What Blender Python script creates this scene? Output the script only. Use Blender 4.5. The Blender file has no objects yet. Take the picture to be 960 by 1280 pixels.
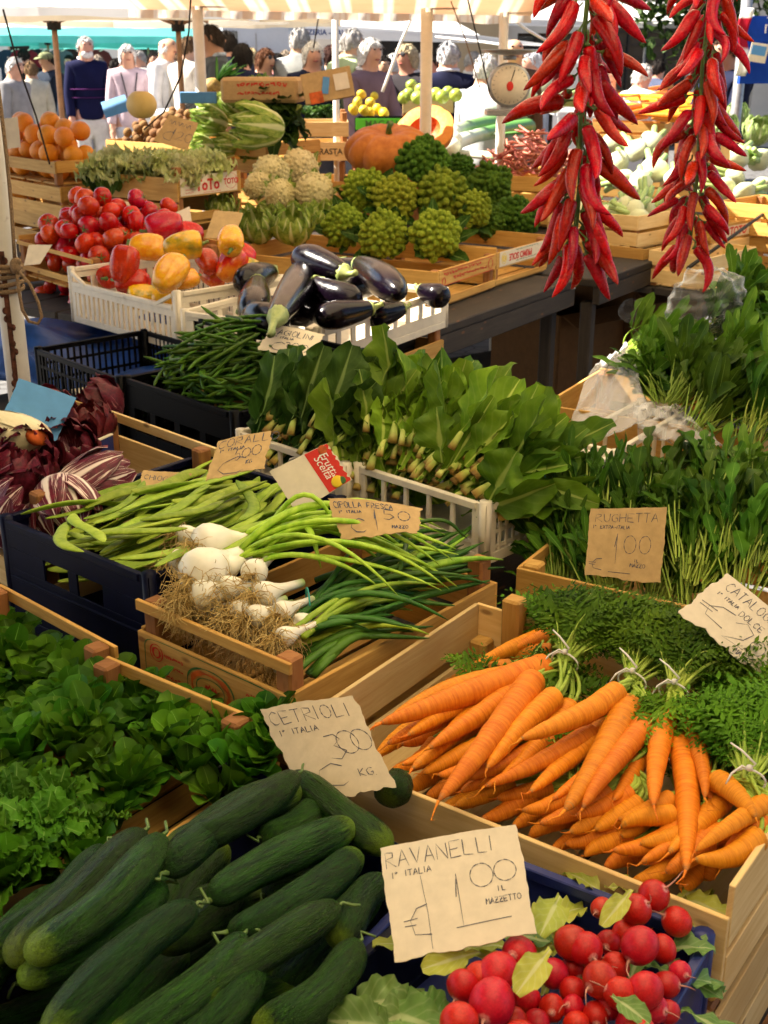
import bpy, math, random
import numpy as np
from mathutils import Vector, Matrix
R=math.radians; PI=math.pi
random.seed(7); rng=np.random.default_rng(7)
S=bpy.context.scene; COL=S.collection

# ------------------------------------------------------------------ camera, sky, sun, exposure
CAMH=1.65; FPX=1500.0; PIT=math.atan(570/1500.0)
cam=bpy.data.cameras.new('camera'); camo=bpy.data.objects.new('camera',cam); COL.objects.link(camo)
camo.location=(0,0,CAMH); camo.rotation_euler=(PI/2-PIT,0,0)
cam.sensor_fit='VERTICAL'; cam.sensor_height=36; cam.lens=36*FPX/1280; cam.clip_end=500; cam.clip_start=.05
cam.dof.use_dof=True; cam.dof.focus_distance=1.75; cam.dof.aperture_fstop=14
S.camera=camo
SUN_EL=48; SUN_AZ=172      # direction towards the sun, degrees from +X counter-clockwise
w=bpy.data.worlds.new('World'); S.world=w; w.use_nodes=True
sky=w.node_tree.nodes.new('ShaderNodeTexSky'); sky.sky_type='NISHITA'; sky.sun_disc=False
sky.sun_elevation=R(SUN_EL); sky.sun_rotation=R(90-SUN_AZ); sky.dust_density=1.6
bg=w.node_tree.nodes['Background']; bg.inputs[1].default_value=.05
w.node_tree.links.new(sky.outputs[0],bg.inputs[0])
sl=bpy.data.lights.new('sun','SUN'); so=bpy.data.objects.new('sun',sl); COL.objects.link(so)
sl.energy=5.0; sl.angle=R(.5); sl.color=(1,.91,.77)
sd=Vector((math.cos(R(SUN_EL))*math.cos(R(SUN_AZ)),math.cos(R(SUN_EL))*math.sin(R(SUN_AZ)),math.sin(R(SUN_EL))))
so.rotation_euler=sd.to_track_quat('Z','Y').to_euler(); so.location=sd*20
S.view_settings.view_transform='Standard'; S.view_settings.look='None'; S.view_settings.gamma=1
S.view_settings.exposure=2.25
try: S.view_settings.use_curve_mapping=False
except Exception: pass
S.render.engine='CYCLES'
S.cycles.max_bounces=7; S.cycles.diffuse_bounces=3; S.cycles.glossy_bounces=3; S.cycles.transmission_bounces=5; S.cycles.transparent_max_bounces=8
S.cycles.use_denoising=True

# ------------------------------------------------------------------ plan helpers: where things stand, measured on the photograph
cP,sP=math.cos(PIT),math.sin(PIT)
def ray(px,py):
    x=(px-480)/FPX; y=(640-py)/FPX
    return np.array((x,cP+y*sP,-sP+y*cP))
def P(px,py,z):
    r=ray(px,py); return r*((z-CAMH)/r[2])+np.array((0,0,CAMH))
def D(px,py,y):
    r=ray(px,py); return r*(y/r[1])+np.array((0,0,CAMH))
def uni(a,b): return float(rng.uniform(a,b))
def nrm(v):
    v=np.asarray(v,float); return v/(np.linalg.norm(v)+1e-12)

# ------------------------------------------------------------------ mesh builder
class MB:
    def __init__(s): s.v=[];s.q=[];s.t=[];s.uv=[];s.qm=[];s.tm=[];s.qs=[];s.ts=[];s.n=0
    def add(s,V,Q=None,T=None,UV=None,mi=0,smooth=True):
        V=np.asarray(V,float); n=len(V); s.v.append(V)
        s.uv.append(np.zeros((n,2)) if UV is None else np.asarray(UV,float))
        if Q is not None and len(Q):
            Q=np.asarray(Q,int)+s.n; s.q.append(Q); s.qm.append(np.full(len(Q),mi)); s.qs.append(np.full(len(Q),smooth))
        if T is not None and len(T):
            T=np.asarray(T,int)+s.n; s.t.append(T); s.tm.append(np.full(len(T),mi)); s.ts.append(np.full(len(T),smooth))
        s.n+=n
    def box(s,c,size,M=None,mi=0,ch=None):
        """chamfered box, uv in metres along its longest side"""
        h=np.asarray(size,float)/2; ch=min(h)*.25 if ch is None else min(ch,min(h)*.8)
        V=[];UV=[];idx={}
        la=int(np.argmax(h)); u0=uni(0,9); v0=uni(0,9)
        for ax in range(3):
            o=[a for a in range(3) if a!=ax]
            for sg in (-1,1):
                for a in (-1,1):
                    for b in (-1,1):
                        p=np.zeros(3); p[ax]=sg*h[ax]; p[o[0]]=a*(h[o[0]]-ch); p[o[1]]=b*(h[o[1]]-ch)
                        key=[0,0,0]; key[ax]=sg; key[o[0]]=a; key[o[1]]=b
                        idx[(ax,)+tuple(key)]=len(V); V.append(p)
                        oth=[k for k in range(3) if k!=la]
                        vv=p[oth[0]]+p[oth[1]]*1.0
                        UV.append((p[la]+u0,vv+v0))
        Q=[];T=[]
        for ax in range(3):
            o=[a for a in range(3) if a!=ax]
            for sg in (-1,1):
                f=[]
                for a,b in ((-1,-1),(1,-1),(1,1),(-1,1)):
                    key=[0,0,0]; key[ax]=sg; key[o[0]]=a; key[o[1]]=b; f.append(idx[(ax,)+tuple(key)])
                Q.append(f)
        for ax in range(3):            # edges along ax
            o=[a for a in range(3) if a!=ax]
            for a in (-1,1):
                for b in (-1,1):
                    k1=[0,0,0];k2=[0,0,0]
                    k1[o[0]]=k2[o[0]]=a;k1[o[1]]=k2[o[1]]=b;k1[ax]=-1;k2[ax]=1
                    Q.append([idx[(o[0],)+tuple(k1)],idx[(o[0],)+tuple(k2)],idx[(o[1],)+tuple(k2)],idx[(o[1],)+tuple(k1)]])
        for a in (-1,1):
            for b in (-1,1):
                for c2 in (-1,1): T.append([idx[(0,a,b,c2)],idx[(1,a,b,c2)],idx[(2,a,b,c2)]])
        V=np.array(V)
        # orient outward
        def fix(f):
            p=V[f]; nn=np.cross(p[1]-p[0],p[2]-p[0]); return f if nn@p.mean(0)>=0 else f[::-1]
        Q=[fix(f) for f in Q];T=[fix(f) for f in T]
        if M is not None: V=V@np.asarray(M)[:3,:3].T
        s.add(V+np.asarray(c,float),Q,T,UV,mi,False)
    def bar(s,a,b,wd,th,mi=0,up=(0,0,1)):
        a=np.asarray(a,float);b=np.asarray(b,float);d=nrm(b-a);sd_=nrm(np.cross(up,d));u=np.cross(d,sd_)
        s.box((a+b)/2,(np.linalg.norm(b-a),wd,th),np.stack([d,sd_,u],1),mi)
    def sweep(s,path,rad,seg=12,mi=0,asp=1.0,afun=None,caps=True,up=None):
        """tube along path; rad (n,), optional afun(i,angle array)->radius factor"""
        path=np.asarray(path,float); n=len(path); rad=np.broadcast_to(np.asarray(rad,float),(n,))
        tg=np.gradient(path,axis=0); tg/=np.linalg.norm(tg,axis=1,keepdims=True)+1e-12
        ref=np.array((0,0,1.) if up is None else up,float)
        if abs(tg[0]@ref)>.95: ref=np.array((0,1.,0))
        a=np.linspace(0,2*PI,seg,endpoint=False); V=[];UV=[]
        x=nrm(np.cross(ref,tg[0])) 
        ln=np.r_[0,np.cumsum(np.linalg.norm(np.diff(path,axis=0),axis=1))]; ln/=ln[-1]+1e-12
        for i in range(n):
            x=nrm(x-tg[i]*(x@tg[i])); y=np.cross(tg[i],x)
            r=rad[i]*(afun(ln[i],a) if afun else 1.0)
            V.append(path[i]+np.outer(np.cos(a)*r,x)+np.outer(np.sin(a)*r*asp,y))
            UV.append(np.stack([np.full(seg,ln[i]),np.abs(a/PI-1)],1))
        V=np.concatenate(V);UV=np.concatenate(UV)
        j=np.arange(seg);k=(j+1)%seg
        Q=np.concatenate([np.stack([i*seg+j,i*seg+k,(i+1)*seg+k,(i+1)*seg+j],1) for i in range(n-1)])
        T=None
        if caps:
            V=np.concatenate([V,[path[0],path[-1]]]); UV=np.concatenate([UV,[[0,.5],[1,.5]]])
            c0,c1=n*seg,n*seg+1
            T=np.concatenate([np.stack([np.full(seg,c0),k,j],1),np.stack([np.full(seg,c1),(n-1)*seg+j,(n-1)*seg+k],1)])
        s.add(V,Q,T,UV,mi,True)
    def ball(s,c,r,mi=0,seg=12,n=9,asp=(1,1,1),rot=None,afun=None,dent=0):
        t=(1-np.cos(np.linspace(.12,PI-.12,n)))/2
        z=2*t-1; rr=np.sqrt(np.maximum(1-z*z,0)); 
        pth=np.stack([0*z,0*z,z],1)
        b=MB(); b.sweep(pth,rr,seg,afun=afun)
        V=b.v[0]
        if dent: 
            q=np.hypot(V[:,0],V[:,1]); V[:,2]*=1-dent*np.exp(-(q/.35)**2)
        V=V*np.asarray(asp)*r
        if rot is not None: V=V@np.asarray(rot).T
        s.add(V+np.asarray(c),b.q[0],b.t[0],b.uv[0],mi,True)
    def leaf(s,base,d,up,L,W,shape='oval',curl=.5,fold=.15,rip=0.,rk=3,n=7,m=4,mi=0,ph=None,curl0=0.,lobe=0,crk=.0):
        """leaf blade: starts at base along d, bends towards -up by curl"""
        d=nrm(d); up=np.asarray(up,float); up=nrm(up-d*(up@d)); sd_=np.cross(up,d)
        t=np.linspace(0,1,n); 
        ang=curl0-curl*t
        dx=np.cos(ang);dz=np.sin(ang)
        cx=np.r_[0,np.cumsum((dx[1:]+dx[:-1])/2)]/(n-1)*L; cz=np.r_[0,np.cumsum((dz[1:]+dz[:-1])/2)]/(n-1)*L
        if shape=='oval': wd=np.sin(PI*np.clip(t*.93+.05,0,1))**.75
        elif shape=='spoon': wd=np.where(t<.3,.18+t*.5,np.sin(PI*np.clip((t-.12)/.92,0,1))**.6)
        elif shape=='long': wd=np.sin(PI*np.clip(t*.95+.03,0,1))**.5*(1-.3*t)
        elif shape=='round': wd=np.sqrt(np.clip(1-(2*t*.97-.97)**2,0,1))
        else: wd=np.interp(t,*shape)
        wd=np.maximum(wd,.02)
        if lobe: wd=wd*(1-lobe*.5*(1+np.cos(t*PI*rk*2)))
        ph=uni(0,6.28) if ph is None else ph
        sg=np.linspace(-1,1,m+1); V=np.zeros((n,m+1,3))
        hw=wd*W/2
        lat=np.outer(hw,sg); 
        zz=np.abs(lat)*fold*2+rip*W*np.sin(rk*2*PI*t[:,None]+ph+(sg[None]>0)*1.7)*(np.abs(sg[None])**1.6)
        zz=zz+crk*W*np.sin(t[:,None]*13+ph*2)*np.sin(sg[None]*5.5+ph+t[:,None]*4)*np.sin(PI*t)[:,None]
        nx=-np.sin(ang);nz=np.cos(ang)
        V=(np.asarray(base,float)+(cx[:,None]+zz*nx[:,None])[...,None]*d+lat[...,None]*sd_+(cz[:,None]+zz*nz[:,None])[...,None]*up)
        UV=np.stack([np.broadcast_to(t[:,None],(n,m+1)),np.broadcast_to((sg[None]+1)/2,(n,m+1))],-1)
        i,j=np.meshgrid(np.arange(n-1),np.arange(m),indexing='ij'); q=(i*(m+1)+j).ravel()
        s.add(V.reshape(-1,3),np.stack([q,q+1,q+m+2,q+m+1],1),None,UV.reshape(-1,2),mi,True)
    def ribbon(s,pts,nrmls,wd,mi=0):
        wd=(wd*(.85+.4*np.sin(np.arange(len(pts))*.6+len(pts))+.2*np.sin(np.arange(len(pts))*1.7)))[:,None] if len(pts)>6 else wd
        pts=np.asarray(pts,float); tg=np.gradient(pts,axis=0); sd_=np.cross(tg,nrmls); sd_/=np.linalg.norm(sd_,axis=1,keepdims=True)+1e-12
        n=len(pts); V=np.concatenate([pts-sd_*wd/2,pts+sd_*wd/2]); i=np.arange(n-1)
        s.add(V,np.stack([i,i+n,i+n+1,i+1],1),None,None,mi,False)
    def mesh(s,name,mats,origin=None):
        me=bpy.data.meshes.new(name); V=np.concatenate(s.v); UV=np.concatenate(s.uv)
        if origin is not None: V=V-np.asarray(origin)
        Q=np.concatenate(s.q) if s.q else np.zeros((0,4),int); T=np.concatenate(s.t) if s.t else np.zeros((0,3),int)
        nq,nt_=len(Q),len(T)
        me.vertices.add(len(V)); me.vertices.foreach_set('co',V.ravel())
        li=np.concatenate([Q.ravel(),T.ravel()]).astype(np.int32)
        me.loops.add(len(li)); me.loops.foreach_set('vertex_index',li)
        me.polygons.add(nq+nt_)
        me.polygons.foreach_set('loop_start',np.concatenate([np.arange(nq)*4,nq*4+np.arange(nt_)*3]).astype(np.int32))
        me.polygons.foreach_set('material_index',np.concatenate(s.qm+s.tm).astype(np.int32))
        me.polygons.foreach_set('use_smooth',np.concatenate(s.qs+s.ts).astype(bool))
        uvl=me.uv_layers.new(name='UVMap'); uvl.data.foreach_set('uv',UV[li].ravel().astype(np.float32))
        me.update(calc_edges=True); me.validate()
        for m in (mats if isinstance(mats,(list,tuple)) else [mats]): me.materials.append(m)
        return me
def obj(name,data,parent=None,loc=None,M=None,label=None,cat=None,group=None,kind=None):
    o=bpy.data.objects.new(name,data); COL.objects.link(o)
    if parent: o.parent=parent
    if M is not None: o.matrix_local=M
    elif loc is not None: o.location=tuple(float(a) for a in loc)
    if label: o['label']=label; o['category']=cat
    if group: o['group']=group
    if kind: o['kind']=kind
    return o
def thing(name,label,cat,loc=(0,0,0),rz=0,group=None,M=None):
    o=obj(name,None,None,loc,M,label,cat,group); o.empty_display_size=.05
    if M is None: o.rotation_euler=(0,0,rz)
    return o
def frameM(o,x,z=(0,0,1),sc=1.0,roll=0):
    """matrix with local +X along x, local Z near z"""
    x=nrm(x); z=np.asarray(z,float); z=z-x*(z@x)
    if np.linalg.norm(z)<1e-5: z=np.array((0,1.,0))-x*x[1]
    z=nrm(z); y=np.cross(z,x)
    if roll: y,z=y*math.cos(roll)+z*math.sin(roll),z*math.cos(roll)-y*math.sin(roll)
    M=np.eye(4); M[:3,0]=x*sc;M[:3,1]=y*sc;M[:3,2]=z*sc;M[:3,3]=o
    return Matrix(M.tolist())
def rotM(o,sc=1.0,full=True,tilt=.4):
    if full: q=nrm(rng.normal(size=4)); m=__import__('mathutils').Quaternion(tuple(q)).to_matrix().to_4x4()
    else: m=(Matrix.Rotation(uni(-tilt,tilt),4,'X')@Matrix.Rotation(uni(-tilt,tilt),4,'Y')@Matrix.Rotation(uni(0,6.28),4,'Z'))
    return Matrix.Translation(tuple(float(a) for a in o))@m@Matrix.Scale(sc,4)
def arc(a,b,h,n=9,axis=(0,0,1)):
    t=np.linspace(0,1,n)[:,None]; a=np.asarray(a,float);b=np.asarray(b,float)
    return a+(b-a)*t+np.asarray(axis,float)*h*4*t*(1-t)

# ------------------------------------------------------------------ materials
def newmat(name):
    m=bpy.data.materials.new(name); m.use_nodes=True; nt=m.node_tree
    return m,nt,nt.nodes['Principled BSDF'],lambda t,**k:mk(nt,t,k)
def mk(nt,t,k):
    n=nt.nodes.new('ShaderNode'+t)
    for a,b in k.items(): setattr(n,a,b)
    return n
def setin(b,**k):
    for a,v in k.items():
        a=a.replace('_',' ')
        if a in b.inputs: b.inputs[a].default_value=v
def c4(c): return (c[0],c[1],c[2],1)
def ramp(N,L,src,stops):
    r=N('ValToRGB'); e=r.color_ramp.elements
    while len(e)<len(stops): e.new(.5)
    for i,(p,c) in enumerate(stops): e[i].position=p; e[i].color=c4(c) if len(c)==3 else c
    L(src,r.inputs[0]); return r.outputs[0]
def mixc(N,L,fac,a,b,mode='MIX'):
    x=N('MixRGB',blend_type=mode)
    for s,v in ((0,fac),(1,a),(2,b)):
        if hasattr(v,'is_output'): L(v,x.inputs[s])
        else: x.inputs[s].default_value=v if s==0 else c4(v)
    return x.outputs[0]
def math_(N,L,op,a,b=0,c=0):
    x=N('Math',operation=op)
    for s,v in ((0,a),(1,b),(2,c)):
        if hasattr(v,'is_output'): L(v,x.inputs[s])
        else: x.inputs[s].default_value=v
    return x.outputs[0]
def noise(N,L,vec,scale,detail=3,rough=.55,w_=None,dist=0):
    n=N('TexNoise'); n.noise_dimensions='4D' if w_ is not None else '3D'
    n.inputs['Scale'].default_value=scale; n.inputs['Detail'].default_value=detail; n.inputs['Roughness'].default_value=rough; n.inputs['Distortion'].default_value=dist
    L(vec,n.inputs['Vector'])
    if w_ is not None: L(w_,n.inputs['W'])
    return n.outputs['Fac']
def organic(name,c1,c2,scale=20,st=(1,1,1),rough=.45,bump=.0,bscale=None,coat=0,sss=0,tr=0,coord='Object',jit=.12,hj=.01,spec=.5,tip=None,veins=None,spots=None,lo=.35,hi=.65,trc=None,tnoise=.35,rays=None,dirt=None):
    m,nt,b,N=newmat(name); L=lambda a,bb:nt.links.new(a,bb)
    tc=N('TexCoord'); oi=N('ObjectInfo'); wv=math_(N,L,'MULTIPLY',oi.outputs['Random'],37.)
    mp=N('Mapping'); mp.inputs['Scale'].default_value=st; L(tc.outputs[coord],mp.inputs[0])
    nf=noise(N,L,mp.outputs[0],scale,4,.6,wv)
    col=ramp(N,L,nf,[(lo,c1),(hi,c2)])
    sep=N('SeparateXYZ'); L(tc.outputs['UV'],sep.inputs[0]); u,v=sep.outputs[0],sep.outputs[1]
    if spots:   # (colour, scale, threshold)
        vo=N('TexVoronoi'); vo.inputs['Scale'].default_value=spots[1]; L(tc.outputs[coord],vo.inputs['Vector'])
        sf=ramp(N,L,vo.outputs['Distance'],[(spots[2]*.6,(1,1,1)),(spots[2],(0,0,0))])
        col=mixc(N,L,sf,col,spots[0])
    if rays:    # (colour, density across, threshold): pale streaks fanning out from the leaf base
        cb=N('CombineXYZ'); L(math_(N,L,'MULTIPLY',u,1.6),cb.inputs[0]); L(math_(N,L,'MULTIPLY',math_(N,L,'SUBTRACT',v,.5),rays[1]),cb.inputs[1])
        rn_=noise(N,L,cb.outputs[0],1.3,3,.6,wv,.8)
        th_=math_(N,L,'SUBTRACT',rn_,math_(N,L,'MULTIPLY',u,.22)); col=mixc(N,L,ramp(N,L,math_(N,L,'ADD',th_,.10),[(rays[2]-.02,(0,0,0)),(rays[2]+.06,(1,1,1))]),col,rays[0])
    if veins:   # (colour, midrib width, side vein count, strength)
        dv=math_(N,L,'ABSOLUTE',math_(N,L,'SUBTRACT',v,.5))
        mid=ramp(N,L,math_(N,L,'DIVIDE',dv,math_(N,L,'MULTIPLY_ADD',u,-veins[1]*.8,veins[1])),[(.5,(1,1,1)),(1,(0,0,0))])
        ph=math_(N,L,'MULTIPLY',math_(N,L,'SUBTRACT',u,math_(N,L,'MULTIPLY',dv,.75)),veins[2]*6.283)
        sv=math_(N,L,'POWER',math_(N,L,'ABSOLUTE',math_(N,L,'COSINE',math_(N,L,'MULTIPLY',ph,.5))),18.)
        sv=math_(N,L,'MULTIPLY',sv,veins[3])
        f=math_(N,L,'MAXIMUM',mid,sv)
        col=mixc(N,L,f,col,veins[0])
    if tip:     # (colour, start, end) along u
        nz=math_(N,L,'MULTIPLY_ADD',math_(N,L,'SUBTRACT',nf,.5),tnoise,u)
        tf=ramp(N,L,nz,[(min(tip[1],tip[2]),(0,0,0) if tip[1]<tip[2] else (1,1,1)),(max(tip[1],tip[2]),(1,1,1) if tip[1]<tip[2] else (0,0,0))])
        col=mixc(N,L,tf,col,tip[0])
    if dirt:
        dn=noise(N,L,tc.outputs[coord],dirt[1],5,.65,wv); col=mixc(N,L,ramp(N,L,dn,[(dirt[2],(0,0,0)),(dirt[2]+.10,(.75,.75,.75))]),col,dirt[0])
    hs=N('HueSaturation'); L(col,hs.inputs['Color'])
    L(math_(N,L,'MULTIPLY_ADD',oi.outputs['Random'],2*jit,1-jit),hs.inputs['Value'])
    rr=math_(N,L,'FRACT',math_(N,L,'MULTIPLY',oi.outputs['Random'],7.77))
    L(math_(N,L,'MULTIPLY_ADD',rr,2*hj,.5-hj),hs.inputs['Hue'])
    col=hs.outputs[0]
    L(col,b.inputs['Base Color'])
    rn=noise(N,L,mp.outputs[0],scale*2.3,2,.5)
    L(math_(N,L,'MULTIPLY_ADD',rn,.3,rough-.15),b.inputs['Roughness'])
    setin(b,Specular_IOR_Level=spec,Coat_Weight=coat,Coat_Roughness=.12,Subsurface_Weight=sss,Subsurface_Scale=.01)
    if bump:
        bn=noise(N,L,mp.outputs[0],bscale or scale*3,3,.6,wv); bp=N('Bump'); bp.inputs['Strength'].default_value=bump; bp.inputs['Distance'].default_value=.004
        L(bn,bp.inputs['Height']); L(bp.outputs[0],b.inputs['Normal'])
    if tr:
        t=N('BsdfTranslucent'); mx=N('MixShader'); mx.inputs[0].default_value=tr
        if trc: L(mixc(N,L,.5,col,trc),t.inputs[0])
        else: L(col,t.inputs[0])
        L(b.outputs[0],mx.inputs[1]); L(t.outputs[0],mx.inputs[2]); L(mx.outputs[0],nt.nodes['Material Output'].inputs[0])
    return m
def woodmat(name,c1,c2,c3):
    m,nt,b,N=newmat(name); L=lambda a,bb:nt.links.new(a,bb)
    tc=N('TexCoord'); oi=N('ObjectInfo'); wv=math_(N,L,'MULTIPLY',oi.outputs['Random'],37.)
    mp=N('Mapping'); mp.inputs['Scale'].default_value=(5,70,1); L(tc.outputs['UV'],mp.inputs[0])
    g=noise(N,L,mp.outputs[0],1.4,5,.65,wv,.6)
    big=noise(N,L,tc.outputs['UV'],5,2,.5,wv)
    col=ramp(N,L,g,[(.3,c2),(.62,c1)])
    col=mixc(N,L,ramp(N,L,big,[(.48,(0,0,0)),(.75,(.55,.55,.55))]),col,c3)
    mp2=N('Mapping'); mp2.inputs['Scale'].default_value=(9,22,1); L(tc.outputs['UV'],mp2.inputs[0])
    vo=N('TexVoronoi'); vo.inputs['Scale'].default_value=1.0; L(mp2.outputs[0],vo.inputs['Vector'])
    col=mixc(N,L,ramp(N,L,vo.outputs['Distance'],[(.06,(.75,.75,.75)),(.13,(0,0,0))]),col,(.16,.065,.022))
    hs=N('HueSaturation'); L(col,hs.inputs['Color']); L(math_(N,L,'MULTIPLY_ADD',oi.outputs['Random'],.4,.76),hs.inputs['Value']); L(hs.outputs[0],b.inputs['Base Color'])
    setin(b,Roughness=.7,Specular_IOR_Level=.25)
    bp=N('Bump'); bp.inputs['Strength'].default_value=.35; bp.inputs['Distance'].default_value=.002; L(g,bp.inputs['Height']); L(bp.outputs[0],b.inputs['Normal'])
    return m
def plain(name,c,rough=.5,spec=.5,metal=0,var=.12,scale=30,bump=0,tr=0,dirt=None,coat=0):
    m,nt,b,N=newmat(name); L=lambda a,bb:nt.links.new(a,bb)
    tc=N('TexCoord'); n=noise(N,L,tc.outputs['Object'],scale,4,.6)
    d=tuple(x*(1-var*2) for x in c); e=tuple(min(1,x*(1+var)) for x in c)
    col=ramp(N,L,n,[(.3,d),(.7,e)])
    if dirt:
        n2=noise(N,L,tc.outputs['Object'],dirt[1],5,.7); col=mixc(N,L,ramp(N,L,n2,[(dirt[2],(0,0,0)),(dirt[2]+.12,(.8,.8,.8))]),col,dirt[0])
    L(col,b.inputs['Base Color']); setin(b,Roughness=rough,Specular_IOR_Level=spec,Metallic=metal,Coat_Weight=coat)
    if bump:
        bp=N('Bump'); bp.inputs['Strength'].default_value=bump; bp.inputs['Distance'].default_value=.004; L(n,bp.inputs['Height']); L(bp.outputs[0],b.inputs['Normal'])
    if tr:
        t=N('BsdfTranslucent'); L(col,t.inputs[0]); mx=N('MixShader'); mx.inputs[0].default_value=tr
        L(b.outputs[0],mx.inputs[1]); L(t.outputs[0],mx.inputs[2]); L(mx.outputs[0],nt.nodes['Material Output'].inputs[0])
    return m
M={}
M['wood']=woodmat('pale_crate_wood',(.66,.39,.11),(.47,.235,.048),(.36,.155,.035))
M['wood2']=woodmat('brightened_crate_wood',(.82,.60,.29),(.68,.44,.17),(.54,.31,.10))  # base made paler to paint in light falling from the right
M['wood3']=woodmat('brown_crate_wood',(.36,.16,.055),(.24,.09,.03),(.28,.12,.04))
M['darkwood']=woodmat('old_table_wood',(.045,.034,.026),(.024,.019,.016),(.016,.013,.011))
M['blue']=plain('blue_plastic',(.016,.026,.15),.42,.4,dirt=((.05,.05,.07),9,.6))
M['navy']=plain('dark_blue_plastic',(.0028,.004,.022),.45,.14,dirt=((.009,.008,.014),9,.64))
M['black']=plain('black_plastic',(.0022,.0022,.0035),.5,.09,dirt=((.009,.008,.007),8,.66))
M['white']=plain('white_plastic',(.74,.66,.53),.4,.4,var=.05,dirt=((.42,.34,.24),12,.62))
M['card']=plain('brown_card',(.50,.34,.16),.85,.15,var=.07,scale=60,dirt=((.30,.17,.07),7,.68))
M['card2']=plain('cream_card',(.76,.66,.51),.85,.15,var=.04,scale=60,dirt=((.50,.36,.18),9,.7))
M['card3']=plain('grey_card',(.60,.50,.36),.85,.15,var=.05,scale=60,dirt=((.42,.30,.16),9,.7))
M['bluecard']=plain('blue_card',(.10,.30,.62),.6,.3,var=.05)
M['ink']=plain('ink',(.03,.03,.035),.7,.2,var=0)
M['inkblue']=plain('pen_ink',(.08,.085,.12),.7,.2,var=0)
M['redink']=plain('red_print',(.58,.03,.02),.6,.3,var=0)
M['orangeink']=plain('orange_print',(.62,.12,.02),.6,.3,var=.3)
M['greenink']=plain('green_print',(.06,.16,.04),.6,.3,var=.2)
M['whitepaint']=plain('white_print',(.8,.78,.74),.6,.3,var=.02)
M['yellow']=plain('yellow_print',(.8,.55,.02),.5,.4,var=.05)
M['brass']=plain('dark_nail',(.05,.03,.02),.6,.3)
M['cardboard']=plain('cardboard',(.14,.07,.028),.85,.15,var=.08)
M['rope']=plain('rope',(.26,.17,.10),.9,.1,var=.3,scale=400,bump=.6)
M['cord']=plain('dark_cord',(.03,.025,.02),.8,.2)
M['polepaint']=plain('pole_paint',(.62,.58,.52),.45,.4,var=.06,scale=15,dirt=((.16,.06,.025),34,.66),bump=.15)
M['rust']=plain('rust',(.10,.035,.02),.85,.2,var=.4,scale=90,bump=.6)
M['creampole']=plain('cream_pole',(.68,.58,.42),.45,.4,var=.04)
M['steel']=plain('grey_steel',(.35,.35,.36),.4,.5,metal=.6)
M['tie']=plain('white_tie',(.75,.72,.70),.5,.4,var=.03)
M['teal']=plain('teal_band',(.03,.30,.26),.4,.4,var=.05)
M['tarp']=plain('blue_tarp',(.010,.045,.20),.35,.5,var=.25,scale=12,bump=.3)
M['stemgreen']=organic('stem_green',(.10,.22,.03),(.22,.36,.07),30,rough=.5,tr=.0)
# ------------------------------------------------------------------ lettering
GL={'A':"0,0 .5,1 1,0;.2,.38 .8,.38",'B':"0,0 0,1 .7,.95 .75,.6 0,.52;.1,.52 .9,.45 .9,.05 0,0",'C':"1,.85 .6,1 .1,.75 0,.4 .3,.05 .7,0 1,.15",'D':"0,0 0,1 .6,.9 1,.5 .6,.05 0,0",
'E':"1,1 0,1 0,0 1,0;0,.5 .8,.5",'F':"0,0 0,1 1,1;0,.5 .7,.5",'G':"1,.85 .5,1 0,.6 .1,.15 .6,0 1,.15 1,.45 .6,.45",'H':"0,0 0,1;1,0 1,1;0,.5 1,.5",'I':"0,0 .1,1",'J':".8,1 .8,.2 .4,0 0,.2",
'K':"0,0 0,1;.9,1 0,.45 1,0",'L':"0,1 0,0 .9,.02",'M':"0,0 .1,1 .5,.4 .9,1 1,0",'N':"0,0 0,1 1,0 1,1",'O':"o",'P':"0,0 0,1 .8,.95 .85,.55 0,.5",'Q':"o;.6,.3 1,-.1",'R':"0,0 .05,1 .8,.95 .8,.6 .05,.5 1,0",
'S':"1,.85 .5,1 .05,.8 .5,.5 .95,.25 .5,0 0,.15",'T':"0,1 1,1;.5,1 .45,0",'U':"0,1 .05,.2 .5,0 .9,.2 1,1",'V':"0,1 .5,0 1,1",'W':"0,1 .25,0 .5,.7 .75,0 1,1",'X':"0,0 1,1;0,1 1,0",'Y':"0,1 .5,.5 1,1;.5,.5 .5,0",'Z':"0,1 1,1 0,0 1,0;.2,.5 .8,.5",
'0':"o",'1':"0,.6 .55,1 .5,0",'2':"0,.75 .4,1 .9,.8 .7,.4 0,0 1,.05",'3':"0,.9 .6,1 .9,.75 .4,.52 .95,.3 .5,0 0,.12",'5':".9,1 .2,1 .1,.6 .6,.62 .9,.3 .5,0 0,.1",'8':"o",'€':"1,1 .45,.9 .12,.55 .3,.1 1,0;-.15,.6 .45,.6;-.15,.42 .4,.42",'-':".1,.45 .9,.5",'.':"0,0 .15,.05",'°':".3,.7 .6,.9 .3,1 .1,.85 .3,.7",'/':"0,0 1,1",'|':"0,0 0,1",'a':".8,.6 .3,.6 .1,.2 .5,0 .8,.4 .9,0",'_':"0,0 1,.12",' ':""}
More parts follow.
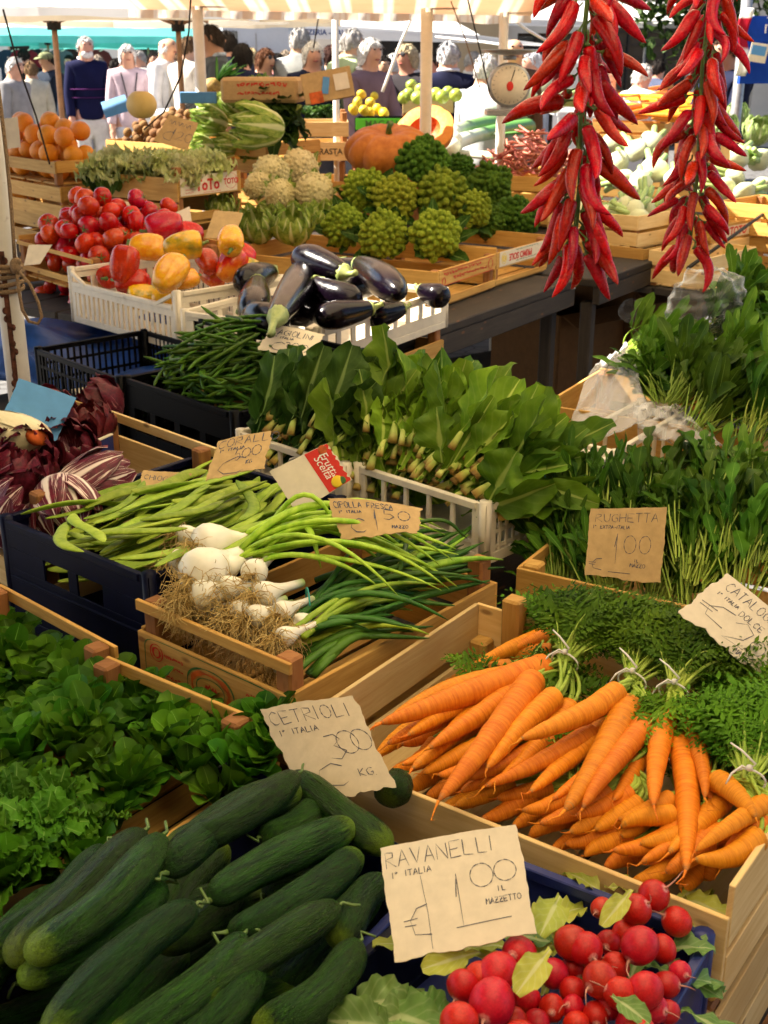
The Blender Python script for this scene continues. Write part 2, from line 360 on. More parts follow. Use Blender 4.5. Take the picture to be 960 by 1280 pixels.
def strokes(txt,x,y,h,asp=.75,gap=.35,jit=.05):
    out=[]; r=random.Random(txt)
    for ch in txt:
        g=GL.get(ch,GL.get(ch.upper(),''))
        wch=h*asp*(.25 if ch in 'I1.|' else 1)
        for st in [q for q in g.split(';') if q]:
            if st=='o': pts=[(.5+.5*math.cos(a+1.8),.5+.5*math.sin(a+1.8)) for a in np.linspace(0,6.6,34)]
            else: pts=[tuple(float(k) for k in p.split(',')) for p in st.split()]
            jj=.006 if st=='o' else jit
            pts=[(x+(a+r.uniform(-jj,jj))*wch,y+(b+r.uniform(-jj,jj))*h) for a,b in pts]
            # smooth a little
            q=[]
            for i in range(len(pts)-1):
                for k in range(3): q.append((pts[i][0]+(pts[i+1][0]-pts[i][0])*k/3,pts[i][1]+(pts[i+1][1]-pts[i][1])*k/3))
            q.append(pts[-1]); out.append(q)
        x+=wch+h*asp*gap
    return out
_dg=None
def text_mesh(s,size,mat,align='CENTER',extr=.0003,bold=0,shear=0):
    cu=bpy.data.curves.new('lettering','FONT'); cu.body=s; cu.size=size; cu.align_x=align; cu.align_y='CENTER'; cu.extrude=extr; cu.offset=bold; cu.shear=shear; cu.resolution_u=3
    o=bpy.data.objects.new('lettering',cu); COL.objects.link(o); dg=bpy.context.evaluated_depsgraph_get()
    me=bpy.data.meshes.new_from_object(o.evaluated_get(dg)); bpy.data.objects.remove(o); bpy.data.curves.remove(cu)
    me.name='lettering'; me.materials.clear(); me.materials.append(mat); return me

# ------------------------------------------------------------------ crates (local x: from near corner to the right-away, local y: to the left-away)
def sideframe(side,L1,L2):
    if side=='front': return (0,0),(0,1),L1,(-1,0)
    if side=='back':  return (L2,0),(0,1),L1,(1,0)
    if side=='right': return (0,0),(1,0),L2,(0,-1)
    return (0,L1),(1,0),L2,(0,1)
class Crate:
    def __init__(s,o,th,L1,L2,h,zb): s.o=o;s.th=th;s.L1=L1;s.L2=L2;s.h=h;s.zb=zb;s.B=np.array(o.location)
    def w(s,x,y,z=0):
        c,d=math.cos(s.th),math.sin(s.th); return np.array((s.B[0]+x*c-y*d,s.B[1]+x*d+y*c,s.B[2]+z))
    def dirv(s,a): return np.array((math.cos(s.th+a),math.sin(s.th+a),0))
def wood_crate(label,B,th,L1,L2,zr,h,slats=((.015,.07),(.085,.145)),over={},mat='wood',post=.03,posth=None,group='wooden produce crates',cat='crate',postmat='wood3',fill=True):
    th=R(th); o=thing('wooden_crate',label,cat,(B[0],B[1],zr-h),th,group); t=.007; posth=h if posth is None else posth
    for side in ('front','back','right','left'):
        mb=MB(); (ox,oy),(dx,dy),L,(nx,ny)=sideframe(side,L1,L2)
        inset=t if side in ('right','left') else 0
        for z0,z1 in over.get(side,slats):
            j=uni(-.003,.003); L_=L-2*inset-.002
            c=(ox+dx*L/2-nx*t/2*1.0,oy+dy*L/2-ny*t/2,(z0+z1)/2+j)
            a=math.atan2(dy,dx); cc,ss=math.cos(a),math.sin(a); tw=uni(-.006,.006)
            Rm=np.array(((cc,-ss,0),(ss,cc,0),(0,0,1)))@np.array(((math.cos(tw),0,math.sin(tw)),(0,1,0),(-math.sin(tw),0,math.cos(tw))))
            mb.box(c,(L_,t,z1-z0),Rm)
        if mb.n: obj('side_panel',mb.mesh('side_panel',M[mat]),o)
    for x in (0,1):
        for y in (0,1):
            mb=MB(); q=post; mb.box((t+q/2+.001 if x==0 else L2-t-q/2-.001,t+q/2+.001 if y==0 else L1-t-q/2-.001,posth/2),(q,q,posth-.002*0))
            obj('corner_post',mb.mesh('corner_post',M[postmat]),o)
    mb=MB()
    for k in range(5):
        wv=L1/5; mb.box((L2/2,wv*(k+.5),.006),(L2-.03,wv*.86,.006))
    obj('base',mb.mesh('base',M[mat]),o)
    return Crate(o,th,L1,L2,h,zr-h)
def plastic_crate(label,B,th,L1,L2,zr,h,mat,style='bars',group='plastic produce crates',over={},rimw=.012,low={}):
    th=R(th); o=thing('plastic_crate',label,'crate',(B[0],B[1],zr-h),th,group); t=.004
    for side in ('front','back','right','left'):
        mb=MB(); (ox,oy),(dx,dy),L,(nx,ny)=sideframe(side,L1,L2); a=math.atan2(dy,dx); cc,ss=math.cos(a),math.sin(a); Rm=np.array(((cc,-ss,0),(ss,cc,0),(0,0,1)))
        st=over.get(side,style); hh=h-low.get(side,0)
        def b(u0,u1,z0,z1,tt=t,off=0):
            c=(ox+dx*(u0+u1)/2-nx*(tt/2+off),oy+dy*(u0+u1)/2-ny*(tt/2+off),(z0+z1)/2); mb.box(c,(u1-u0,tt,z1-z0),Rm)
        e=.022
        b(e+.001,L-e-.001,hh-.014,hh,rimw,-.003)                     # rim
        b(e+.001,L-e-.001,0,.02,.008,-.001)                           # foot
        if st=='solid': b(e,L-e,.0205,hh-.0145,t)
        elif st=='windows':
            b(e,L-e,hh*.62,hh-.0145); n=4; g=(L-2*e)/n
            for k in range(n+1):
                u=min(max(e+g*k,e+.012),L-e-.012); b(u-.012,u+.012,.0205,hh*.62-.0005,t)
            b(e,L-e,.0205,hh*.3-.001,t*.8,.0005)
        elif st=='handle':
            b(e,L-e,.0205,hh*.56); b(e,L-e,hh*.47,hh*.50,.010,-.004); b(e,L-e,hh*.76,hh-.0145)
            for u0,u1 in ((e,L*.30),(L*.47,L*.53),(L*.70,L-e)): b(u0,u1,hh*.56+.0005,hh*.76-.0005)
        elif st=='bars':
            n=max(3,int(L/.06)); g=(L-2*e)/n
            for k in range(n+1):
                u=e+g*k; u=min(max(u,e+.006),L-e-.006); b(u-.0045,u+.0045,.0205,hh-.0145,.007,0)
            b(e,L-e,hh*.30,hh*.30+.008,.005,.0012)
            for k in range(n):
                for q in (-1,1): pass
        elif st=='grid':
            n=max(6,int(L/.022)); g=(L-2*e)/n
            for k in range(n+1):
                u=e+g*k; u=min(max(u,e+.004),L-e-.004); b(u-.0035,u+.0035,.0205,hh-.0145,t)
            for z in (.25,.5,.75): b(e,L-e,hh*z-.004,hh*z+.004,t*.7,.0006)
        elif st=='slots':
            n=int(L/.030); g=(L-2*e)/n
            for k in range(n+1):
                u=e+g*k; u=min(max(u,e+.006),L-e-.006); b(u-.0078,u+.0078,.0205,hh*.74-.0005,t)
            b(e,L-e,hh*.74,hh-.0145,t)
        elif st=='holes':
            n=max(3,int(L/.075)); g=(L-2*e)/n
            b(e,L-e,.0205,hh*.45,t)
            for k in range(n+1):
                u=e+g*k; u=min(max(u,e+.011),L-e-.011); b(u-.011,u+.011,hh*.45+.0005,hh*.8-.0005,t)
            b(e,L-e,hh*.8,hh-.0145,t)
        if low.get(side,0) and st=='slots':
            for ua,ub,sg in ((e,.10,1),(L-.10,L-e,-1)):
                p0=np.array((ox+dx*(ua if sg>0 else ub),oy+dy*(ua if sg>0 else ub),h-.01)); p1=np.array((ox+dx*(ub if sg>0 else ua),oy+dy*(ub if sg>0 else ua),hh-.004)); nn_=np.array((nx,ny,0))*.0005
                mb.bar(p0-nn_,p1-nn_,.010,.011)
        obj('side_wall',mb.mesh('side_wall',M[mat]),o)
    for x in (0,1):
        for y in (0,1):
            mb=MB(); q=.024; xc=q/2 if x==0 else L2-q/2; yc=q/2 if y==0 else L1-q/2
            for (px,py) in ((xc,q*.12 if y==0 else L1-q*.12),(q*.12 if x==0 else L2-q*.12,yc)):
                horiz=(px==xc)
                mb.box((px,py,h/2),(q,.006,h) if horiz else (.006,q,h))
            mb.sweep([(q*.35 if x==0 else L2-q*.35,q*.35 if y==0 else L1-q*.35,0),(q*.35 if x==0 else L2-q*.35,q*.35 if y==0 else L1-q*.35,h+.004)],q*.48,10)
            obj('corner_post',mb.mesh('corner_post',M[mat]),o)
    mb=MB(); mb.box((L2/2,L1/2,.004),(L2-.012,L1-.012,.006)); obj('base',mb.mesh('base',M[mat]),o)
    return Crate(o,th,L1,L2,h,zr-h)
def print_on(cr,side,u,z,text,size,mat,rot180=False,bold=.0,off=.0012,sx=1.0,label=None):
    """printed word lying on the outer face of a crate board, child of that board"""
    (ox,oy),(dx,dy),L,(nx,ny)=sideframe(side,cr.L1,cr.L2)
    n=Vector((nx,ny,0)); x=Vector((0,0,1)).cross(n); zz=Vector((0,0,1))
    if rot180: x=-x; zz=-zz
    me=text_mesh(text,size,M[mat],bold=bold) if isinstance(text,str) else text
    p=Vector((ox+dx*u,oy+dy*u,z))+n*off
    m=Matrix(((x.x*sx,zz.x,n.x,p.x),(x.y*sx,zz.y,n.y,p.y),(x.z*sx,zz.z,n.z,p.z),(0,0,0,1)))
    idx=['front','back','right','left'].index(side); panel=[c for c in cr.o.children if c.name.startswith('side_panel')][idx]
    return obj('lettering',me,panel,M=m)
def marks_mesh(items,mat):
    """flat printed marks: list of polylines (pts, width) in the panel plane"""
    mb=MB()
    for pts,wd in items:
        p=np.array([(a,b,0) for a,b in pts],float); 
        if len(p)>2 and np.allclose(p[0],p[-1]): pass
        mb.ribbon(p,np.tile((0,0,1.),(len(p),1)),wd)
    return mb.mesh('printed_marks',mat)
def ring(cx,cy,rx,ry,n=20,pw=2): 
    a=np.linspace(0,2*PI,n+1); f=lambda v:np.sign(v)*np.abs(v)**(2/pw); return [(cx+rx*f(math.cos(k)),cy+ry*f(math.sin(k))) for k in a]
def dashes(x0,x1,y,h,n,seed=1):
    r=random.Random(seed); out=[]; x=x0
    while x<x1:
        l=r.uniform(.3,1)*(x1-x0)/n
        for k in range(2): 
            q=[(x,y+h*r.uniform(.1,.9)),(x+l*.5,y+h*r.uniform(0,1)),(x+l*.75,y+h*r.uniform(.1,.9))]; out.append((q,h*.28))
        x+=l
    return out

# ------------------------------------------------------------------ price cards
def card(label,c,yb,yt,mat,texts,ink='inkblue',torn=(.02,.02,.02,.02),lw=.0009,bend=.0,band=None,group='handwritten price cards',extra=None):
    """c: corners TL,TR,BR,BL seen in the photograph; yb,yt: distance of lower and upper edge (pair = left,right)"""
    yb=yb if isinstance(yb,tuple) else (yb,yb); yt=yt if isinstance(yt,tuple) else (yt,yt)
    TL,TR,BR,BL=D(*c[0],yt[0]),D(*c[1],yt[1]),D(*c[2],yb[1]),D(*c[3],yb[0])
    nn=nrm(np.cross(TR-BL,TL-BL)); nn=-nn if nn[1]>0 else nn
    W=(np.linalg.norm(BR-BL)+np.linalg.norm(TR-TL))/2; H=(np.linalg.norm(TL-BL)+np.linalg.norm(TR-BR))/2
    r=random.Random(label)
    def pt(s,t,off=0):
        p=(BL*(1-s)+BR*s)*(1-t)+(TL*(1-s)+TR*s)*t
        return p+nn*(bend*W*(4*s*(1-s)-.5)+off)
    n=26; mb=MB(); S_=np.linspace(0,1,n); T_=np.linspace(0,1,n)
    ph=[[r.uniform(0,6.28) for _ in range(4)] for _ in range(4)]
    def wav(q,k): 
        a=ph[k]; return torn[k]*(.5*math.sin(9*q+a[0])+.35*math.sin(23*q+a[1])+.3*math.sin(47*q+a[2]))
    G={}
    V=[]
    for side in (.0006,-.0006):
        for i,s_ in enumerate(S_):
            for j,t_ in enumerate(T_):
                s2=s_+wav(t_,3)*(1-s_)**6-wav(t_,1)*s_**6; t2=t_+wav(s_,0)*(1-t_)**6*1.0-wav(s_,2)*t_**6
                cr=.0; V.append(pt(s2,t2,side))
    Q=[]
    N2=n*n
    for i in range(n-1):
        for j in range(n-1):
            a=i*n+j; Q.append((a,a+n,a+n+1,a+1)); Q.append((a+N2,a+1+N2,a+n+1+N2,a+n+N2))
    bd=[i*n for i in range(n)]+[(n-1)*n+j for j in range(1,n)]+[i*n+n-1 for i in range(n-2,-1,-1)]+[j for j in range(n-2,0,-1)]
    for k in range(len(bd)):
        a,b=bd[k],bd[(k+1)%len(bd)]; Q.append((a,b,b+N2,a+N2)[::-1])
    mb.add(np.array(V),Q,None,None,0,False)
    org=BL
    o=obj('price_card',mb.mesh('price_card',M[mat],org),None,org,label=label,cat='price card',group=group)
    def rib(pl,wd,m2,off=.0011):
        P2=np.array([pt(a,b,off) for a,b in pl]); m2.ribbon(P2,np.tile(nn,(len(P2),1)),wd)
    wm=MB()
    for tx in texts:
        s0,t0,h=tx[1],tx[2],tx[3]; asp=tx[4] if len(tx)>4 else .75; gap=tx[5] if len(tx)>5 else .35; slope=tx[6] if len(tx)>6 else 0; ww=tx[7] if len(tx)>7 else 1
        if isinstance(tx[0],str):
            k=H/W
            for pl in strokes(tx[0],0,0,h,asp,gap):
                rib([(s0+a*k,t0+b+slope*a*k) for a,b in pl],lw*ww,wm)
        else:
            for pl in tx[0]: rib(pl,lw*ww,wm)
    if wm.n: obj('handwriting',wm.mesh('handwriting',M[ink],org),o)
    if extra: extra(o,pt,nn,org,rib)
    return o
# ------------------------------------------------------------------ ground, buildings behind, awnings
def quadmesh(name,pts,mat,th=.003,n=(1,1),f=None):
    """a sheet with thickness through four corners; f(s,t)->offset vector adds sag"""
    a,b,c,d=[np.array(p,float) for p in pts]; mb=MB(); ns,nt_=n; V=[];UV=[]
    nn=nrm(np.cross(b-a,d-a))
    for off in (th/2,-th/2):
        for i in range(ns+1):
            for j in range(nt_+1):
                s,t=i/ns,j/nt_; p=(a*(1-s)+b*s)*(1-t)+(d*(1-s)+c*s)*t
                if f: p=p+np.array(f(s,t))
                V.append(p+nn*off); UV.append((s*np.linalg.norm(b-a),t*np.linalg.norm(d-a)))
    N2=(ns+1)*(nt_+1); Q=[]
    k=lambda i,j:i*(nt_+1)+j
    for i in range(ns):
        for j in range(nt_):
            q=(k(i,j),k(i+1,j),k(i+1,j+1),k(i,j+1)); Q.append(q); Q.append(tuple(x+N2 for x in q[::-1]))
    bd=[k(i,0) for i in range(ns+1)]+[k(ns,j) for j in range(1,nt_+1)]+[k(i,nt_) for i in range(ns-1,-1,-1)]+[k(0,j) for j in range(nt_-1,0,-1)]
    for x in range(len(bd)):
        p,q=bd[x],bd[(x+1)%len(bd)]; Q.append((p,p+N2,q+N2,q))
    mb.add(np.array(V),Q,None,UV,0,n!=(1,1)); return mb.mesh(name,mat)
def cobble():
    m,nt,b,N=newmat('basalt_sett_paving'); L=lambda a,bb:nt.links.new(a,bb)
    tc=N('TexCoord'); vo=N('TexVoronoi'); vo.feature='DISTANCE_TO_EDGE'; vo.inputs['Scale'].default_value=9; L(tc.outputs['Object'],vo.inputs['Vector'])
    n=noise(N,L,tc.outputs['Object'],6,5,.6)
    col=ramp(N,L,n,[(.3,(.07,.07,.075)),(.7,(.14,.135,.13))]); col=mixc(N,L,ramp(N,L,vo.outputs[0],[(.02,(1,1,1)),(.07,(0,0,0))]),col,(.035,.032,.03))
    L(col,b.inputs['Base Color']); setin(b,Roughness=.75)
    bp=N('Bump'); bp.inputs['Strength'].default_value=.5; L(vo.outputs[0],bp.inputs['Height']); L(bp.outputs[0],b.inputs['Normal']); return m
M['cobble']=cobble()
obj('ground',quadmesh('ground',[(-150,-60,0),(150,-60,0),(150,200,0),(-150,200,0)],M['cobble'],.02),kind='structure')
def stripes(name,base,st,scale,tr=.45,axis=0,w=.5,soft=.06):
    m,nt,b,N=newmat(name); L=lambda a,bb:nt.links.new(a,bb)
    tc=N('TexCoord'); sp=N('SeparateXYZ'); L(tc.outputs['UV'],sp.inputs[0])
    f=math_(N,L,'FRACT',math_(N,L,'MULTIPLY',sp.outputs[axis],scale))
    f2=math_(N,L,'FRACT',math_(N,L,'MULTIPLY',sp.outputs[axis],scale*3))
    col=mixc(N,L,ramp(N,L,f,[(w-soft,(0,0,0)),(w,(1,1,1)),(.97,(1,1,1)),(1,(0,0,0))]),base,st)
    col=mixc(N,L,ramp(N,L,f2,[(.7,(0,0,0)),(.75,(.5,.5,.5)),(.95,(.5,.5,.5)),(1,(0,0,0))]),col,st)
    n=noise(N,L,tc.outputs['UV'],3,4,.6); col=mixc(N,L,.18,col,ramp(N,L,n,[(.3,(.4,.3,.2)),(.7,(1,1,1))]),'MULTIPLY')
    L(col,b.inputs['Base Color']); setin(b,Roughness=.85,Specular_IOR_Level=.1)
    t=N('BsdfTranslucent'); L(col,t.inputs[0]); mx=N('MixShader'); mx.inputs[0].default_value=tr
    L(b.outputs[0],mx.inputs[1]); L(t.outputs[0],mx.inputs[2]); L(mx.outputs[0],nt.nodes['Material Output'].inputs[0]); return m
M['stripe']=stripes('striped_awning_cloth',(.86,.80,.72),(.74,.58,.44),5.0,.62)
M['cloth']=plain('cream_awning_cloth',(.88,.81,.66),.85,.1,var=.04,scale=3,tr=.82)
M['clothtan']=plain('tan_umbrella_cloth',(.82,.72,.56),.85,.1,var=.05,scale=3,tr=.65)
M['clothwhite']=plain('white_awning_cloth',(.84,.84,.84),.8,.1,var=.03,scale=3,tr=.5)
M['clothteal']=plain('turquoise_cloth',(.16,.60,.58),.7,.2,var=.06,scale=3,tr=.5)
M['umbwood']=plain('umbrella_wood',(.25,.12,.05),.5,.4,var=.15)
def sag(a): return lambda s,t:(0,0,-a*16*s*(1-s)*t*(1-t))
def awning(label,pts,mat,poles=(),val=None):
    o=thing('market_awning',label,'awning',tuple(np.mean(np.array(pts),0)*np.array((1,1,0))),0,'awnings over the stall')
    org=np.array(o.location)
    obj('fabric',quadmesh('fabric',[np.array(p)-org for p in pts],mat,.003,(10,10),sag(.03)),o)
    if val:
        a,b=np.array(pts[3],float)-org,np.array(pts[2],float)-org; n=28; mb=MB(); V=[];UV=[]
        for j in range(4):
            for i in range(n*6+1):
                t=i/(n*6); p=a*(1-t)+b*t
                hh=val*(1-.0*j)*j/3*(1+.12*math.sin(t*23)+.05*math.sin(t*51))
                V.append(p+np.array((0,.012*math.sin(t*80)*j/3,-hh-.001))); UV.append((t*np.linalg.norm(b-a)*1.6,.1*j))
        W_=n*6+1; Q=[(j*W_+i,j*W_+i+1,(j+1)*W_+i+1,(j+1)*W_+i) for j in range(3) for i in range(n*6)]
        mb.add(V,Q,None,UV,0,True); obj('valance',mb.mesh('valance',mat),o)
    return o
awning('striped cloth awning with a ragged fringe over the back of the stall',[(-1.25,3.93,2.22),(.72,3.93,2.22),(.72,6.35,1.835),(-1.25,6.35,1.865)],M['stripe'],val=.035)
awning('cream cloth awning over the front of the stall',[(-.85,-.35,2.62),(1.15,-.35,2.62),(1.15,2.97,2.34),(-.85,2.97,2.34)],M['cloth'])
M['clothdark']=plain('light_block_cloth',(.05,.09,.06),.85,.1,var=.06,scale=3,tr=.1)  # near opaque cloth for the added light-blocking panels
awning('unseen green cloth panel added to block light over the left side of the stall',[(-3.6,3.0,2.4),(-1.44,3.0,2.36),(-1.30,5.9,2.4),(-3.6,5.9,2.4)],M['clothdark'])  # unseen panel added so little light comes from the left
awning('unseen cream cloth panel added above the chilli strings to frame a sun gap',[(-.62,2.98,2.38),(1.9,2.98,2.5),(1.9,3.92,2.5),(-.62,3.92,2.38)],M['cloth'])  # unseen panel, its left edge leaves a gap for the aubergine sun patch
awning('unseen cream cloth panel added to shade the fennel crates',[(.75,3.94,2.5),(2.4,3.94,2.5),(2.4,6.6,2.42),(.75,6.6,2.42)],M['cloth'])  # unseen panel added to keep sun off the fennel
awning('unseen green cloth added to block light over the left front of the stall',[(-3.8,-.6,2.4),(-.78,-.6,2.70),(-.78,3.02,2.42),(-3.8,3.02,2.3)],M['clothdark'])  # unseen cloth added and widened to darken the left front
def pole(name,label,cat,a,b,r,mat,group=None,seg=14):
    mb=MB(); a=np.array(a,float); b=np.array(b,float); mb.sweep([a-a,(b-a)*.5,b-a],r,seg); return obj(name,mb.mesh(name,mat),None,a,label=label,cat=cat,group=group)
def vert(px,py,y): 
    p=D(px,py,y); return p
p=vert(533,70,6.2); pole('awning_pole','thick cream awning pole rising behind the cut pumpkin','pole',(p[0],p[1],0),(p[0],p[1],2.0),.029,M['creampole'],'awning poles')
p=vert(249,60,6.25); pole('awning_pole','white awning pole rising behind the green lettuce heads','pole',(p[0],p[1],0),(p[0],p[1],2.0),.027,M['polepaint'],'awning poles')
p=vert(629,60,6.3); pole('awning_pole','white awning pole beside the hanging dial scale','pole',(p[0]+.0,p[1],0),(p[0],p[1],2.0),.023,M['polepaint'],'awning poles')
p=vert(419,30,6.9); pole('awning_pole','thin pale pole behind the striped awning','pole',(p[0],p[1],0),(p[0],p[1],2.0),.018,M['polepaint'],'awning poles')
# the painted iron post at the left edge
p=vert(14,330,2.62)
po=thing('iron_post','white painted iron post with rust and a rope wound round it','post',(p[0]-.012,p[1],0))
mb=MB(); mb.sweep([(0,0,0),(0,0,1.2),(0,0,2.45)],.026,20); obj('post_tube',mb.mesh('post_tube',M['polepaint']),po)
mb=MB()
mb.box((.002,-.0262,1.02),(.011,.003,.48)); 
for k in range(26): mb.ball((uni(-.008,.01),-.0268,.79+.018*k),.0055,0,6,5,(1,.3,1.4))
obj('rusty_strip',mb.mesh('rusty_strip',M['rust']),po)
zr_=float(D(14,340,2.62)[2])
ro=thing('rope','beige rope wound round the iron post and hanging in a loop','rope',(p[0]-.012,p[1],zr_))
mb=MB()
for k in range(5):
    a=np.linspace(0,2*PI,24); z0=-.035+.0125*k+uni(-.002,.002); rr=.031+.002*(k%2)
    mb.sweep(np.stack([rr*np.cos(a),rr*np.sin(a),z0+.004*np.sin(a+k)],1),.0052,8,0)
mb.sweep(arc((.030,-.03,.03),(.033,-.02,.6),0,12)+np.array((0,0,0))+np.stack([.004*np.sin(np.linspace(0,5,12)),0*np.arange(12),0*np.arange(12)],1),.0042,7)
mb.ball((.031,-.035,.018),.012,0,9,7,(1,1,1.5)); mb.ball((.036,-.036,.028),.009,0,9,7)
mb.sweep(np.array([(.032,-.036,.015),(.034,-.04,-.03),(.038,-.042,-.075),(.05,-.042,-.10),(.068,-.04,-.105),(.078,-.04,-.09),(.074,-.04,-.06),(.06,-.04,-.02),(.045,-.04,.0),(.034,-.036,.012)]),.0036,7)
obj('cord',mb.mesh('cord',M['rope']),ro)
def cable(label,pts,r,mat='cord',name='guy_cord'):
    pts=np.array(pts,float)
    mb=MB(); o=pts[0]; q=[]
    for i in range(len(pts)-1):
        for k in range(5): q.append(pts[i]*(1-k/5)+pts[i+1]*k/5)
    q.append(pts[-1]); mb.sweep(np.array(q)-o,r,6); return obj(name,mb.mesh(name,M[mat]),None,o,label=label,cat='cord',group='cords of the awnings')
cable('dark cord running down from the white umbrella to the orange crate',[D(4,12,4.3),D(22,80,4.4),D(45,145,4.5),D(62,205,4.6)],.0035)
cable('dark bent cord hanging down beside the white pole to the kiwi box',[D(239,-10,5),D(236,40,5),D(226,95,5.05),D(205,140,5.1),D(180,162,5.2)],.0035)
cable('dark cord stretched from the striped awning towards the scale',[D(583,-8,5.4),D(597,50,5.5),D(612,115,5.6)],.0035)
cable('thin pale cord stretched beside the thick cream pole',[D(560,-8,6),D(582,50,6),D(600,110,6)],.003,'rope')
cable('dark cord tied to the pole behind the white umbrella',[D(405,0,6.6),D(398,22,6.6),D(392,60,6.6)],.004)
cable('white slack rope tied from the white pole to a market stand',[D(636,20,7),D(660,38,7.6),D(690,55,8.2)],.008,'tie')
cable('white guy line of the sloping white awning',[D(515,22,9),D(500,55,9),D(478,115,9)],.012,'tie')
cable('white rope running level behind the cream pole',[D(545,46,9),D(600,52,8.6),D(628,56,8.2)],.008,'tie')
# trestle tables
def table(label,O,th,u0,u1,v0,v1,z,mat='darkwood'):
    o=thing('trestle_table',label,'table',(O[0],O[1],0),R(th),'market tables'); mb=MB(); n=max(3,int((u1-u0)/.2))
    for k in range(n):
        a=u0+(u1-u0)*k/n; b=u0+(u1-u0)*(k+1)/n; mb.box(((v0+v1)/2,(a+b)/2,z-.015),(v1-v0,b-a-.006,.03))
    obj('tabletop',mb.mesh('tabletop',M[mat]),o)
    for y in (u0+.02,u1-.02):
        mb=MB(); mb.box(((v0+v1)/2,y,z-.066),(v1-v0-.02,.03,.07)); obj('rail',mb.mesh('rail',M[mat]),o)
    for x in (v0+.08,v1-.08):
        for y in (u0+.08,u1-.08):
            m2=MB(); m2.box((x,y,(z-.102)/2),(.05,.05,z-.102)); obj('leg',m2.mesh('leg',M[mat]),o)
    return o
TO=(.30,1.0)
table('dark wooden trestle table under the carrot and cucumber crates',TO,52,.58,1.35,-.72,1.38,.69)
table('dark wooden trestle table under the black plastic bean crates',TO,52,1.36,2.7,-.2,2.05,.695)
e1=P(600,392,.85)
bt=table('grey wooden trestle table under the broccoli crates',(e1[0],e1[1]),57,0,2.6,-.75,.78,.85)
p=P(880,368,.74); table('dark trestle table under the fennel crates',(p[0],p[1]),48,0,.95,0,2.6,.74)
table('grey trestle table at the back under the fruit and lettuce crates',(e1[0]+.43,e1[1]+.72),57,-.1,3.1,0,2.7,.845)
# ------------------------------------------------------------------ crates of the front stall
C={}
def u2(B,th,back_right=None): return B
def fromBR(p,th,L2):   # near corner from the back-right corner
    return (p[0]-L2*math.cos(R(th)),p[1]-L2*math.sin(R(th)))
q=P(915,1122,.845)
lowF={'front':((.015,.118),),'right':((.012,.07),(.08,.158)),'left':((.015,.068),(.085,.15)),'back':((.015,.07),(.085,.15))}
C['carrot']=wood_crate('pale slatted crate holding the bunched carrots',(q[0],q[1]),54.4,.585,.46,.85,.155,over=lowF,mat='wood2',posth=.10,postmat='wood')
for ch in list(C['carrot'].o.children):
    if ch.name.startswith('corner_post'):
        pass
mb=MB(); mb.box((.46-.022,.53-.023,.09),(.03,.03,.19)); obj('corner_post',mb.mesh('corner_post',M['wood']),C['carrot'].o)
C['onion']=wood_crate('printed wooden crate holding the spring onions',tuple(P(362,832,.885)[:2]),50,.325,.49,.885,.19,over={'front':((.03,.142),(.172,.189))},mat='wood')
C['flat']=plastic_crate('dark blue plastic crate full of flat green beans',tuple(P(185,722,.9)[:2]),50,.40,.46,.9,.20,'navy','handle')
bA=P(148,806,.835); bB=P(325,895,.835)
C['lettA']=wood_crate('wooden crate of leafy lettuce at the left edge below the blue bean crate',fromBR(bA,47,.48),47,.33,.48,.835,.14,over={'back':((.118,.138),),'front':((.01,.06),),'right':((.01,.05),),'left':((.01,.05),)})
C['lettB']=wood_crate('wooden crate of small round leaved lettuce beside the cucumbers',fromBR(bB,53,.5),53,.30,.5,.835,.14,over={'back':((.118,.138),),'front':((.01,.06),),'right':((.01,.05),),'left':((.01,.05),)})
cb=P(492,1040,.80)
C['cuc']=plastic_crate('black plastic crate heaped with cucumbers',fromBR((.085,1.10),50,.5),50,.37,.5,.80,.108,'navy','solid',low={'left':.055})
rb=P(893,1168,.80)
C['rad']=plastic_crate('bright blue plastic crate of red radishes',fromBR((rb[0],rb[1]),57,.42),57,.30,.42,.80,.108,'blue','solid')
r1=P(272,560,.93); r2=P(143,516,.93)
C['radic']=wood_crate('wooden crate with three heads of red radicchio',fromBR(r1,45,.40),45,.375,.40,.93,.235,over={'back':((.05,.185),(.215,.235)),'left':((.02,.10),(.215,.235)),'front':((.02,.08),),'right':((.02,.06),)},mat='wood2')
C['radic2']=wood_crate('wooden crate with dark red leaves behind the blue card',fromBR((r2[0]-.006,r2[1]+.006),45,.40),45,.40,.40,.93,.235,over={'back':((.02,.10),(.215,.235)),'right':((.02,.06),),'left':((.02,.06),)})
bl=P(150,474,.885); br=P(292,517,.885)
C['bean']=plastic_crate('black plastic crate full of thin green beans',(br[0],br[1]),44,.465,.37,.885,.19,'black','windows',over={'back':'bars'})
C['bean2']=plastic_crate('nearly empty black plastic crate left of the green beans',(bl[0]-.005,bl[1]+.005),42,.46,.36,.885,.19,'black','grid')
# the raised black crate standing behind the beans
q=P(441,442,.985)
C['blackback']=plastic_crate('empty black plastic crate standing between beans and aubergines',(q[0],q[1]),46,.62,.05,.985,.10,'black','bars')
q=P(608,632,.92)
C['chard']=plastic_crate('white plastic crate full of chard bunches',(q[0],q[1]),46,.33,.42,.92,.115,'white','bars',over={'right':'grid','left':'grid'})
q2=P(440,585,.92)
C['chard2']=plastic_crate('white plastic crate under the dark chard bunches by the red and white card',(q2[0]-.012,q2[1]+.012),46,.33,.42,.92,.115,'white','bars')
q=P(645,705,.86)
C['ruc']=wood_crate('low wooden crate packed with rocket bunches',(q[0]+.62*math.cos(R(-31)),q[1]+.62*math.sin(R(-31))),59,.62,.46,.86,.16,over={'front':((.09,.155),),'left':((.1,.15),)},mat='wood',postmat='wood')
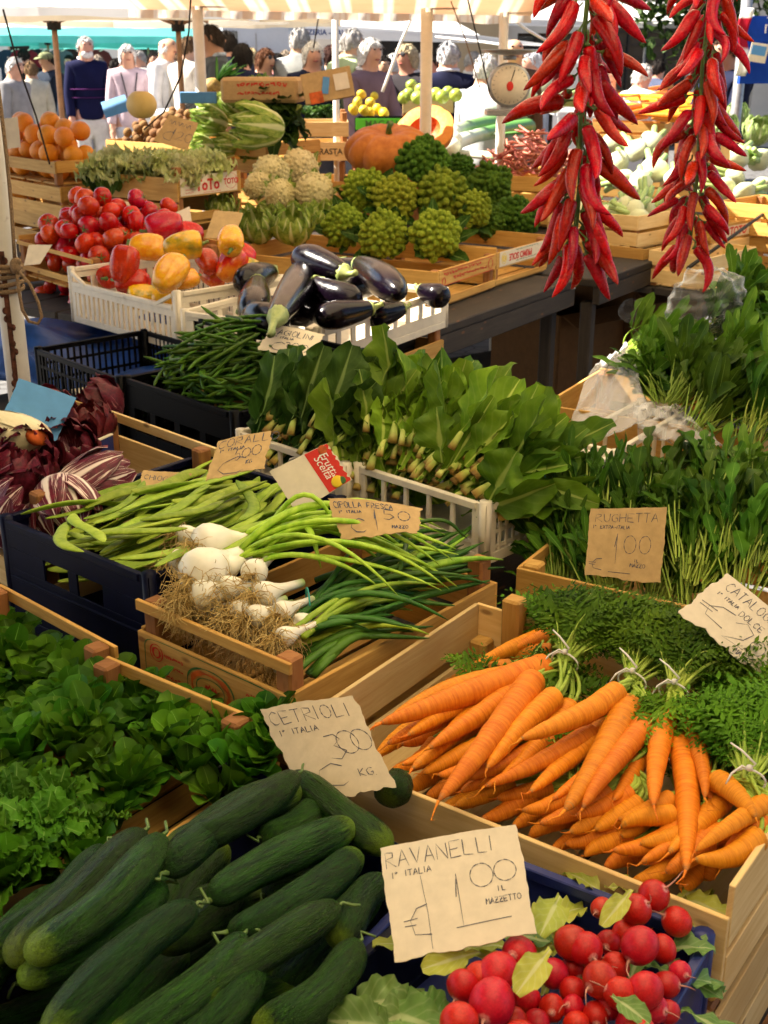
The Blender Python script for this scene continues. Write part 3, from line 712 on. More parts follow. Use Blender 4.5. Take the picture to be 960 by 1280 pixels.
# ------------------------------------------------------------------ crates of the middle and back tables
q=P(220,366,1.02)
C['pep']=plastic_crate('white plastic crate of sweet peppers',(q[0],q[1]),44,.60,.40,1.02,.17,'white','slots',over={'right':'holes','left':'holes','back':'slots'},low={'front':.04})
q=P(398,412,1.0)
C['egg']=plastic_crate('white plastic crate of glossy aubergines',(q[0],q[1]),58,.46,.68,1.0,.115,'white','holes')
q=P(548,338,.985)
C['broc']=wood_crate('printed wooden crate of romanesco broccoli with red stamps',(q[0],q[1]),60,.86,.46,.985,.135,over={'right':((.075,.13),(.015,.04)),'front':((.02,.13),)},mat='wood',posth=.13)
q=P(620,314,.985)
C['broc2']=wood_crate('wooden crate of broccoli with an upside down printed label',(q[0],q[1]),57,.45,.44,.985,.135,over={'right':((.07,.13),(.012,.03))},mat='wood')
q=P(114,324,1.03)
C['tom']=wood_crate('wooden crate heaped with round red tomatoes',(q[0],q[1]),40,.58,.50,1.03,.13,over={'front':((.115,.128),(.03,.05)),'right':((.03,.05),)})
C['tom2']=wood_crate('wooden crate of plum tomatoes under the round tomatoes',tuple(P(98,388,.85)[:2]),40,.58,.45,.87,.10,over={'front':((.0,.062),),'right':((.0,.06),)})
q=P(221,222,1.215)
C['toto']=wood_crate('wooden crate of curly white lettuce with red printed label',(q[0],q[1]),54,.46,.36,1.215,.19,slats=((.02,.085),(.098,.188)),over={'right':((.11,.19),(.02,.05))},posth=.225)
C['totobase']=wood_crate('wooden crate under the curly lettuce',(q[0]-.01,q[1]+.02),54,.46,.36,1.022,.17)
q=P(68,202,1.24)
C['orange']=wood_crate('wooden crate of oranges on a stack',(q[0],q[1]),40,.85,.26,1.24,.10,slats=((.05,.098),))
C['orangeb']=wood_crate('wooden crate directly under the orange crate',(q[0]+.01,q[1]+.01),40,.85,.26,1.138,.15)
C['orangec']=wood_crate('bottom wooden crate of the orange stack',(q[0]+.02,q[1]),40,.85,.26,.986,.13)
q=P(215,178,1.24)
C['kiwi']=wood_crate('wooden crate of kiwi fruit behind the curly lettuce',(q[0],q[1]+.22),50,.62,.5,1.19,.12)
C['kiwib']=wood_crate('wooden crate under the kiwi fruit',(q[0],q[1]+.23),50,.62,.5,1.068,.22)
q=P(300,182,1.25)
C['lett']=wood_crate('wooden crate of long green lettuces',(q[0]+.12,q[1]+.02),54,.62,.42,1.25,.14)
C['lettb']=wood_crate('wooden crate under the long green lettuces',(q[0]+.12,q[1]+.03),54,.62,.42,1.108,.22)
q=P(436,172,1.24)
C['cof']=wood_crate('pale wooden crate stamped with dark capital letters',(q[0],q[1]),93,.30,.40,1.36,.24,slats=((.0,.095),(.125,.20)),posth=.25,mat='wood2')
C['cofb']=wood_crate('wooden crate under the stamped pale crate',(q[0]-.02,q[1]+.02),80,.4,.40,1.115,.25)
q=P(702,222,1.10)
C['borl']=wood_crate('wooden crate of red borlotti beans',(q[0],q[1]),62,.50,.50,1.10,.14,over={'front':((.07,.14),(.0,.055))},mat='wood')
C['borlb']=wood_crate('printed wooden crate under the borlotti beans',(q[0],q[1]+.01),62,.50,.50,.955,.10)
q=P(890,274,1.0)
C['fen']=wood_crate('wooden crate of white fennel bulbs with a red printed label behind the chilli strings',(q[0],q[1]),46,.56,.5,1.0,.125,over={'front':((.03,.118),),'right':((.02,.092),)},mat='wood')
C['fenb']=wood_crate('wooden crate under the fennel crate',(q[0]+.005,q[1]+.01),46,.56,.5,.873,.13,mat='wood2')
q=P(880,368,.74); uq=(math.cos(R(138)),math.sin(R(138))); vq=(math.cos(R(48)),math.sin(R(48)))
C['fenc']=wood_crate('empty wooden crate at the table front below the chilli strings',(q[0]+uq[0]*.30+vq[0]*.015,q[1]+uq[1]*.30+vq[1]*.015),48,.50,.42,.872,.13,mat='wood')
C['fend']=wood_crate('wooden crate stacked on the empty one left of the fennel',(q[0]+uq[0]*.36+vq[0]*.05,q[1]+uq[1]*.36+vq[1]*.05),48,.46,.40,1.0,.126,mat='wood2')
C['fene']=wood_crate('empty wooden crate at the table corner behind the iron bar',(q[0]+uq[0]*.0+vq[0]*.02,q[1]+uq[1]*.0+vq[1]*.02),48,.28,.42,.872,.13,mat='wood2')
q=P(1000,262,1.03)
C['toto2']=wood_crate('wooden crate at the right edge beyond the fennel',(q[0],q[1]),46,.40,.40,1.03,.14)
C['toto2b']=wood_crate('wooden crate at the right edge under the other one',(q[0]+.01,q[1]+.02),46,.40,.40,.888,.145)
q=P(832,150,1.25)
C['rcar']=wood_crate('wooden crate of loose carrots at the back',(q[0],q[1]),70,.50,.4,1.25,.17)
C['rcarb']=wood_crate('wooden crate under the loose carrots',(q[0],q[1]+.01),70,.50,.4,1.078,.35)
q=P(905,182,1.15)
C['sav']=wood_crate('brown wooden crate of savoy cabbages at the right edge',(q[0],q[1]),60,.3,.5,1.15,.10,slats=((.0,.10),),mat='wood3')
C['savb']=wood_crate('wooden crate under the savoy cabbages',(q[0]+.02,q[1]+.01),60,.3,.5,1.048,.32)
q=P(655,152,1.2)
C['kohl']=plastic_crate('black plastic crate of green apples under the scale',(q[0],q[1]),86,.34,.4,1.25,.13,'black','bars')
C['kohlb']=wood_crate('wooden crate under the black apple crate',(q[0]-.01,q[1]+.01),86,.34,.4,1.118,.38)
# ------------------------------------------------------------------ printing on the crates
o=C['onion']; G_=M['greenink']; Lc=o.L1
print_on(o,'front',Lc/2,.094,marks_mesh([(ring(0,0,.145,.043,40,8),.0016),(ring(0,0,.050,.031,36,2.2),.003),(ring(0,0,.030,.0165,30,2.2),.002)],M['greenink']),1,'greenink')
print_on(o,'front',Lc/2,.094,marks_mesh([(ring(0,0,.040,.0238,36,2.2),.0075)],M['orangeink']),1,'orangeink',off=.0010)
print_on(o,'front',Lc/2,.094,marks_mesh([(ring(-.118,.022,.014,.014),.0022),(ring(-.118,.022,.008,.008),.004)]+dashes(-.10,-.06,.02,.006,6,1)+dashes(-.10,-.062,.004,.005,5,2)+dashes(-.118,-.072,-.014,.006,5,3)+dashes(.075,.098,.018,.006,3,4)+dashes(.075,.095,.006,.006,3,5)+dashes(.066,.096,-.022,.011,4,6)+dashes(.115,.138,.012,.005,4,7)+dashes(.105,.135,-.026,.006,5,8)+[(ring(.112,-.018,.009,.009),.003)]+dashes(-.012,.012,-.004,.012,3,9),M['redink']),1,'redink')
o=C['toto']
print_on(o,'right',.17,.155,marks_mesh([([(-.155,0),(.165,0)],.074)],M['card2']),1,'card2',off=.0009)
print_on(o,'right',.165,.150,'ToTo',.058,'redink',bold=.0022)
print_on(o,'right',.30,.155,'TOTO',.030,'redink',bold=.001)
print_on(o,'right',.17,.155,marks_mesh([(ring(-.115,.012,.014,.014),.002),(ring(.13,.002,.034,.03),.0025)]+dashes(-.13,-.09,-.018,.005,4,1)+dashes(-.13,-.085,-.03,.005,4,2)+dashes(-.03,.06,-.034,.004,6,3),M['redink']),1,'redink')
o=C['fen']
print_on(o,'right',.25,.056,marks_mesh([([(-.19,0),(.19,0)],.05)],M['card2']),1,'card2',off=.0009)
print_on(o,'right',.24,.055,'TOTO',.052,'redink',bold=.0015)
print_on(o,'right',.25,.056,marks_mesh([(ring(.15,.0,.018,.018),.003)]+dashes(-.16,-.08,.01,.006,4,1)+dashes(-.16,-.1,-.012,.006,3,2),M['redink']),1,'redink')
o=C['broc']
print_on(o,'right',.23,.102,marks_mesh(dashes(-.19,.10,.008,.012,9,1)+dashes(-.12,.14,-.012,.012,9,2)+[(ring(.175,.0,.018,.018),.004),(ring(-.19,-.01,.012,.012),.005)]+[([(-.2,.024),(.2,.024)],.002),([(-.2,-.024),(.2,-.024)],.002)],M['redink']),1,'redink')
o=C['broc2']
print_on(o,'right',.22,.10,marks_mesh([([(-.19,0),(.19,0)],.055)],M['card2']),1,'card2',off=.0009)
print_on(o,'right',.20,.100,'PRIMO SOLE',.034,'redink',rot180=True,bold=.001)
print_on(o,'right',.22,.100,marks_mesh([(ring(-.155,0,.018,.02),.004),(ring(-.155,0,.008,.01),.008)],M['yellow']),1,'yellow')
print_on(o,'right',.24,.100,marks_mesh(dashes(-.08,.1,.019,.005,8,1)+dashes(-.08,.1,-.021,.005,8,4),M['greenink']),1,'greenink')
print_on(C['borlb'],'front',.25,.05,marks_mesh(dashes(-.2,.0,.012,.012,8,1)+dashes(-.15,.08,-.012,.01,8,2)+[(ring(.15,0,.02,.02),.004)],M['redink']),1,'redink')
o=C['cof']
print_on(o,'front',.15,.047,'COFERASTA',.042,'ink',bold=.0006)
print_on(C['orangec'],'right',.13,.10,'BARI',.05,'redink',bold=.002)
print_on(C['fenb'],'front',.22,.10,marks_mesh(dashes(-.18,.12,.01,.014,8,3)+dashes(-.12,.15,-.02,.01,8,5),M['redink']),1,'redink')
# ------------------------------------------------------------------ produce materials
M['cuc']=organic('cucumber_skin',(.002,.014,.001),(.020,.078,.005),5,(1,14,14),rough=.30,bump=.8,bscale=18,spec=.20,coord='Object',tip=((.15,.25,.015),.86,1.0),tnoise=.2,spots=((.13,.19,.05),40,.13),jit=.3,hj=.014,dirt=((.07,.11,.03),5.,.70))
M['carrot']=organic('carrot_skin',(.66,.17,.006),(.86,.30,.018),6,(12,1,1),rough=.5,bump=.35,bscale=14,spec=.25,jit=.14,hj=.010,spots=((.36,.11,.02),34,.08),tip=((.46,.20,.06),.94,1.0),dirt=((.42,.16,.04),6.,.64))
M['radish']=organic('radish_skin',(.40,.003,.004),(.56,.010,.010),8,rough=.36,bump=.12,bscale=30,spec=.35,jit=.16,hj=.008,tip=((.70,.35,.32),.97,1.0),tnoise=.05)
M['radroot']=plain('radish_root',(.62,.30,.24),.6,.3,var=.2)
M['chili']=organic('chilli_skin',(.30,.0015,.001),(.52,.005,.002),9,rough=.27,bump=.4,bscale=14,spec=.26,coat=.08,jit=.28,hj=.008,dirt=((.16,.004,.003),4.,.60))
M['pepred']=organic('red_pepper_skin',(.42,.004,.002),(.58,.016,.005),4,rough=.24,bump=.12,bscale=8,spec=.4,coat=.15,jit=.15)
M['pepyel']=organic('yellow_pepper_skin',(.80,.30,.006),(.85,.46,.02),5,rough=.24,bump=.1,bscale=12,coat=.3,jit=.08)
M['pepmix']=organic('turning_pepper_skin',(.80,.40,.01),(.16,.18,.02),1.3,rough=.24,bump=.1,bscale=12,coat=.3,jit=.08,lo=.45,hi=.62)
M['pepor']=organic('orange_red_pepper_skin',(.62,.03,.006),(.80,.28,.01),1.3,rough=.24,bump=.1,bscale=12,coat=.3,lo=.42,hi=.6)
M['egg']=organic('aubergine_skin',(.0015,.0008,.002),(.004,.0015,.006),6,rough=.22,spec=.26,coat=.08,jit=.2)
M['tom']=organic('tomato_skin',(.44,.006,.003),(.60,.022,.006),5,rough=.24,spec=.4,coat=.12,jit=.2,hj=.012)
M['orange']=organic('orange_peel',(.80,.24,.004),(.90,.32,.01),9,rough=.42,bump=.4,bscale=140,jit=.08)
M['lemon']=organic('lemon_peel',(.80,.50,.008),(.85,.60,.02),9,rough=.42,bump=.4,bscale=100,jit=.08)
M['apple']=organic('green_apple_skin',(.28,.36,.04),(.38,.46,.07),9,rough=.3,jit=.12)
M['kiwi']=organic('kiwi_skin',(.17,.085,.03),(.26,.14,.055),20,rough=.85,bump=.5,bscale=200,spec=.2,jit=.2)
M['pump']=organic('pumpkin_rind',(.40,.115,.014),(.54,.19,.03),6,rough=.5,spec=.3,bump=.2,bscale=20,jit=.05,spots=((.56,.26,.08),24,.08))
M['pumpcut']=organic('pumpkin_flesh',(.66,.17,.008),(.76,.24,.015),30,rough=.6,bump=.5,bscale=60)
M['pumpseed']=organic('pumpkin_cavity',(.50,.08,.008),(.62,.14,.012),60,rough=.6,bump=1,bscale=90)
M['melon']=organic('melon_rind',(.60,.44,.12),(.70,.52,.20),8,rough=.6,bump=.3,bscale=60)
M['roman']=organic('romanesco_florets',(.13,.20,.010),(.36,.43,.04),10,rough=.75,bump=1,bscale=120,spec=.12,jit=.18,hj=.018)
M['roman2']=organic('broccoli_florets',(.030,.095,.008),(.11,.22,.02),10,rough=.75,bump=1,bscale=120,spec=.12,jit=.2,hj=.012)
M['cauli']=organic('cauliflower_curd',(.70,.60,.27),(.84,.77,.46),50,rough=.75,bump=.8,bscale=120,spec=.15,jit=.06)
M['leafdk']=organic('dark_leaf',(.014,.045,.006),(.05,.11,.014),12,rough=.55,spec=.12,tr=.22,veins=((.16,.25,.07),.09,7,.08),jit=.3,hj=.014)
M['chard']=organic('chard_leaf',(.045,.125,.006),(.19,.33,.020),9,rough=.5,bump=.5,bscale=40,spec=.14,tr=.32,veins=((.38,.48,.10),.12,6,.10),jit=.4,hj=.014)
M['chardst']=organic('chard_stalk',(.30,.40,.06),(.52,.56,.16),30,rough=.5,spec=.2,tip=((.30,.18,.04),.40,.05),jit=.3)
M['soncino']=organic('lambs_lettuce_leaf',(.018,.080,.003),(.088,.23,.010),10,rough=.5,bump=.2,bscale=30,spec=.14,tr=.30,veins=((.16,.33,.04),.05,6,.03),jit=.45,hj=.014)
M['frill']=organic('frilly_lettuce_leaf',(.035,.13,.006),(.09,.24,.014),12,rough=.5,bump=.3,bscale=50,spec=.12,tr=.3,veins=((.18,.32,.06),.07,6,.06),jit=.3)
M['ruc']=organic('rocket_leaf',(.020,.072,.004),(.095,.20,.014),10,rough=.5,bump=.3,bscale=50,spec=.12,tr=.3,veins=((.20,.34,.06),.05,6,.04),jit=.4,hj=.016)
M['rucst']=organic('rocket_stem',(.22,.34,.04),(.38,.48,.10),30,rough=.5,spec=.15,jit=.3)
M['fern']=organic('carrot_leaf',(.030,.10,.004),(.15,.30,.016),9,rough=.55,spec=.1,tr=.3,jit=.35,hj=.014)
M['fernst']=organic('carrot_leaf_stem',(.26,.40,.04),(.44,.56,.11),30,rough=.5,spec=.2)
M['bean']=organic('green_bean_skin',(.020,.070,.004),(.075,.165,.010),12,rough=.5,spec=.18,jit=.45,hj=.016)
M['flat']=organic('flat_bean_skin',(.19,.30,.018),(.33,.44,.05),10,rough=.5,bump=.25,bscale=20,spec=.18,jit=.25,hj=.012)
M['borl']=organic('borlotti_pod',(.38,.03,.03),(.60,.34,.20),26,(1,2,2),rough=.5,jit=.25,lo=.45,hi=.62)
M['onion']=organic('onion_bulb',(.78,.74,.60),(.84,.82,.72),20,rough=.34,spec=.35,tip=((.42,.55,.16),.78,1.0),jit=.05)
M['onleaf']=organic('onion_leaf',(.17,.32,.012),(.38,.52,.05),16,(3,1,1),rough=.4,spec=.25,jit=.35,hj=.02)
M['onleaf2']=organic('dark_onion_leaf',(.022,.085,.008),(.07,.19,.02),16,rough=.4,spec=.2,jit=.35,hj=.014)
M['root']=organic('onion_roots',(.42,.24,.07),(.70,.50,.22),60,rough=.9,spec=.1,jit=.2)
M['radic']=organic('radicchio_leaf',(.060,.006,.012),(.15,.012,.030),8,rough=.42,spec=.3,rays=((.74,.60,.54),13.,.50),veins=((.74,.64,.58),.16,6,.0),jit=.2,hj=.01)
M['radic2']=organic('dark_radicchio_leaf',(.055,.005,.009),(.15,.012,.022),10,rough=.45,spec=.25,rays=((.44,.18,.18),12.,.60),jit=.25)
M['variegato']=organic('white_radicchio_leaf',(.74,.66,.42),(.80,.72,.50),8,rough=.45,spec=.3,rays=((.30,.03,.05),5.,.60),jit=.05)
M['cabb']=organic('lettuce_leaf',(.13,.26,.025),(.44,.52,.12),5,rough=.5,bump=.45,bscale=26,spec=.15,tr=.25,veins=((.66,.70,.36),.28,7,.08),jit=.2,hj=.01)
M['curly']=organic('curly_endive_leaf',(.44,.54,.14),(.82,.82,.48),8,rough=.6,bump=.3,bscale=40,spec=.1,tr=.4,veins=((.78,.80,.56),.2,6,.08),jit=.15)
M['savoy']=organic('savoy_leaf',(.16,.29,.06),(.36,.46,.17),12,rough=.55,bump=1,bscale=45,spec=.2,tr=.12,veins=((.60,.64,.42),.16,6,.22),jit=.15)
M['fennel']=organic('fennel_bulb',(.46,.50,.28),(.60,.62,.42),6,(5,5,1),rough=.42,spec=.3,jit=.08)
M['fenst']=organic('fennel_stalk',(.24,.38,.10),(.40,.52,.20),14,rough=.42)
M['leekw']=organic('leek_shaft',(.74,.74,.56),(.80,.80,.66),16,rough=.4,tip=((.10,.26,.05),.25,.6))
M['stem']=organic('green_stem',(.07,.14,.02),(.14,.22,.05),30,rough=.5)
M['calyx']=organic('aubergine_calyx',(.16,.22,.05),(.28,.32,.10),20,rough=.5,bump=.3)
M['yleaf']=organic('yellowing_radish_leaf',(.34,.42,.04),(.55,.55,.08),10,rough=.5,bump=.3,bscale=40,tr=.3,veins=((.55,.58,.25),.14,6,.3),jit=.15)
M['gleaf']=organic('radish_leaf',(.12,.26,.05),(.22,.38,.09),10,rough=.5,bump=.3,bscale=40,tr=.3,veins=((.45,.55,.25),.14,6,.3),jit=.15)
M['brownleaf']=organic('wilted_leaf',(.16,.09,.03),(.28,.18,.06),14,rough=.7,jit=.2)
def bagmat():
    m,nt,b,N=newmat('clear_plastic_film'); L=lambda a,bb:nt.links.new(a,bb)
    setin(b,Base_Color=(.75,.76,.78,1),Roughness=.22,Specular_IOR_Level=.6)
    tc=N('TexCoord'); vo=N('TexVoronoi'); vo.feature='DISTANCE_TO_EDGE'; vo.inputs['Scale'].default_value=15; L(mixc(N,L,.1,tc.outputs['Object'],noise(N,L,tc.outputs['Object'],20,3)),vo.inputs['Vector']); bp=N('Bump'); bp.inputs['Strength'].default_value=.4; bp.inputs['Distance'].default_value=.01; L(vo.outputs[0],bp.inputs['Height']); L(bp.outputs[0],b.inputs['Normal'])
    tr=N('BsdfTransparent'); tr.inputs[0].default_value=(.93,.93,.94,1); mx=N('MixShader'); lw=N('LayerWeight'); lw.inputs[0].default_value=.35
    L(math_(N,L,'MULTIPLY_ADD',lw.outputs['Facing'],.5,.05),mx.inputs[0]); L(tr.outputs[0],mx.inputs[1]); L(b.outputs[0],mx.inputs[2]); L(mx.outputs[0],nt.nodes['Material Output'].inputs[0]); return m
M['bag']=bagmat()
# ------------------------------------------------------------------ produce: shapes
def prof(t,*k): return np.interp(t,[a for a,_ in k],[b for _,b in k])
def send(n,p=1.6):
    x=np.linspace(-1,1,n); return (np.sign(x)*(1-(1-np.abs(x))**p)+1)/2
def unit_curved(n,bend,bend2=0):
    t=send(n); return t,np.stack([t,bend*4*t*(1-t)+bend2*np.sin(2*PI*t),0*t],1)
def cucumber(i):
    r_=random.Random(i); t,p=unit_curved(22,r_.uniform(.02,.11)*r_.choice((1,1,-1)),r_.uniform(-.012,.012)); R0=.113
    rr=R0*np.clip(1-np.abs(2*t-1)**5.5,0,1)**.5*(1-.14*(1-t)-.05*np.cos(9*t+i)); mb=MB()
    mb.sweep(p,np.maximum(rr,.004),18,afun=lambda l,a:1+.022*np.cos(a*7+i)+.020*np.cos(3*a+5*l+i)+.012*np.sin(2*a+14*l))
    a=p[0]; st=MB(); pts=np.array([a+(.01,0,0),a+(-.03,.01,.01),a+(-.07,.03*r_.choice((1,-1)),.02),a+(-.10,.06*r_.choice((1,-1)),.01)]); st.sweep(pts,[.018,.010,.009,.008],6)
    return mb.mesh('cucumber',M['cuc']),st.mesh('stem',M['stem'])
CUC=[cucumber(i) for i in range(6)]
def between(name,meshes,A,B,label=None,cat=None,group=None,parent=None,roll=0,part=None,up=(0,0,1),thick=None):
    A=np.asarray(A);B=np.asarray(B); ln=np.linalg.norm(B-A); m=frameM(A,B-A,up,ln,roll)
    if thick: m=m@Matrix.Diagonal((1,thick/ln,thick/ln,1))
    if parent: m=parent.matrix_basis.inverted()@m
    o=obj(name,meshes[0],parent,None,m,label,cat,group)
    if len(meshes)>1 and meshes[1]: obj(part or 'stem',meshes[1],o)
    return o
# cucumbers: stem end -> blossom end seen in the photograph, height of the middle
CL=[((372,968),(205,1062),.862,'long cucumber at the top of the heap nearest the round leaved lettuce'),
((366,968),(489,1062),.838,'strongly curved cucumber lying under the edge of the cetrioli price card'),
((208,1092),(377,988),.856,'straight cucumber just below the topmost long one'),
((325,1048),(412,1002),.833,'short cucumber wedged behind the two curved ones in the middle'),
((262,1126),(443,1032),.850,'thick cucumber in the middle of the heap pointing at the ravanelli card'),
((284,1166),(447,1066),.842,'cucumber with a pale tip just left of the ravanelli card'),
((203,1045),(30,1197),.868,'big cucumber with a yellow green tip at the left of the heap'),
((180,1040),(8,1203),.850,'cucumber lying behind the yellow tipped one at the left'),
((130,1060),(-30,1200),.838,'cucumber at the far left edge of the heap touching the frilly lettuce'),
((206,1105),(22,1228),.838,'low cucumber with pale tip below the big yellow tipped one'),
((245,1132),(55,1300),.862,'large cucumber running to the bottom edge of the photo'),
((305,1168),(128,1310),.848,'dark cucumber second from the left along the bottom edge'),
((322,1200),(205,1320),.828,'low dark cucumber between two bigger ones at the bottom'),
((425,1132),(238,1262),.842,'dark cucumber with a curly stem at the right of the bottom ones'),
((448,1178),(315,1290),.826,'cucumber along the black rim of the crate at the right'),
((482,1098),(418,1180),.822,'dark cucumber half hidden by the ravanelli card'),
((500,968),(478,1000),.832,'green cucumber tip poking out right of the cetrioli card'),
((80,1110),(-60,1290),.812,'cucumber deep in the left corner of the crate'),
((300,1100),(190,1180),.805,'deep lying cucumber in the dark gap of the heap'),
((330,1120),(420,1090),.80,'deep lying cucumber under the middle of the heap'),
((400,1240),(300,1330),.80,'deep lying cucumber at the bottom right of the crate'),]
for i,(a,b,z,lb) in enumerate(CL):
    A=P(*a,z+.004);B=P(*b,z-.006)
    ln=np.linalg.norm(B-A); o=between('cucumber',CUC[i%6],A,B,lb,'cucumber','cucumbers heaped in the crate',roll=[0.2,2.6,0.1,.3,.2,.0,.1,.3,.2,2.9,2.8,2.9,.2,2.8,.1,.2,.2,0,0,0,0][i],thick=min(max(ln,.185),.245))
cr=C['cuc']
for k in range(16):
    x=uni(.1,.40); y=uni(.06,.31); z=uni(.03,.055); d=cr.dirv(rng.normal()*.25); c_=cr.w(x,y,z); x=min(max(x,.12),.38)
    between('cucumber',CUC[k%6],cr.w(x,y,z)-d*.105,cr.w(x,y,z)+d*.105,'cucumber lying hidden in the bottom layer of the crate','cucumber','bottom layer of cucumbers',thick=.21)
# carrots
def carrot(i):
    r_=random.Random(i+50); n=20; t=np.r_[0,.008,.025,.05,np.linspace(.09,1,n-4)]
    p=np.stack([t,r_.uniform(-.05,.05)*4*t*(1-t)+.02*np.sin(5*t+i)*t,r_.uniform(-.02,.03)*4*t*(1-t)],1)
    sh=r_.choice((.55,.75,1.0)); R0=.096
    rr=R0*np.interp(t,[0,.008,.025,.05,.12,.5,.8,.93,.97,1],[.35,.72,.92,1,1.02,.84,.56,.34,.12,.02])
    rr=rr*(1+.02*np.sin(31*t+i)+.015*np.sin(53*t))
    mb=MB(); mb.sweep(p,rr,16,afun=lambda l,a:1+.015*np.cos(3*a+i)+.01*np.cos(7*a+40*l))
    # root hair at the tip
    k=MB(); a=p[-1]; k.sweep(np.array([a-(.015,0,0),a+(.03,.012,-.01),a+(.08,r_.uniform(-.05,.05),-.035),a+(.12,r_.uniform(-.09,.09),-.05)]),[.012,.006,.004,.002],5)
    return mb.mesh('root',M['carrot']),k.mesh('root_tip',M['carrot'])
CAR=[carrot(i) for i in range(8)]
def fern(mb,a,b,h,side,L_,n=11,mi=0,up=(0,0,1)):
    """one feathery leaf along a->b"""
    path=arc(a,b,h,n+2); a=np.asarray(a,float)
    mb.sweep(path,np.linspace(.0016,.0006,n+2),4,mi+1,caps=False)
    V=[];Q=[]
    d=np.gradient(path,axis=0)
    for i in range(3,n+2):
        dd=nrm(d[i]); s_=nrm(np.cross(dd,up)); uu=np.cross(s_,dd)
        ll=L_*math.sin(PI*min(1,(i-1.5)/(n+1.5)))**.7
        for sg in (-1,1):
            ax=nrm(s_*sg*.8+dd*.7+uu*uni(-.25,.35)); pr=nrm(np.cross(ax,uu)); 
            for k in range(9):
                f=(k+.6)/9.; c=path[i]+ax*ll*f; 
                q_=nrm(ax*.55+pr*(1 if k%2 else -1)*.9+uu*uni(-.5,.5)); l2=ll*.46*(1.1-f*.7); w2=nrm(np.cross(q_,uu+ax*.3))*l2*.19
                j=len(V); V+= [c,c+q_*l2*.5+w2,c+q_*l2,c+q_*l2*.5-w2]; Q.append((j,j+1,j+2,j+3))
    V=np.array(V); mb.add(V,Q,None,np.tile(((0,.5),(.5,.8),(1,.5),(.5,.2)),(len(Q),1)),mi,True)
def bunch_greens(o,tie,dirs,seed,nf,spread,L0,L1,zup):
    g=MB(); st=MB(); r_=random.Random(seed)
    return g
def carrot_bunch(label,tie,ztie,cs,greens,seed,nf=26,tiecol=True,fl=(.10,.22)):
    """tie: pixel of the knot; cs: crown px, tip px, height crown, height tip; greens: pixel towards which the leaves lie"""
    T=P(*tie,ztie); o=thing('carrot_bunch',label,'carrot bunch',T,0,'bunches of carrots')
    r_=random.Random(seed); st=MB(); 
    for k,(a,b,za,zb) in enumerate(cs):
        A=P(*a,za);B=P(*b,zb); between('root',CAR[(seed+k)%8],A,B,parent=o,roll=r_.uniform(0,6),part='root_tip',thick=min(max(np.linalg.norm(B-A),.155),.22)*r_.uniform(.78,.98))
        ax=nrm(A-B)
        for j in range(6):
            off=np.array([r_.uniform(-.006,.006) for _ in range(3)]); e=np.array([r_.uniform(-.009,.009) for _ in range(3)])
            q=np.array([A-ax*.006+off,A+ax*.028+off*1.3,T+e])-T
            pth=np.array([q[0]*(1-u)**2+2*q[1]*u*(1-u)+q[2]*u*u for u in np.linspace(0,1,7)]); st.sweep(pth,np.linspace(.0033,.0022,7),6,0)
    g=MB(); Gd=P(*greens,ztie)-T; Gd[2]=.02; L_=np.linalg.norm(Gd); Gd=nrm(Gd)
    sd_=nrm(np.cross(Gd,(0,0,1)))
    for k in range(int(nf*1.7)):
        s_=r_.gauss(0,.36); e0=np.array([r_.uniform(-.008,.008) for _ in range(3)]); ln=L_*r_.uniform(.65,1.15)
        d_=nrm(Gd+sd_*s_+np.array((0,0,r_.uniform(-.05,.28)))); b=e0+d_*ln; b[2]=min(b[2],.038)-r_.uniform(0,.03)
        fern(g,e0,b,r_.uniform(.0,.035),1,r_.uniform(.036,.060),13,0)
        if k<32:
            m_=e0+d_*ln*.5; st.sweep(arc(e0,m_,.008,6),np.linspace(.0028,.0017,6),5,0)
    obj('stems',st.mesh('stems',M['fernst']),o); obj('greens',g.mesh('greens',[M['fern'],M['fernst']]),o)
    if tiecol:
        tb=MB(); ax=Gd; y=nrm(np.cross(ax,(0,0,1))); z=np.cross(y,ax); a=np.linspace(0,2*PI,22)
        tb.sweep(np.outer(np.cos(a)*.019,y)+np.outer(np.sin(a)*.015,z),.0013,7)
        tb.sweep(np.array([z*.015,z*.024+y*.006,z*.034-y*.01+ax*.006,z*.036-y*.024+ax*.014]),[.0014,.0014,.0013,.001],6); tb.sweep(np.array([z*.015,z*.018-y*.008,z*.012-y*.018-ax*.01,z*.004-y*.022-ax*.02]),[.0014,.0013,.0013,.001],6); tb.ball(z*.017,.0042,0,8,6)
        obj('tie',tb.mesh('tie',M['tie']),o)
    return o
zc=.885
carrot_bunch('carrot bunch fanned out at the left with a knotted white tie',(706,828),zc+.01,
 [((688,832),(472,905),zc,.865),((646,846),(508,920),.865,.85),((663,850),(536,940),.872,.855),((668,848),(545,1005),zc,.852),((697,868),(608,962),zc,.862),((640,846),(480,900),.85,.845),((715,880),(620,975),.866,.85),((630,860),(515,962),.848,.84)],(768,772),1,30)
carrot_bunch('carrot bunch in the middle with one carrot lying across it',(790,852),zc+.012,
 [((775,862),(648,922),.905,.897),((787,878),(706,1012),zc+.004,.866),((812,900),(727,1014),zc,.86),((760,900),(660,990),.862,.85),((742,915),(605,985),.858,.846),((735,905),(570,975),.85,.84),((800,920),(690,1000),.856,.846)],(850,790),2,26)
carrot_bunch('carrot bunch with the longest upright carrot beside the white looped tie',(842,866),zc+.012,
 [((834,894),(816,1012),zc+.004,.866),((858,892),(880,1000),zc+.006,.87),((849,925),(855,1092),.876,.84),((884,908),(887,1000),.872,.86),((812,925),(765,1000),.866,.852),((868,940),(850,1040),.85,.84)],(885,800),3,24)
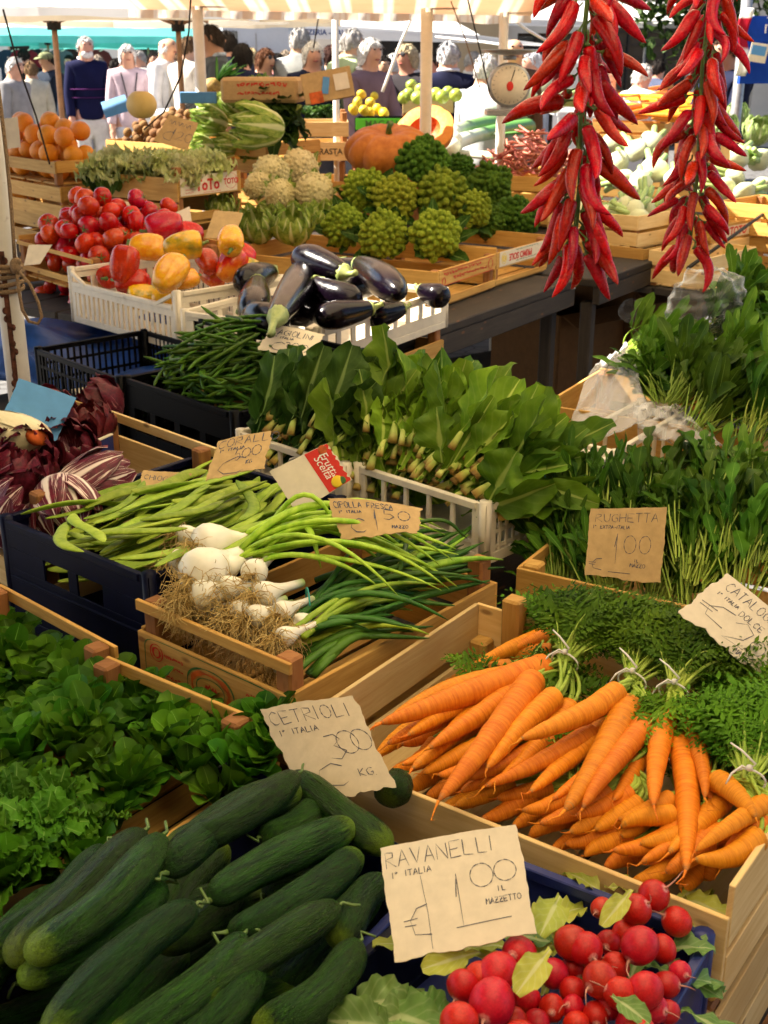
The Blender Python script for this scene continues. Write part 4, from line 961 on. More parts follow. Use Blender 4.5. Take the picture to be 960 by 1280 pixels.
carrot_bunch('carrot bunch at the right end of the slatted crate',(935,975),zc,
 [((958,1002),(868,1066),.868,.85),((893,975),(946,1024),.872,.87),((950,1045),(868,1078),.85,.846),((962,1020),(900,1085),.855,.836),((905,1000),(835,1070),.85,.84),((930,1035),(800,1080),.835,.826)],(955,880),4,26)
carrot_bunch('lower carrot bunch with tips over the front board in the middle',(775,960),.855,
 [((760,990),(672,1030),.838,.828),((785,1000),(710,1042),.836,.825),((735,985),(650,1012),.838,.83),((800,1005),(742,1040),.836,.826),((820,1010),(775,1045),.838,.828),((750,970),(690,1010),.843,.835),((790,990),(720,1022),.845,.835)],(820,900),5,6,False)
carrot_bunch('lower carrot bunch with blunt tips near the right front corner',(885,990),.852,
 [((860,1030),(765,1066),.84,.826),((845,1020),(775,1036),.845,.838),((862,1040),(800,1058),.843,.832),((885,1050),(830,1092),.838,.826),((840,1000),(770,1025),.848,.842),((880,1030),(812,1080),.832,.822)],(900,900),6,6,False)
carrot_bunch('lower carrot bunch showing behind the cetrioli card',(660,900),.85,
 [((600,900),(500,955),.838,.83),((620,925),(525,965),.835,.826),((640,940),(545,968),.838,.83),((650,955),(575,990),.835,.826),((600,880),(480,930),.838,.832)],(700,850),7,4,False)
carrot_bunch('carrot bunch lying in the shaded back corner of the crate',(690,800),.83,
 [((680,795),(590,830),.83,.82),((690,815),(620,815),.825,.82),((640,835),(560,850),.83,.82),((700,790),(640,810),.835,.83)],(690,770),8,5,False)
carrot_bunch('lowest carrot bunch lying on the crate floor behind the front board',(720,985),.82,
 [((640,975),(570,1010),.81,.80),((670,990),(600,1022),.81,.80),((700,1010),(640,1035),.81,.80),((720,1020),(660,1045),.81,.80),((745,1035),(690,1062),.81,.80),((690,985),(620,1000),.815,.81)],(740,900),11,4,False)
carrot_bunch('lowest carrot bunch in the corner by the wooden block',(850,1010),.82,
 [((790,1050),(730,1072),.81,.80),((815,1060),(755,1085),.81,.80),((840,1080),(790,1105),.81,.80),((880,1070),(850,1110),.81,.80),((905,1060),(880,1100),.815,.80),((770,1040),(705,1055),.815,.81)],(870,900),12,4,False)
carrot_bunch('lowest carrot bunch at the left wall of the slatted crate',(600,900),.81,
 [((520,905),(470,945),.80,.79),((545,930),(490,965),.80,.79),((560,950),(500,985),.80,.79),((590,975),(530,995),.80,.79),((575,900),(500,930),.81,.80),((610,985),(550,1010),.80,.79)],(640,850),13,4,False)
# extra foliage of the carrots: more leaf bunches further right in the crate
carrot_bunch('carrot bunch with its leaves under the big cream price card',(905,900),.87,
 [((890,930),(880,1010),.85,.84),((915,935),(930,1010),.848,.84),((925,920),(965,990),.85,.84)],(930,815),9,30,False)
carrot_bunch('carrot bunch whose leaves hang down at the right edge of the crate',(950,880),.86,
 [((955,940),(960,1000),.845,.838),((970,930),(985,990),.845,.838)],(965,960),10,26,False)
# ------------------------------------------------------------------ radishes
def radish(i):
    r_=random.Random(i+90); n=13; mb=MB(); t=(1-np.cos(np.linspace(.05,PI-.02,n)))/2; x=2*t-1
    rr=np.sqrt(np.clip(1-x*x,0,1)); e=r_.uniform(.95,1.15)
    mb.sweep(np.stack([x*e,0*x,0*x],1),rr,16,afun=lambda l,a:1+.03*np.cos(2*a+i)+.02*np.cos(3*a))
    k=MB(); a=np.array((e*.96,0,0)); dy=r_.uniform(-1,1); dz=r_.uniform(-.8,.3); L_=r_.uniform(.5,1.6)
    k.sweep(np.array([a,a+(.22,.03*dy,.03*dz),a+(.6*L_,.25*dy,.2*dz),a+(.9*L_,.7*dy,.6*dz),a+(1.1*L_,1.1*dy,1.0*dz)]),[.11,.06,.04,.03,.012],6)
    return mb.mesh('root',M['radish']),k.mesh('taproot',M['radroot'])
RAD=[radish(i) for i in range(7)]
RL=[(817,1120,21,0),(795,1137,20,0),(846,1152,19,0),(752,1135,14,0),(800,1182,24,0),(829,1186,17,0),(714,1178,22,1),(732,1186,22,1),(761,1178,16,1),(649,1191,22,2),(622,1216,25,2),(615,1253,30,2),(658,1249,17,2),(692,1217,19,1),(716,1210,15,1),(750,1225,23,3),(769,1208,18,3),(776,1242,21,3),(806,1238,23,3),(832,1231,17,3),(716,1238,17,1),(716,1259,15,1),(761,1257,18,3),(641,1276,18,2),(671,1278,16,2),(720,1280,16,1),(817,1261,18,3),(694,1150,12,1),(786,1280,17,3),(579,1232,21,2),(574,1277,24,2),(690,1260,17,1),(600,1222,20,2),(745,1268,16,3),(835,1265,15,3),(800,1290,20,3),(650,1300,24,2),(850,1215,14,0),(780,1165,15,0)]
RB=[((800,1145),'radish bunch at the back corner of the blue crate with a long trailing root'),((705,1200),'radish bunch in the middle with a yellow leaf lying in front'),((620,1250),'radish bunch nearest the ravanelli card with the largest radish'),((790,1235),'radish bunch along the right side of the blue crate')]
for k,(c,lb) in enumerate(RB):
    T=P(*c,.79); o=thing('radish_bunch',lb,'radish bunch',T,0,'bunches of radishes')
    for j,(px,py,r_,kk) in enumerate(RL):
        if kk!=k: continue
        z=.80+.03*min(1,r_/24)+(.012 if r_>19 else -.004)
        c_=P(px,py,z); dist=np.linalg.norm(c_-np.array((0,0,CAMH))); rad=r_/FPX*dist*math.cos(.33)*.97
        dirx=nrm(np.array((uni(-1,1),uni(-1.2,.2),uni(-.5,.5)))); m=frameM(c_-T,dirx,(0,0,1),rad,uni(0,6))
        q_=obj('root',RAD[j%7][0],o,None,m); obj('taproot',RAD[j%7][1],q_)
    lf=MB()
    for j in range(9):
        a=uni(-.8,3.2); b=np.array((uni(-.06,.05),uni(-.04,.06),uni(-.02,.015))); lf.leaf(b,(math.cos(a),math.sin(a),uni(-.1,.5)),(0,0,1),uni(.05,.09),uni(.02,.035),'spoon',uni(.3,1.2),.2,.16,4,13,7,crk=.06)
    obj('leaves',lf.mesh('leaves',M['yleaf' if k<3 else 'gleaf']),o)
def leafthing(name,label,pxa,pxb,za,zb,W,mat,shape='spoon',curl=.3,group=None,fold=.2,rip=.06,cat='leaf'):
    A=P(*pxa,za);B=P(*pxb,zb); mb=MB(); d=B-A; mb.leaf((0,0,0),d,(0,-.5,.9),np.linalg.norm(d),W,shape,curl,fold,rip+.05,4,14,8,curl0=curl/2,crk=.06)
    return obj(name,mb.mesh(name,M[mat]),None,A,label=label,cat=cat,group=group)
leafthing('radish_leaf','yellow green leaf lying across the red radishes',(688,1186),(645,1243),.865,.858,.030,'yleaf')
leafthing('radish_leaf','yellowed leaf under the lower edge of the ravanelli card',(600,1190),(527,1212),.835,.83,.028,'yleaf')
leafthing('radish_leaf','narrow yellow green leaf at the right of the radish heap top',(790,1112),(752,1158),.86,.85,.022,'yleaf')
leafthing('radish_leaf','crumpled pale leaf between the card and the radishes',(700,1120),(675,1170),.84,.84,.035,'yleaf')
leafthing('radish_leaf','small green leaf low among the radishes at the right',(765,1245),(812,1280),.85,.85,.022,'gleaf')
for a,b in (((380,1275),(440,1258)),((470,1265),(560,1290)),((440,1262),(520,1250)),((490,1290),(400,1275)),((360,1290),(395,1270)),((520,1275),(570,1268)),((540,1262),(470,1280))):
    leafthing('radish_leaf','light green radish leaf at the bottom edge beside the cucumbers',a,b,.795,.80,.05,'gleaf','oval',.6,'green radish leaves at the bottom edge',.15,.10)
# ------------------------------------------------------------------ spring onions
def bulb_profile(mb,A,d,r,L_,mi=0):
    """white bulb with neck from the root end A along d; radius r, neck runs on to length L_"""
    d=nrm(d); l=np.array([0,.004/r*1,.25,.6,1.0,1.5,2.0,2.6,3.2])*r
    rr=np.array([.25,.45,.80,.98,1.0,.86,.62,.45,.38])*r
    l=np.r_[l,L_]; rr=np.r_[rr,r*.34]
    p=np.asarray(A)+np.outer(l,d); mb.sweep(p,rr,16,mi)
def roots(mb,A,d,n,L_,mi=0):
    d=nrm(d)
    for k in range(n):
        v=nrm(d*uni(.3,1)+rng.normal(size=3)*.55); q=[np.asarray(A)]; 
        for j in range(6):
            v=nrm(v+rng.normal(size=3)*.62+np.array((0,-.10,-.32))); q.append(q[-1]+v*L_*uni(.12,.26))
        mb.sweep(np.array(q),np.array([.0008,.0007,.0007,.0006,.0006,.0005,.0003]),3,mi,caps=False)
def onion_bunch(label,bulbs,tie,ztie,greens,seed,dark=0,rl=.05,rn=70):
    T=P(*tie,ztie); o=thing('spring_onion_bunch',label,'spring onions',T,0,'bunches of spring onions'); r_=random.Random(seed)
    rt=MB()
    for (px,py,z,rpx,dirp) in bulbs:
        A=P(px,py,z); dist=np.linalg.norm(A-np.array((0,0,CAMH))); rad=rpx/FPX*dist*1.22
        d=(T-A)*1.0 if dirp is None else (P(*dirp)-A)
        A0=A-nrm(d)*rad*.9; mb=MB(); bulb_profile(mb,A0-T,d,rad,np.linalg.norm(d)*.95+rad*.2)
        obj('bulb',mb.mesh('bulb',M['onion']),o); roots(rt,A0-T,-nrm(d),int(rn*1.9*(.5+rad/.03)),rl*(.6+rad/.04))
    obj('roots',rt.mesh('roots',M['root']),o)
    g=MB(); g2=MB()
    for k,(a,b,h,za,zb,wd,mi) in enumerate(greens):
        A=P(*a,za)-T;B=P(*b,zb)-T; n=12; pth=arc(A,B,h,n); pth[:,2]+=0; sd=rng.normal(size=3)*.006; pth+=np.outer(np.sin(np.linspace(0,PI*1.3,n)),sd)
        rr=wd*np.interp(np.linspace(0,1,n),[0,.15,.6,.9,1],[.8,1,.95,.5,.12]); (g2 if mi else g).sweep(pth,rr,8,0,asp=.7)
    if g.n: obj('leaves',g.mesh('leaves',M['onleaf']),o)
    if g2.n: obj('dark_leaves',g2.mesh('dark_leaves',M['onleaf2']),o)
    if not dark:
        tb=MB(); ax=nrm(P(*greens[0][1],ztie)-T); y=nrm(np.cross(ax,(0,0,1))); zz=np.cross(y,ax); a=np.linspace(0,2*PI,18)
        tb.sweep(np.outer(np.cos(a)*.024,y)+np.outer(np.sin(a)*.020,zz),.0014,6); obj('tie',tb.mesh('tie',M['teal']),o)
    return o
zo=.915
gr=[]
for k in range(22):
    a=(300+uni(-15,25),675+uni(-18,28)); b=(uni(470,585),uni(655,745)); gr.append((a,b,uni(.015,.065),zo+uni(-.005,.02),zo+uni(-.045,.0),uni(.005,.009),0))
gr+=[((325,680),(440,690),.085,zo,zo-.01,.006,0),((330,690),(545,712),.03,zo+.02,zo-.01,.006,0),((330,700),(470,735),.03,zo+.02,zo-.02,.006,0),((340,665),(410,715),.05,zo+.02,zo,.006,0)]
onion_bunch('bunch of big white spring onions with green leaves on the crate rim',[(254,714,zo+.012,25,(330,680,zo)),(262,678,zo+.018,20,(335,672,zo)),(231,668,zo,10,(300,665,zo)),(224,702,zo-.008,13,(300,690,zo)),(286,708,zo+.006,12,(330,690,zo)),(318,715,zo+.008,14,(345,690,zo))],(318,683),zo+.005,gr,1,rl=.036,rn=22)
gr=[]
for k in range(18):
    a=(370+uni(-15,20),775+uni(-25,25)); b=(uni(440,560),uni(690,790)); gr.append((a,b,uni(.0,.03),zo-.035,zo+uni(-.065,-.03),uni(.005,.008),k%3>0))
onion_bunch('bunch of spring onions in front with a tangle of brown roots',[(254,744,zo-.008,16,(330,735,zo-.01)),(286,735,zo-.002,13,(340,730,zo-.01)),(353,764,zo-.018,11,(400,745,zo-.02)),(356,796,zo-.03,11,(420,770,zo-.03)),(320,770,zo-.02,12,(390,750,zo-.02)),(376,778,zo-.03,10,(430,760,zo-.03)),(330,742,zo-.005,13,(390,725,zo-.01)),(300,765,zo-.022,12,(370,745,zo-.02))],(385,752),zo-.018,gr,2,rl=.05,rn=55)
gr=[]
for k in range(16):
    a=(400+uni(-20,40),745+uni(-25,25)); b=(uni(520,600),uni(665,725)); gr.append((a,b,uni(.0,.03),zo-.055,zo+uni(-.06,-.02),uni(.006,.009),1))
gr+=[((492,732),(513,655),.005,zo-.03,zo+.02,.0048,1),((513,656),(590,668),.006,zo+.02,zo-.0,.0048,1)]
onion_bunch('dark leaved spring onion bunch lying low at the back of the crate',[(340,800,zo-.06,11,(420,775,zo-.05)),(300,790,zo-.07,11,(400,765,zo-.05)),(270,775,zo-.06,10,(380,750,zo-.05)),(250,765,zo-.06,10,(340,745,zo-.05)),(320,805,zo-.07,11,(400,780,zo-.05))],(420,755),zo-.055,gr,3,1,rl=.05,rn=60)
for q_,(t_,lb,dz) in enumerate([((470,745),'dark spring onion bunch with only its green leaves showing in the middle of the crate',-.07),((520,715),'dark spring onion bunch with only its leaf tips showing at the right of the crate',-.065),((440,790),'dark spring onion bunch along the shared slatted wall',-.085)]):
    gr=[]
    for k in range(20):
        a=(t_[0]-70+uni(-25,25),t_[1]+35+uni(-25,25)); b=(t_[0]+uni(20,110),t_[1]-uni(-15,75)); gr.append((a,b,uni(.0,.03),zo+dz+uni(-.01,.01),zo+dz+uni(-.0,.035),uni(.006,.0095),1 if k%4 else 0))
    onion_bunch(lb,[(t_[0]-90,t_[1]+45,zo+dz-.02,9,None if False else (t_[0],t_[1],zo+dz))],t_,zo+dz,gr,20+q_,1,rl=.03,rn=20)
# ------------------------------------------------------------------ flat beans and thin beans
def pod(i,flat):
    r_=random.Random(i+200); n=16; t,p=unit_curved(n,r_.uniform(-.16,.16),r_.uniform(-.04,.04)); p[:,2]+=r_.uniform(-.04,.05)*np.sin(PI*t)
    mb=MB()
    if flat:
        rr=.058*np.interp(t,[0,.04,.2,.85,.96,1],[.25,.6,1,.95,.5,.06])*(1+.04*np.sin(22*t+i)); mb.sweep(p,rr,10,asp=.30,afun=None)
        return mb.mesh('flat_bean',M['flat'])
    rr=.028*np.interp(t,[0,.03,.1,.9,.97,1],[.3,.5,1,.9,.4,.08])*(1+.06*np.sin(26*t+i)); mb.sweep(p,rr,7)
    return mb.mesh('green_bean',M['bean'])
FB=[pod(i,1) for i in range(6)]; GB=[pod(i,0) for i in range(6)]; BB=[]
for i in range(4):
    t,p=unit_curved(10,(.08,-.1,.05,.14)[i]); mb=MB(); mb.sweep(p,.055*np.interp(t,[0,.05,.2,.85,.96,1],[.3,.6,1,.9,.5,.06])*(1+.12*np.sin(24*t)),7); BB.append(mb.mesh('borlotti_pod',M['borl']))
cr=C['flat']
FBL='flat green bean pod in the dark blue crate'
def scatter_pods(name,meshes,cr,n,L,zf,yaw,ys,label,cat,group,mx=.03,tilt=.1):
    for k in range(n):
        x=uni(mx,cr.L2-mx);y=uni(mx,cr.L1-mx); z=zf(x,y)*(.55+.45*(k/n)); a=yaw+rng.normal()*ys
        l=uni(*L); hx=abs(math.cos(a))*l/2+.012; hy=abs(math.sin(a))*l/2+.012
        x=min(max(x,min(hx,cr.L2/2)),max(cr.L2-hx,cr.L2/2)); y=min(max(y,min(hy,cr.L1/2)),max(cr.L1-hy,cr.L1/2)); c_=cr.w(x,y,z); d=cr.dirv(a); d=nrm(d+np.array((0,0,rng.normal()*tilt)))
        m=frameM(c_-d*l/2,d,(uni(-.5,.5),uni(-.5,.5),1),l,uni(-.5,.5)); obj(name,meshes[k%len(meshes)],None,None,m,label,cat,group)
mound=lambda h0,h1,cr:(lambda x,y:h0+h1*max(0,1-((x/cr.L2-.5)*1.9)**2)*max(0,1-((y/cr.L1-.5)*1.9)**2))
scatter_pods('flat_bean',FB,cr,150,(.16,.23),mound(.185,.05,cr),.05,.2,FBL,'flat bean','flat beans in the dark blue crate',.06)
for i,(a,b,z) in enumerate([((75,680),(245,632),.915),((150,698),(330,640),.925),((195,708),(350,648),.93),((86,652),(105,690),.93),((92,642),(130,678),.935),((105,668),(235,660),.93),((225,700),(350,652),.92),((300,650),(295,600),.935),((150,640),(310,590),.925),((175,650),(280,625),.93)]):
    between('flat_bean',[FB[i%6]],P(*a,z),P(*b,z+.01),FBL,'flat bean','flat beans in the dark blue crate',thick=.19)
cr=C['bean']
scatter_pods('green_bean',GB,cr,290,(.13,.19),mound(.19,.165,cr),.3,.8,'thin dark green bean in the heap of the black crate','green bean','thin green beans in the black crate',.05,.28)
cr=C['bean2']
scatter_pods('green_bean',GB,cr,34,(.10,.15),lambda x,y:.03+.10*(y<.16),.2,.4,'single thin green bean left in the nearly empty black crate','green bean','stray green beans in the left black crate',.07,.15)
mb=MB(); mb.box((.18,.24,.05),(.24,.28,.012)); mb.box((.2,.24,.062),(.2,.2,.01)); o=obj('cardboard_sheet',mb.mesh('cardboard_sheet',M['card3']),None,C['bean2'].w(0,0,.02),label='grey cardboard sheets lying in the nearly empty black crate',cat='cardboard'); o.rotation_euler=(0,0,C['bean2'].th)
# ------------------------------------------------------------------ radicchio and other leaf heads
def leafhead(R0,n,W,mat,shape='oval',open_=.25,layers=3,rip=.06,asp=1.0,m=6,nn=9,fl=0.2):
    """ball of leaves wrapped around a core: each leaf is a meridian strip that may lift off at its tip"""
    mb=MB()
    for l in range(layers):
        for k in range(n):
            a=2*PI*(k+.5*(l%2))/n+uni(-.15,.15); Rl=R0*(.80+.10*l); t=np.linspace(0,1,nn); sweep_=PI*(.78-.07*l)+uni(-.1,.1)
            th=PI*.98-t*sweep_; lift=1+fl*(l/layers)*np.clip(t-.6,0,1)*2+uni(-.02,.02)
            if shape=='oval': wd=np.sin(PI*np.clip(t*.9+.09,0,1))**.6
            else: wd=np.interp(t,[0,.1,.5,.85,1],[.35,.5,.9,1,.55])
            sg=np.linspace(-1,1,m+1); V=[];UV=[]; ph=uni(0,6)
            for i in range(nn):
                for s_ in sg:
                    az=a+s_*wd[i]*W/ max(.35,math.sin(max(.25,min(th[i],PI-.25))))*.5
                    rr=Rl*lift[i]*(1+rip*math.sin(s_*5+t[i]*9+ph)*abs(s_)**1.5*(.3+t[i])+.02*(1-abs(s_))); 
                    V.append((rr*math.sin(th[i])*math.cos(az),rr*math.sin(th[i])*math.sin(az),rr*math.cos(th[i])*asp)); UV.append((t[i],(s_+1)/2))
            i,j=np.meshgrid(np.arange(nn-1),np.arange(m),indexing='ij'); q=(i*(m+1)+j).ravel(); mb.add(np.array(V),np.stack([q,q+1,q+m+2,q+m+1],1),None,UV,0,True)
    return mb.mesh('leaf_head',mat)
RH=[leafhead(1,6,1.25,M['radic'],open_=.2,layers=3,rip=.05,fl=.25) for _ in range(2)]
def head(name,me,px,z,rad,axis,label,cat,group=None,sc=(1,1,1),py=None):
    c_=P(*px,z); m=frameM(c_,axis,(0,0,1),rad); m=m@Matrix(((0,0,1,0),(1,0,0,0),(0,1,0,0),(0,0,0,1))); m=m@Matrix.Diagonal((sc[0],sc[1],sc[2],1))
    return obj(name,me,None,None,m,label,cat,group)
head('radicchio_head',RH[0],(125,606),.885,.085,(.75,.55,.15),'round red radicchio head with fine white ribs at the right of its crate','radicchio','radicchio heads in the wooden crate',(.75,.75,1.1))
head('radicchio_head',RH[1],(25,632),.88,.082,(.5,-.2,.7),'radicchio head with broad white ribs at the left edge of the photo','radicchio','radicchio heads in the wooden crate',(.9,.9,1.1))
head('radicchio_head',RH[0],(85,645),.872,.075,(.3,-.5,-.4),'dark red radicchio head with its white stalk hidden, touching the blue crate','radicchio','radicchio heads in the wooden crate',(.9,.9,1.1))
head('radicchio_head',RH[1],(70,585),.855,.07,(.2,.6,.6),'dark radicchio head deep at the back of its crate','radicchio','radicchio heads in the wooden crate')
VH=leafhead(1,5,1.5,M['variegato'],layers=3,rip=.05,fl=.05)
head('radicchio_head',VH,(12,541),.955,.062,(-.95,-.1,.15),'pale cream radicchio head speckled with red beside the blue card','radicchio',None,(.66,.66,1.3))
mb=MB(); mb.sweep(np.array([(0,0,0),(.012,0,0),(.016,0,0)]),[.016,.015,.008],14); vh=bpy.data.objects[[o_.name for o_ in bpy.data.objects if o_.name.startswith('radicchio_head')][-1]]
st_=obj('cut_stalk',mb.mesh('cut_stalk',M['orangeink']),vh,None,vh.matrix_basis.inverted()@frameM(P(43,547,.955),(.95,-.3,-.1)))
DH=leafhead(1,6,1.1,M['radic2'],layers=3,rip=.09,fl=.18)
for px,z,lb in (((60,520),.93,'dark red radicchio behind the blue card at the left'),((105,530),.925,'dark red radicchio right of the blue card'),((85,560),.915,'dark red radicchio over the white edge of the tray'),((120,505),.91,'dark red radicchio at the back corner of its crate'),((35,570),.925,'dark red radicchio below the cream radicchio'),((20,590),.92,'dark red radicchio at the left end of the blue tray')):
    head('radicchio_head',DH,px,z,.062,(uni(-.8,.8),uni(-.8,.2),.6),lb,'radicchio','dark radicchio heads in the blue tray')
tray=MB(); 
A_=P(-40,625,.905);B_=P(140,545,.905); 
d_=nrm(B_-A_); n_=np.array((-d_[1],d_[0],0)); Lb=np.linalg.norm(B_-A_)
tray.box((A_+B_)/2+np.array((0,0,-.02)),(Lb,.006,.045),np.stack([d_,n_,(0,0,1)],1),0)
tray.box((A_+B_)/2+n_*.17+np.array((0,0,-.04)),(Lb,.33,.005),np.stack([d_,n_,(0,0,1)],1),0)
t2=MB(); t2.box((A_+B_)/2+np.array((0,0,.0042)),(Lb,.008,.003),np.stack([d_,n_,(0,0,1)],1),0)
o=thing('cardboard_tray','low blue cardboard tray with white edge under the dark red leaves','tray',(A_+B_)/2); org=np.array(o.location)
obj('tray_wall',tray.mesh('tray_wall',M['blue'],org),o); obj('white_edge',t2.mesh('white_edge',M['white'],org),o)
# ------------------------------------------------------------------ lamb's lettuce rosettes, frilly lettuce
def rosette(seed,n,L0,L1,W,shape,mat,rip=.05,rk=3,up=(.5,1.2),lobe=0):
    mb=MB(); r0=random.Random(seed)
    for k in range(n):
        f=k/n; a=k*2.4+r0.uniform(-.3,.3); el=up[0]+(up[1]-up[0])*f
        d=(math.cos(a)*math.cos(el),math.sin(a)*math.cos(el),math.sin(el)); l=L1+(L0-L1)*f
        mb.leaf((.006*math.cos(a),.006*math.sin(a),0),d,(-math.cos(a)*math.sin(el),-math.sin(a)*math.sin(el),math.cos(el)),l*r0.uniform(.85,1.15),l*W*r0.uniform(.85,1.15),shape,r0.uniform(.1,1.1),r0.uniform(.1,.3),rip,rk,16 if rk>3 else 13,8 if rk>3 else 6,curl0=r0.uniform(0,.3),lobe=lobe,crk=.02)
    return mb.mesh('lettuce_leaves',mat)
ROS=[rosette(i,10,.046,.062,.60,([0,.15,.35,.55,.75,.88,.96,1],[.26,.34,.66,.95,1.0,.86,.55,.2]),M['soncino'],.02,2,(.70,1.40)) for i in range(5)]
def fill_top(cr,me,n,zf,name,label,cat,group,sc=(.85,1.2),mx=.02,tilt=.35,nx=None,x1=None,x0=None,pred=None):
    k=0; tries=0
    while k<n and tries<n*12:
        tries+=1; x=uni(mx if x0 is None else x0,cr.L2-mx if x1 is None else x1); y=uni(mx,cr.L1-mx)
        if pred and not pred(x,y): continue
        obj(name,me[k%len(me)],None,None,rotM(cr.w(x,y,zf(x,y)),uni(*sc),False,tilt),label,cat,group); k+=1
cr=C['lettB']; fill_top(cr,ROS,165,lambda x,y:.063+.02*math.sin(x*14)*math.cos(y*17)+.015,'lettuce_rosette','small round leaved lettuce rosette in the crate beside the cucumbers','lettuce','lettuce rosettes beside the cucumbers',(.8,1.1),-.03,.45,x0=-.05)
cr=C['lettA']; fill_top(cr,ROS,110,lambda x,y:.062+.02*math.sin(x*15)*math.cos(y*13),'lettuce_rosette','green lettuce rosette in the crate at the left edge of the photo','lettuce','lettuce rosettes at the left edge',(.85,1.15),.02,.45)
FR=[rosette(20+i,16,.05,.10,.62,'oval',M['frill'],.16,6,(.3,1.3),.12) for i in range(3)]
for i,(px,py,z) in enumerate([(20,1010,.845),(55,1035,.85),(10,1070,.845),(70,1000,.84),(40,1085,.84),(85,1060,.835),(-10,1035,.85),(110,1035,.832),(10,1110,.83)]):
    obj('frilly_lettuce',FR[i%3],None,None,rotM(P(px,py,z-.03),uni(.42,.6),False,.5),'frilly edged lettuce head left of the cucumbers','lettuce','frilly lettuces left of the cucumbers')
# ------------------------------------------------------------------ chard bunches
def chard_bunch(seed,n=58,dk=0):
    r_=random.Random(seed); lv=MB(); st=MB()
    for k in range(n):
        y=r_.gauss(0,.028); z=r_.gauss(0,.020); x0=r_.uniform(-.05,.035); L_=r_.uniform(.025,.075)
        d=nrm(np.array((1,y*5+r_.gauss(0,.10),z*5+r_.gauss(0,.08)+.05))); a=np.array((x0,y,z)); b=a+d*L_
        if k%3==0: st.sweep(arc(a,b,.006,6),np.linspace(r_.uniform(.005,.010),.0045,6),8,0,asp=.5)
        up=np.array((r_.uniform(-.3,.3),r_.uniform(-.9,.9),1)); d2=nrm(d+np.array((0,r_.gauss(0,.30),r_.gauss(.1,.28))))
        lv.leaf(a+d*L_*r_.uniform(.3,1.6)-d2*.02,d2,up,r_.uniform(.10,.20),r_.uniform(.045,.092),'spoon',r_.uniform(-.6,1.5),r_.uniform(.10,.45),r_.uniform(.07,.17),r_.choice((2,3,3,4)),16,10,curl0=r_.uniform(-.1,.3),crk=.045)
    tb=MB(); a=np.linspace(0,2*PI,20); tb.sweep(np.stack([.085+.004*np.sin(a),.060*np.cos(a),.046*np.sin(a)+.004],1),.0016,6)
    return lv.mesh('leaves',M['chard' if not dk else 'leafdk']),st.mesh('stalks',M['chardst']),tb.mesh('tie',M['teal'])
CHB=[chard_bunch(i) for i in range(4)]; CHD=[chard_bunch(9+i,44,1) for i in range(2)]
def place_bunch(name,parts,names,Mx,label,cat,group):
    o=thing(name,label,cat,group=group,M=Mx)
    for m_,nm in zip(parts,names): obj(nm,m_,o)
    return o
CHP=[((482,560,.945),(522,405,1.10),'upright chard bunch with the tallest leaves',0),((522,562,.95),(592,418,1.09),'chard bunch second from the left in the white crate',1),((552,578,.945),(668,482,1.05),'chard bunch in the middle of the white crate leaning right',2),((592,592,.94),(716,516,1.0),'chard bunch at the right end of the white crate',3),((508,592,.91),(592,492,1.0),'chard bunch low in front with brownish stalk ends',0),((570,603,.915),(700,556,.97),'lowest chard bunch at the front bars of the white crate',1),((612,612,.925),(722,580,.96),'small chard bunch over the right corner of the white crate',2),((458,592,.895),(500,475,1.0),'chard bunch half hidden at the left post of the white crate',3),((540,570,.93),(640,450,1.06),'chard bunch behind the middle ones with long leaves',1),((500,555,.93),(560,420,1.07),'chard bunch at the back of the white crate',2)]
for a,b,lb,i in CHP:
    A=P(*a);B=P(*b); B=A+nrm(B-A)*1.0; B2=P(b[0],b[1],b[2])
    place_bunch('chard_bunch',CHB[i],('leaves','stalks','tie'),frameM(A,B2-A+np.array((0,.05,0)),(0,-.6,.8),.98,uni(-.4,.4)),lb,'chard','chard bunches')
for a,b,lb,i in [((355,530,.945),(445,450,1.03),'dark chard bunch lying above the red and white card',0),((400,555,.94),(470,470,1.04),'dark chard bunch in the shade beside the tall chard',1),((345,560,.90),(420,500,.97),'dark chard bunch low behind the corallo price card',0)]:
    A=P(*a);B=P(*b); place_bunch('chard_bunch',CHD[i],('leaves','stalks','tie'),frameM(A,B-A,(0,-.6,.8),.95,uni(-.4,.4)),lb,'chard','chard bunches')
# ------------------------------------------------------------------ rocket and chicory bunches
RSH=[([0,.3,.36,.42,.48,.55,.62,.68,.75,.85,.95,1],[.10,.12,.55,.20,.18,.75,.30,.28,.95,1.0,.7,.1]),([0,.2,.35,.5,.7,.9,1],[.12,.2,.5,.85,1,.7,.1]),([0,.25,.3,.38,.45,.52,.6,.7,.85,1],[.10,.12,.5,.2,.6,.25,.8,.95,.9,.1])]
def rocket(seed,n=46,W=(.018,.034),L0=(.07,.13),stl=.12):
    r_=random.Random(seed); lv=MB(); st=MB()
    for k in range(n):
        y=r_.gauss(0,.018);z=r_.gauss(0,.014); d=nrm(np.array((1,y*9+r_.gauss(0,.16),z*9+r_.gauss(0,.14)+.1))); a=np.array((r_.uniform(-.03,.02),y,z)); l=stl*r_.uniform(.6,1.15)
        b=a+d*l; st.sweep(arc(a,b,r_.uniform(-.004,.012),5),np.linspace(.0020,.0012,5),5,0,caps=False)
        for q in range(2): lv.leaf(a+d*l*(r_.uniform(.35,1) if q else .95),nrm(d+np.array((r_.gauss(0,.2),r_.gauss(0,.35),r_.gauss(.05,.3)))),(r_.uniform(-.5,.5),r_.uniform(-1,1),1),r_.uniform(*L0),r_.uniform(*W),RSH[k%3],r_.uniform(.0,1.5),r_.uniform(.05,.3),r_.uniform(.02,.1),3,12,4,curl0=r_.uniform(-.2,.5))
    return lv.mesh('leaves',M['ruc']),st.mesh('stems',M['rucst'])
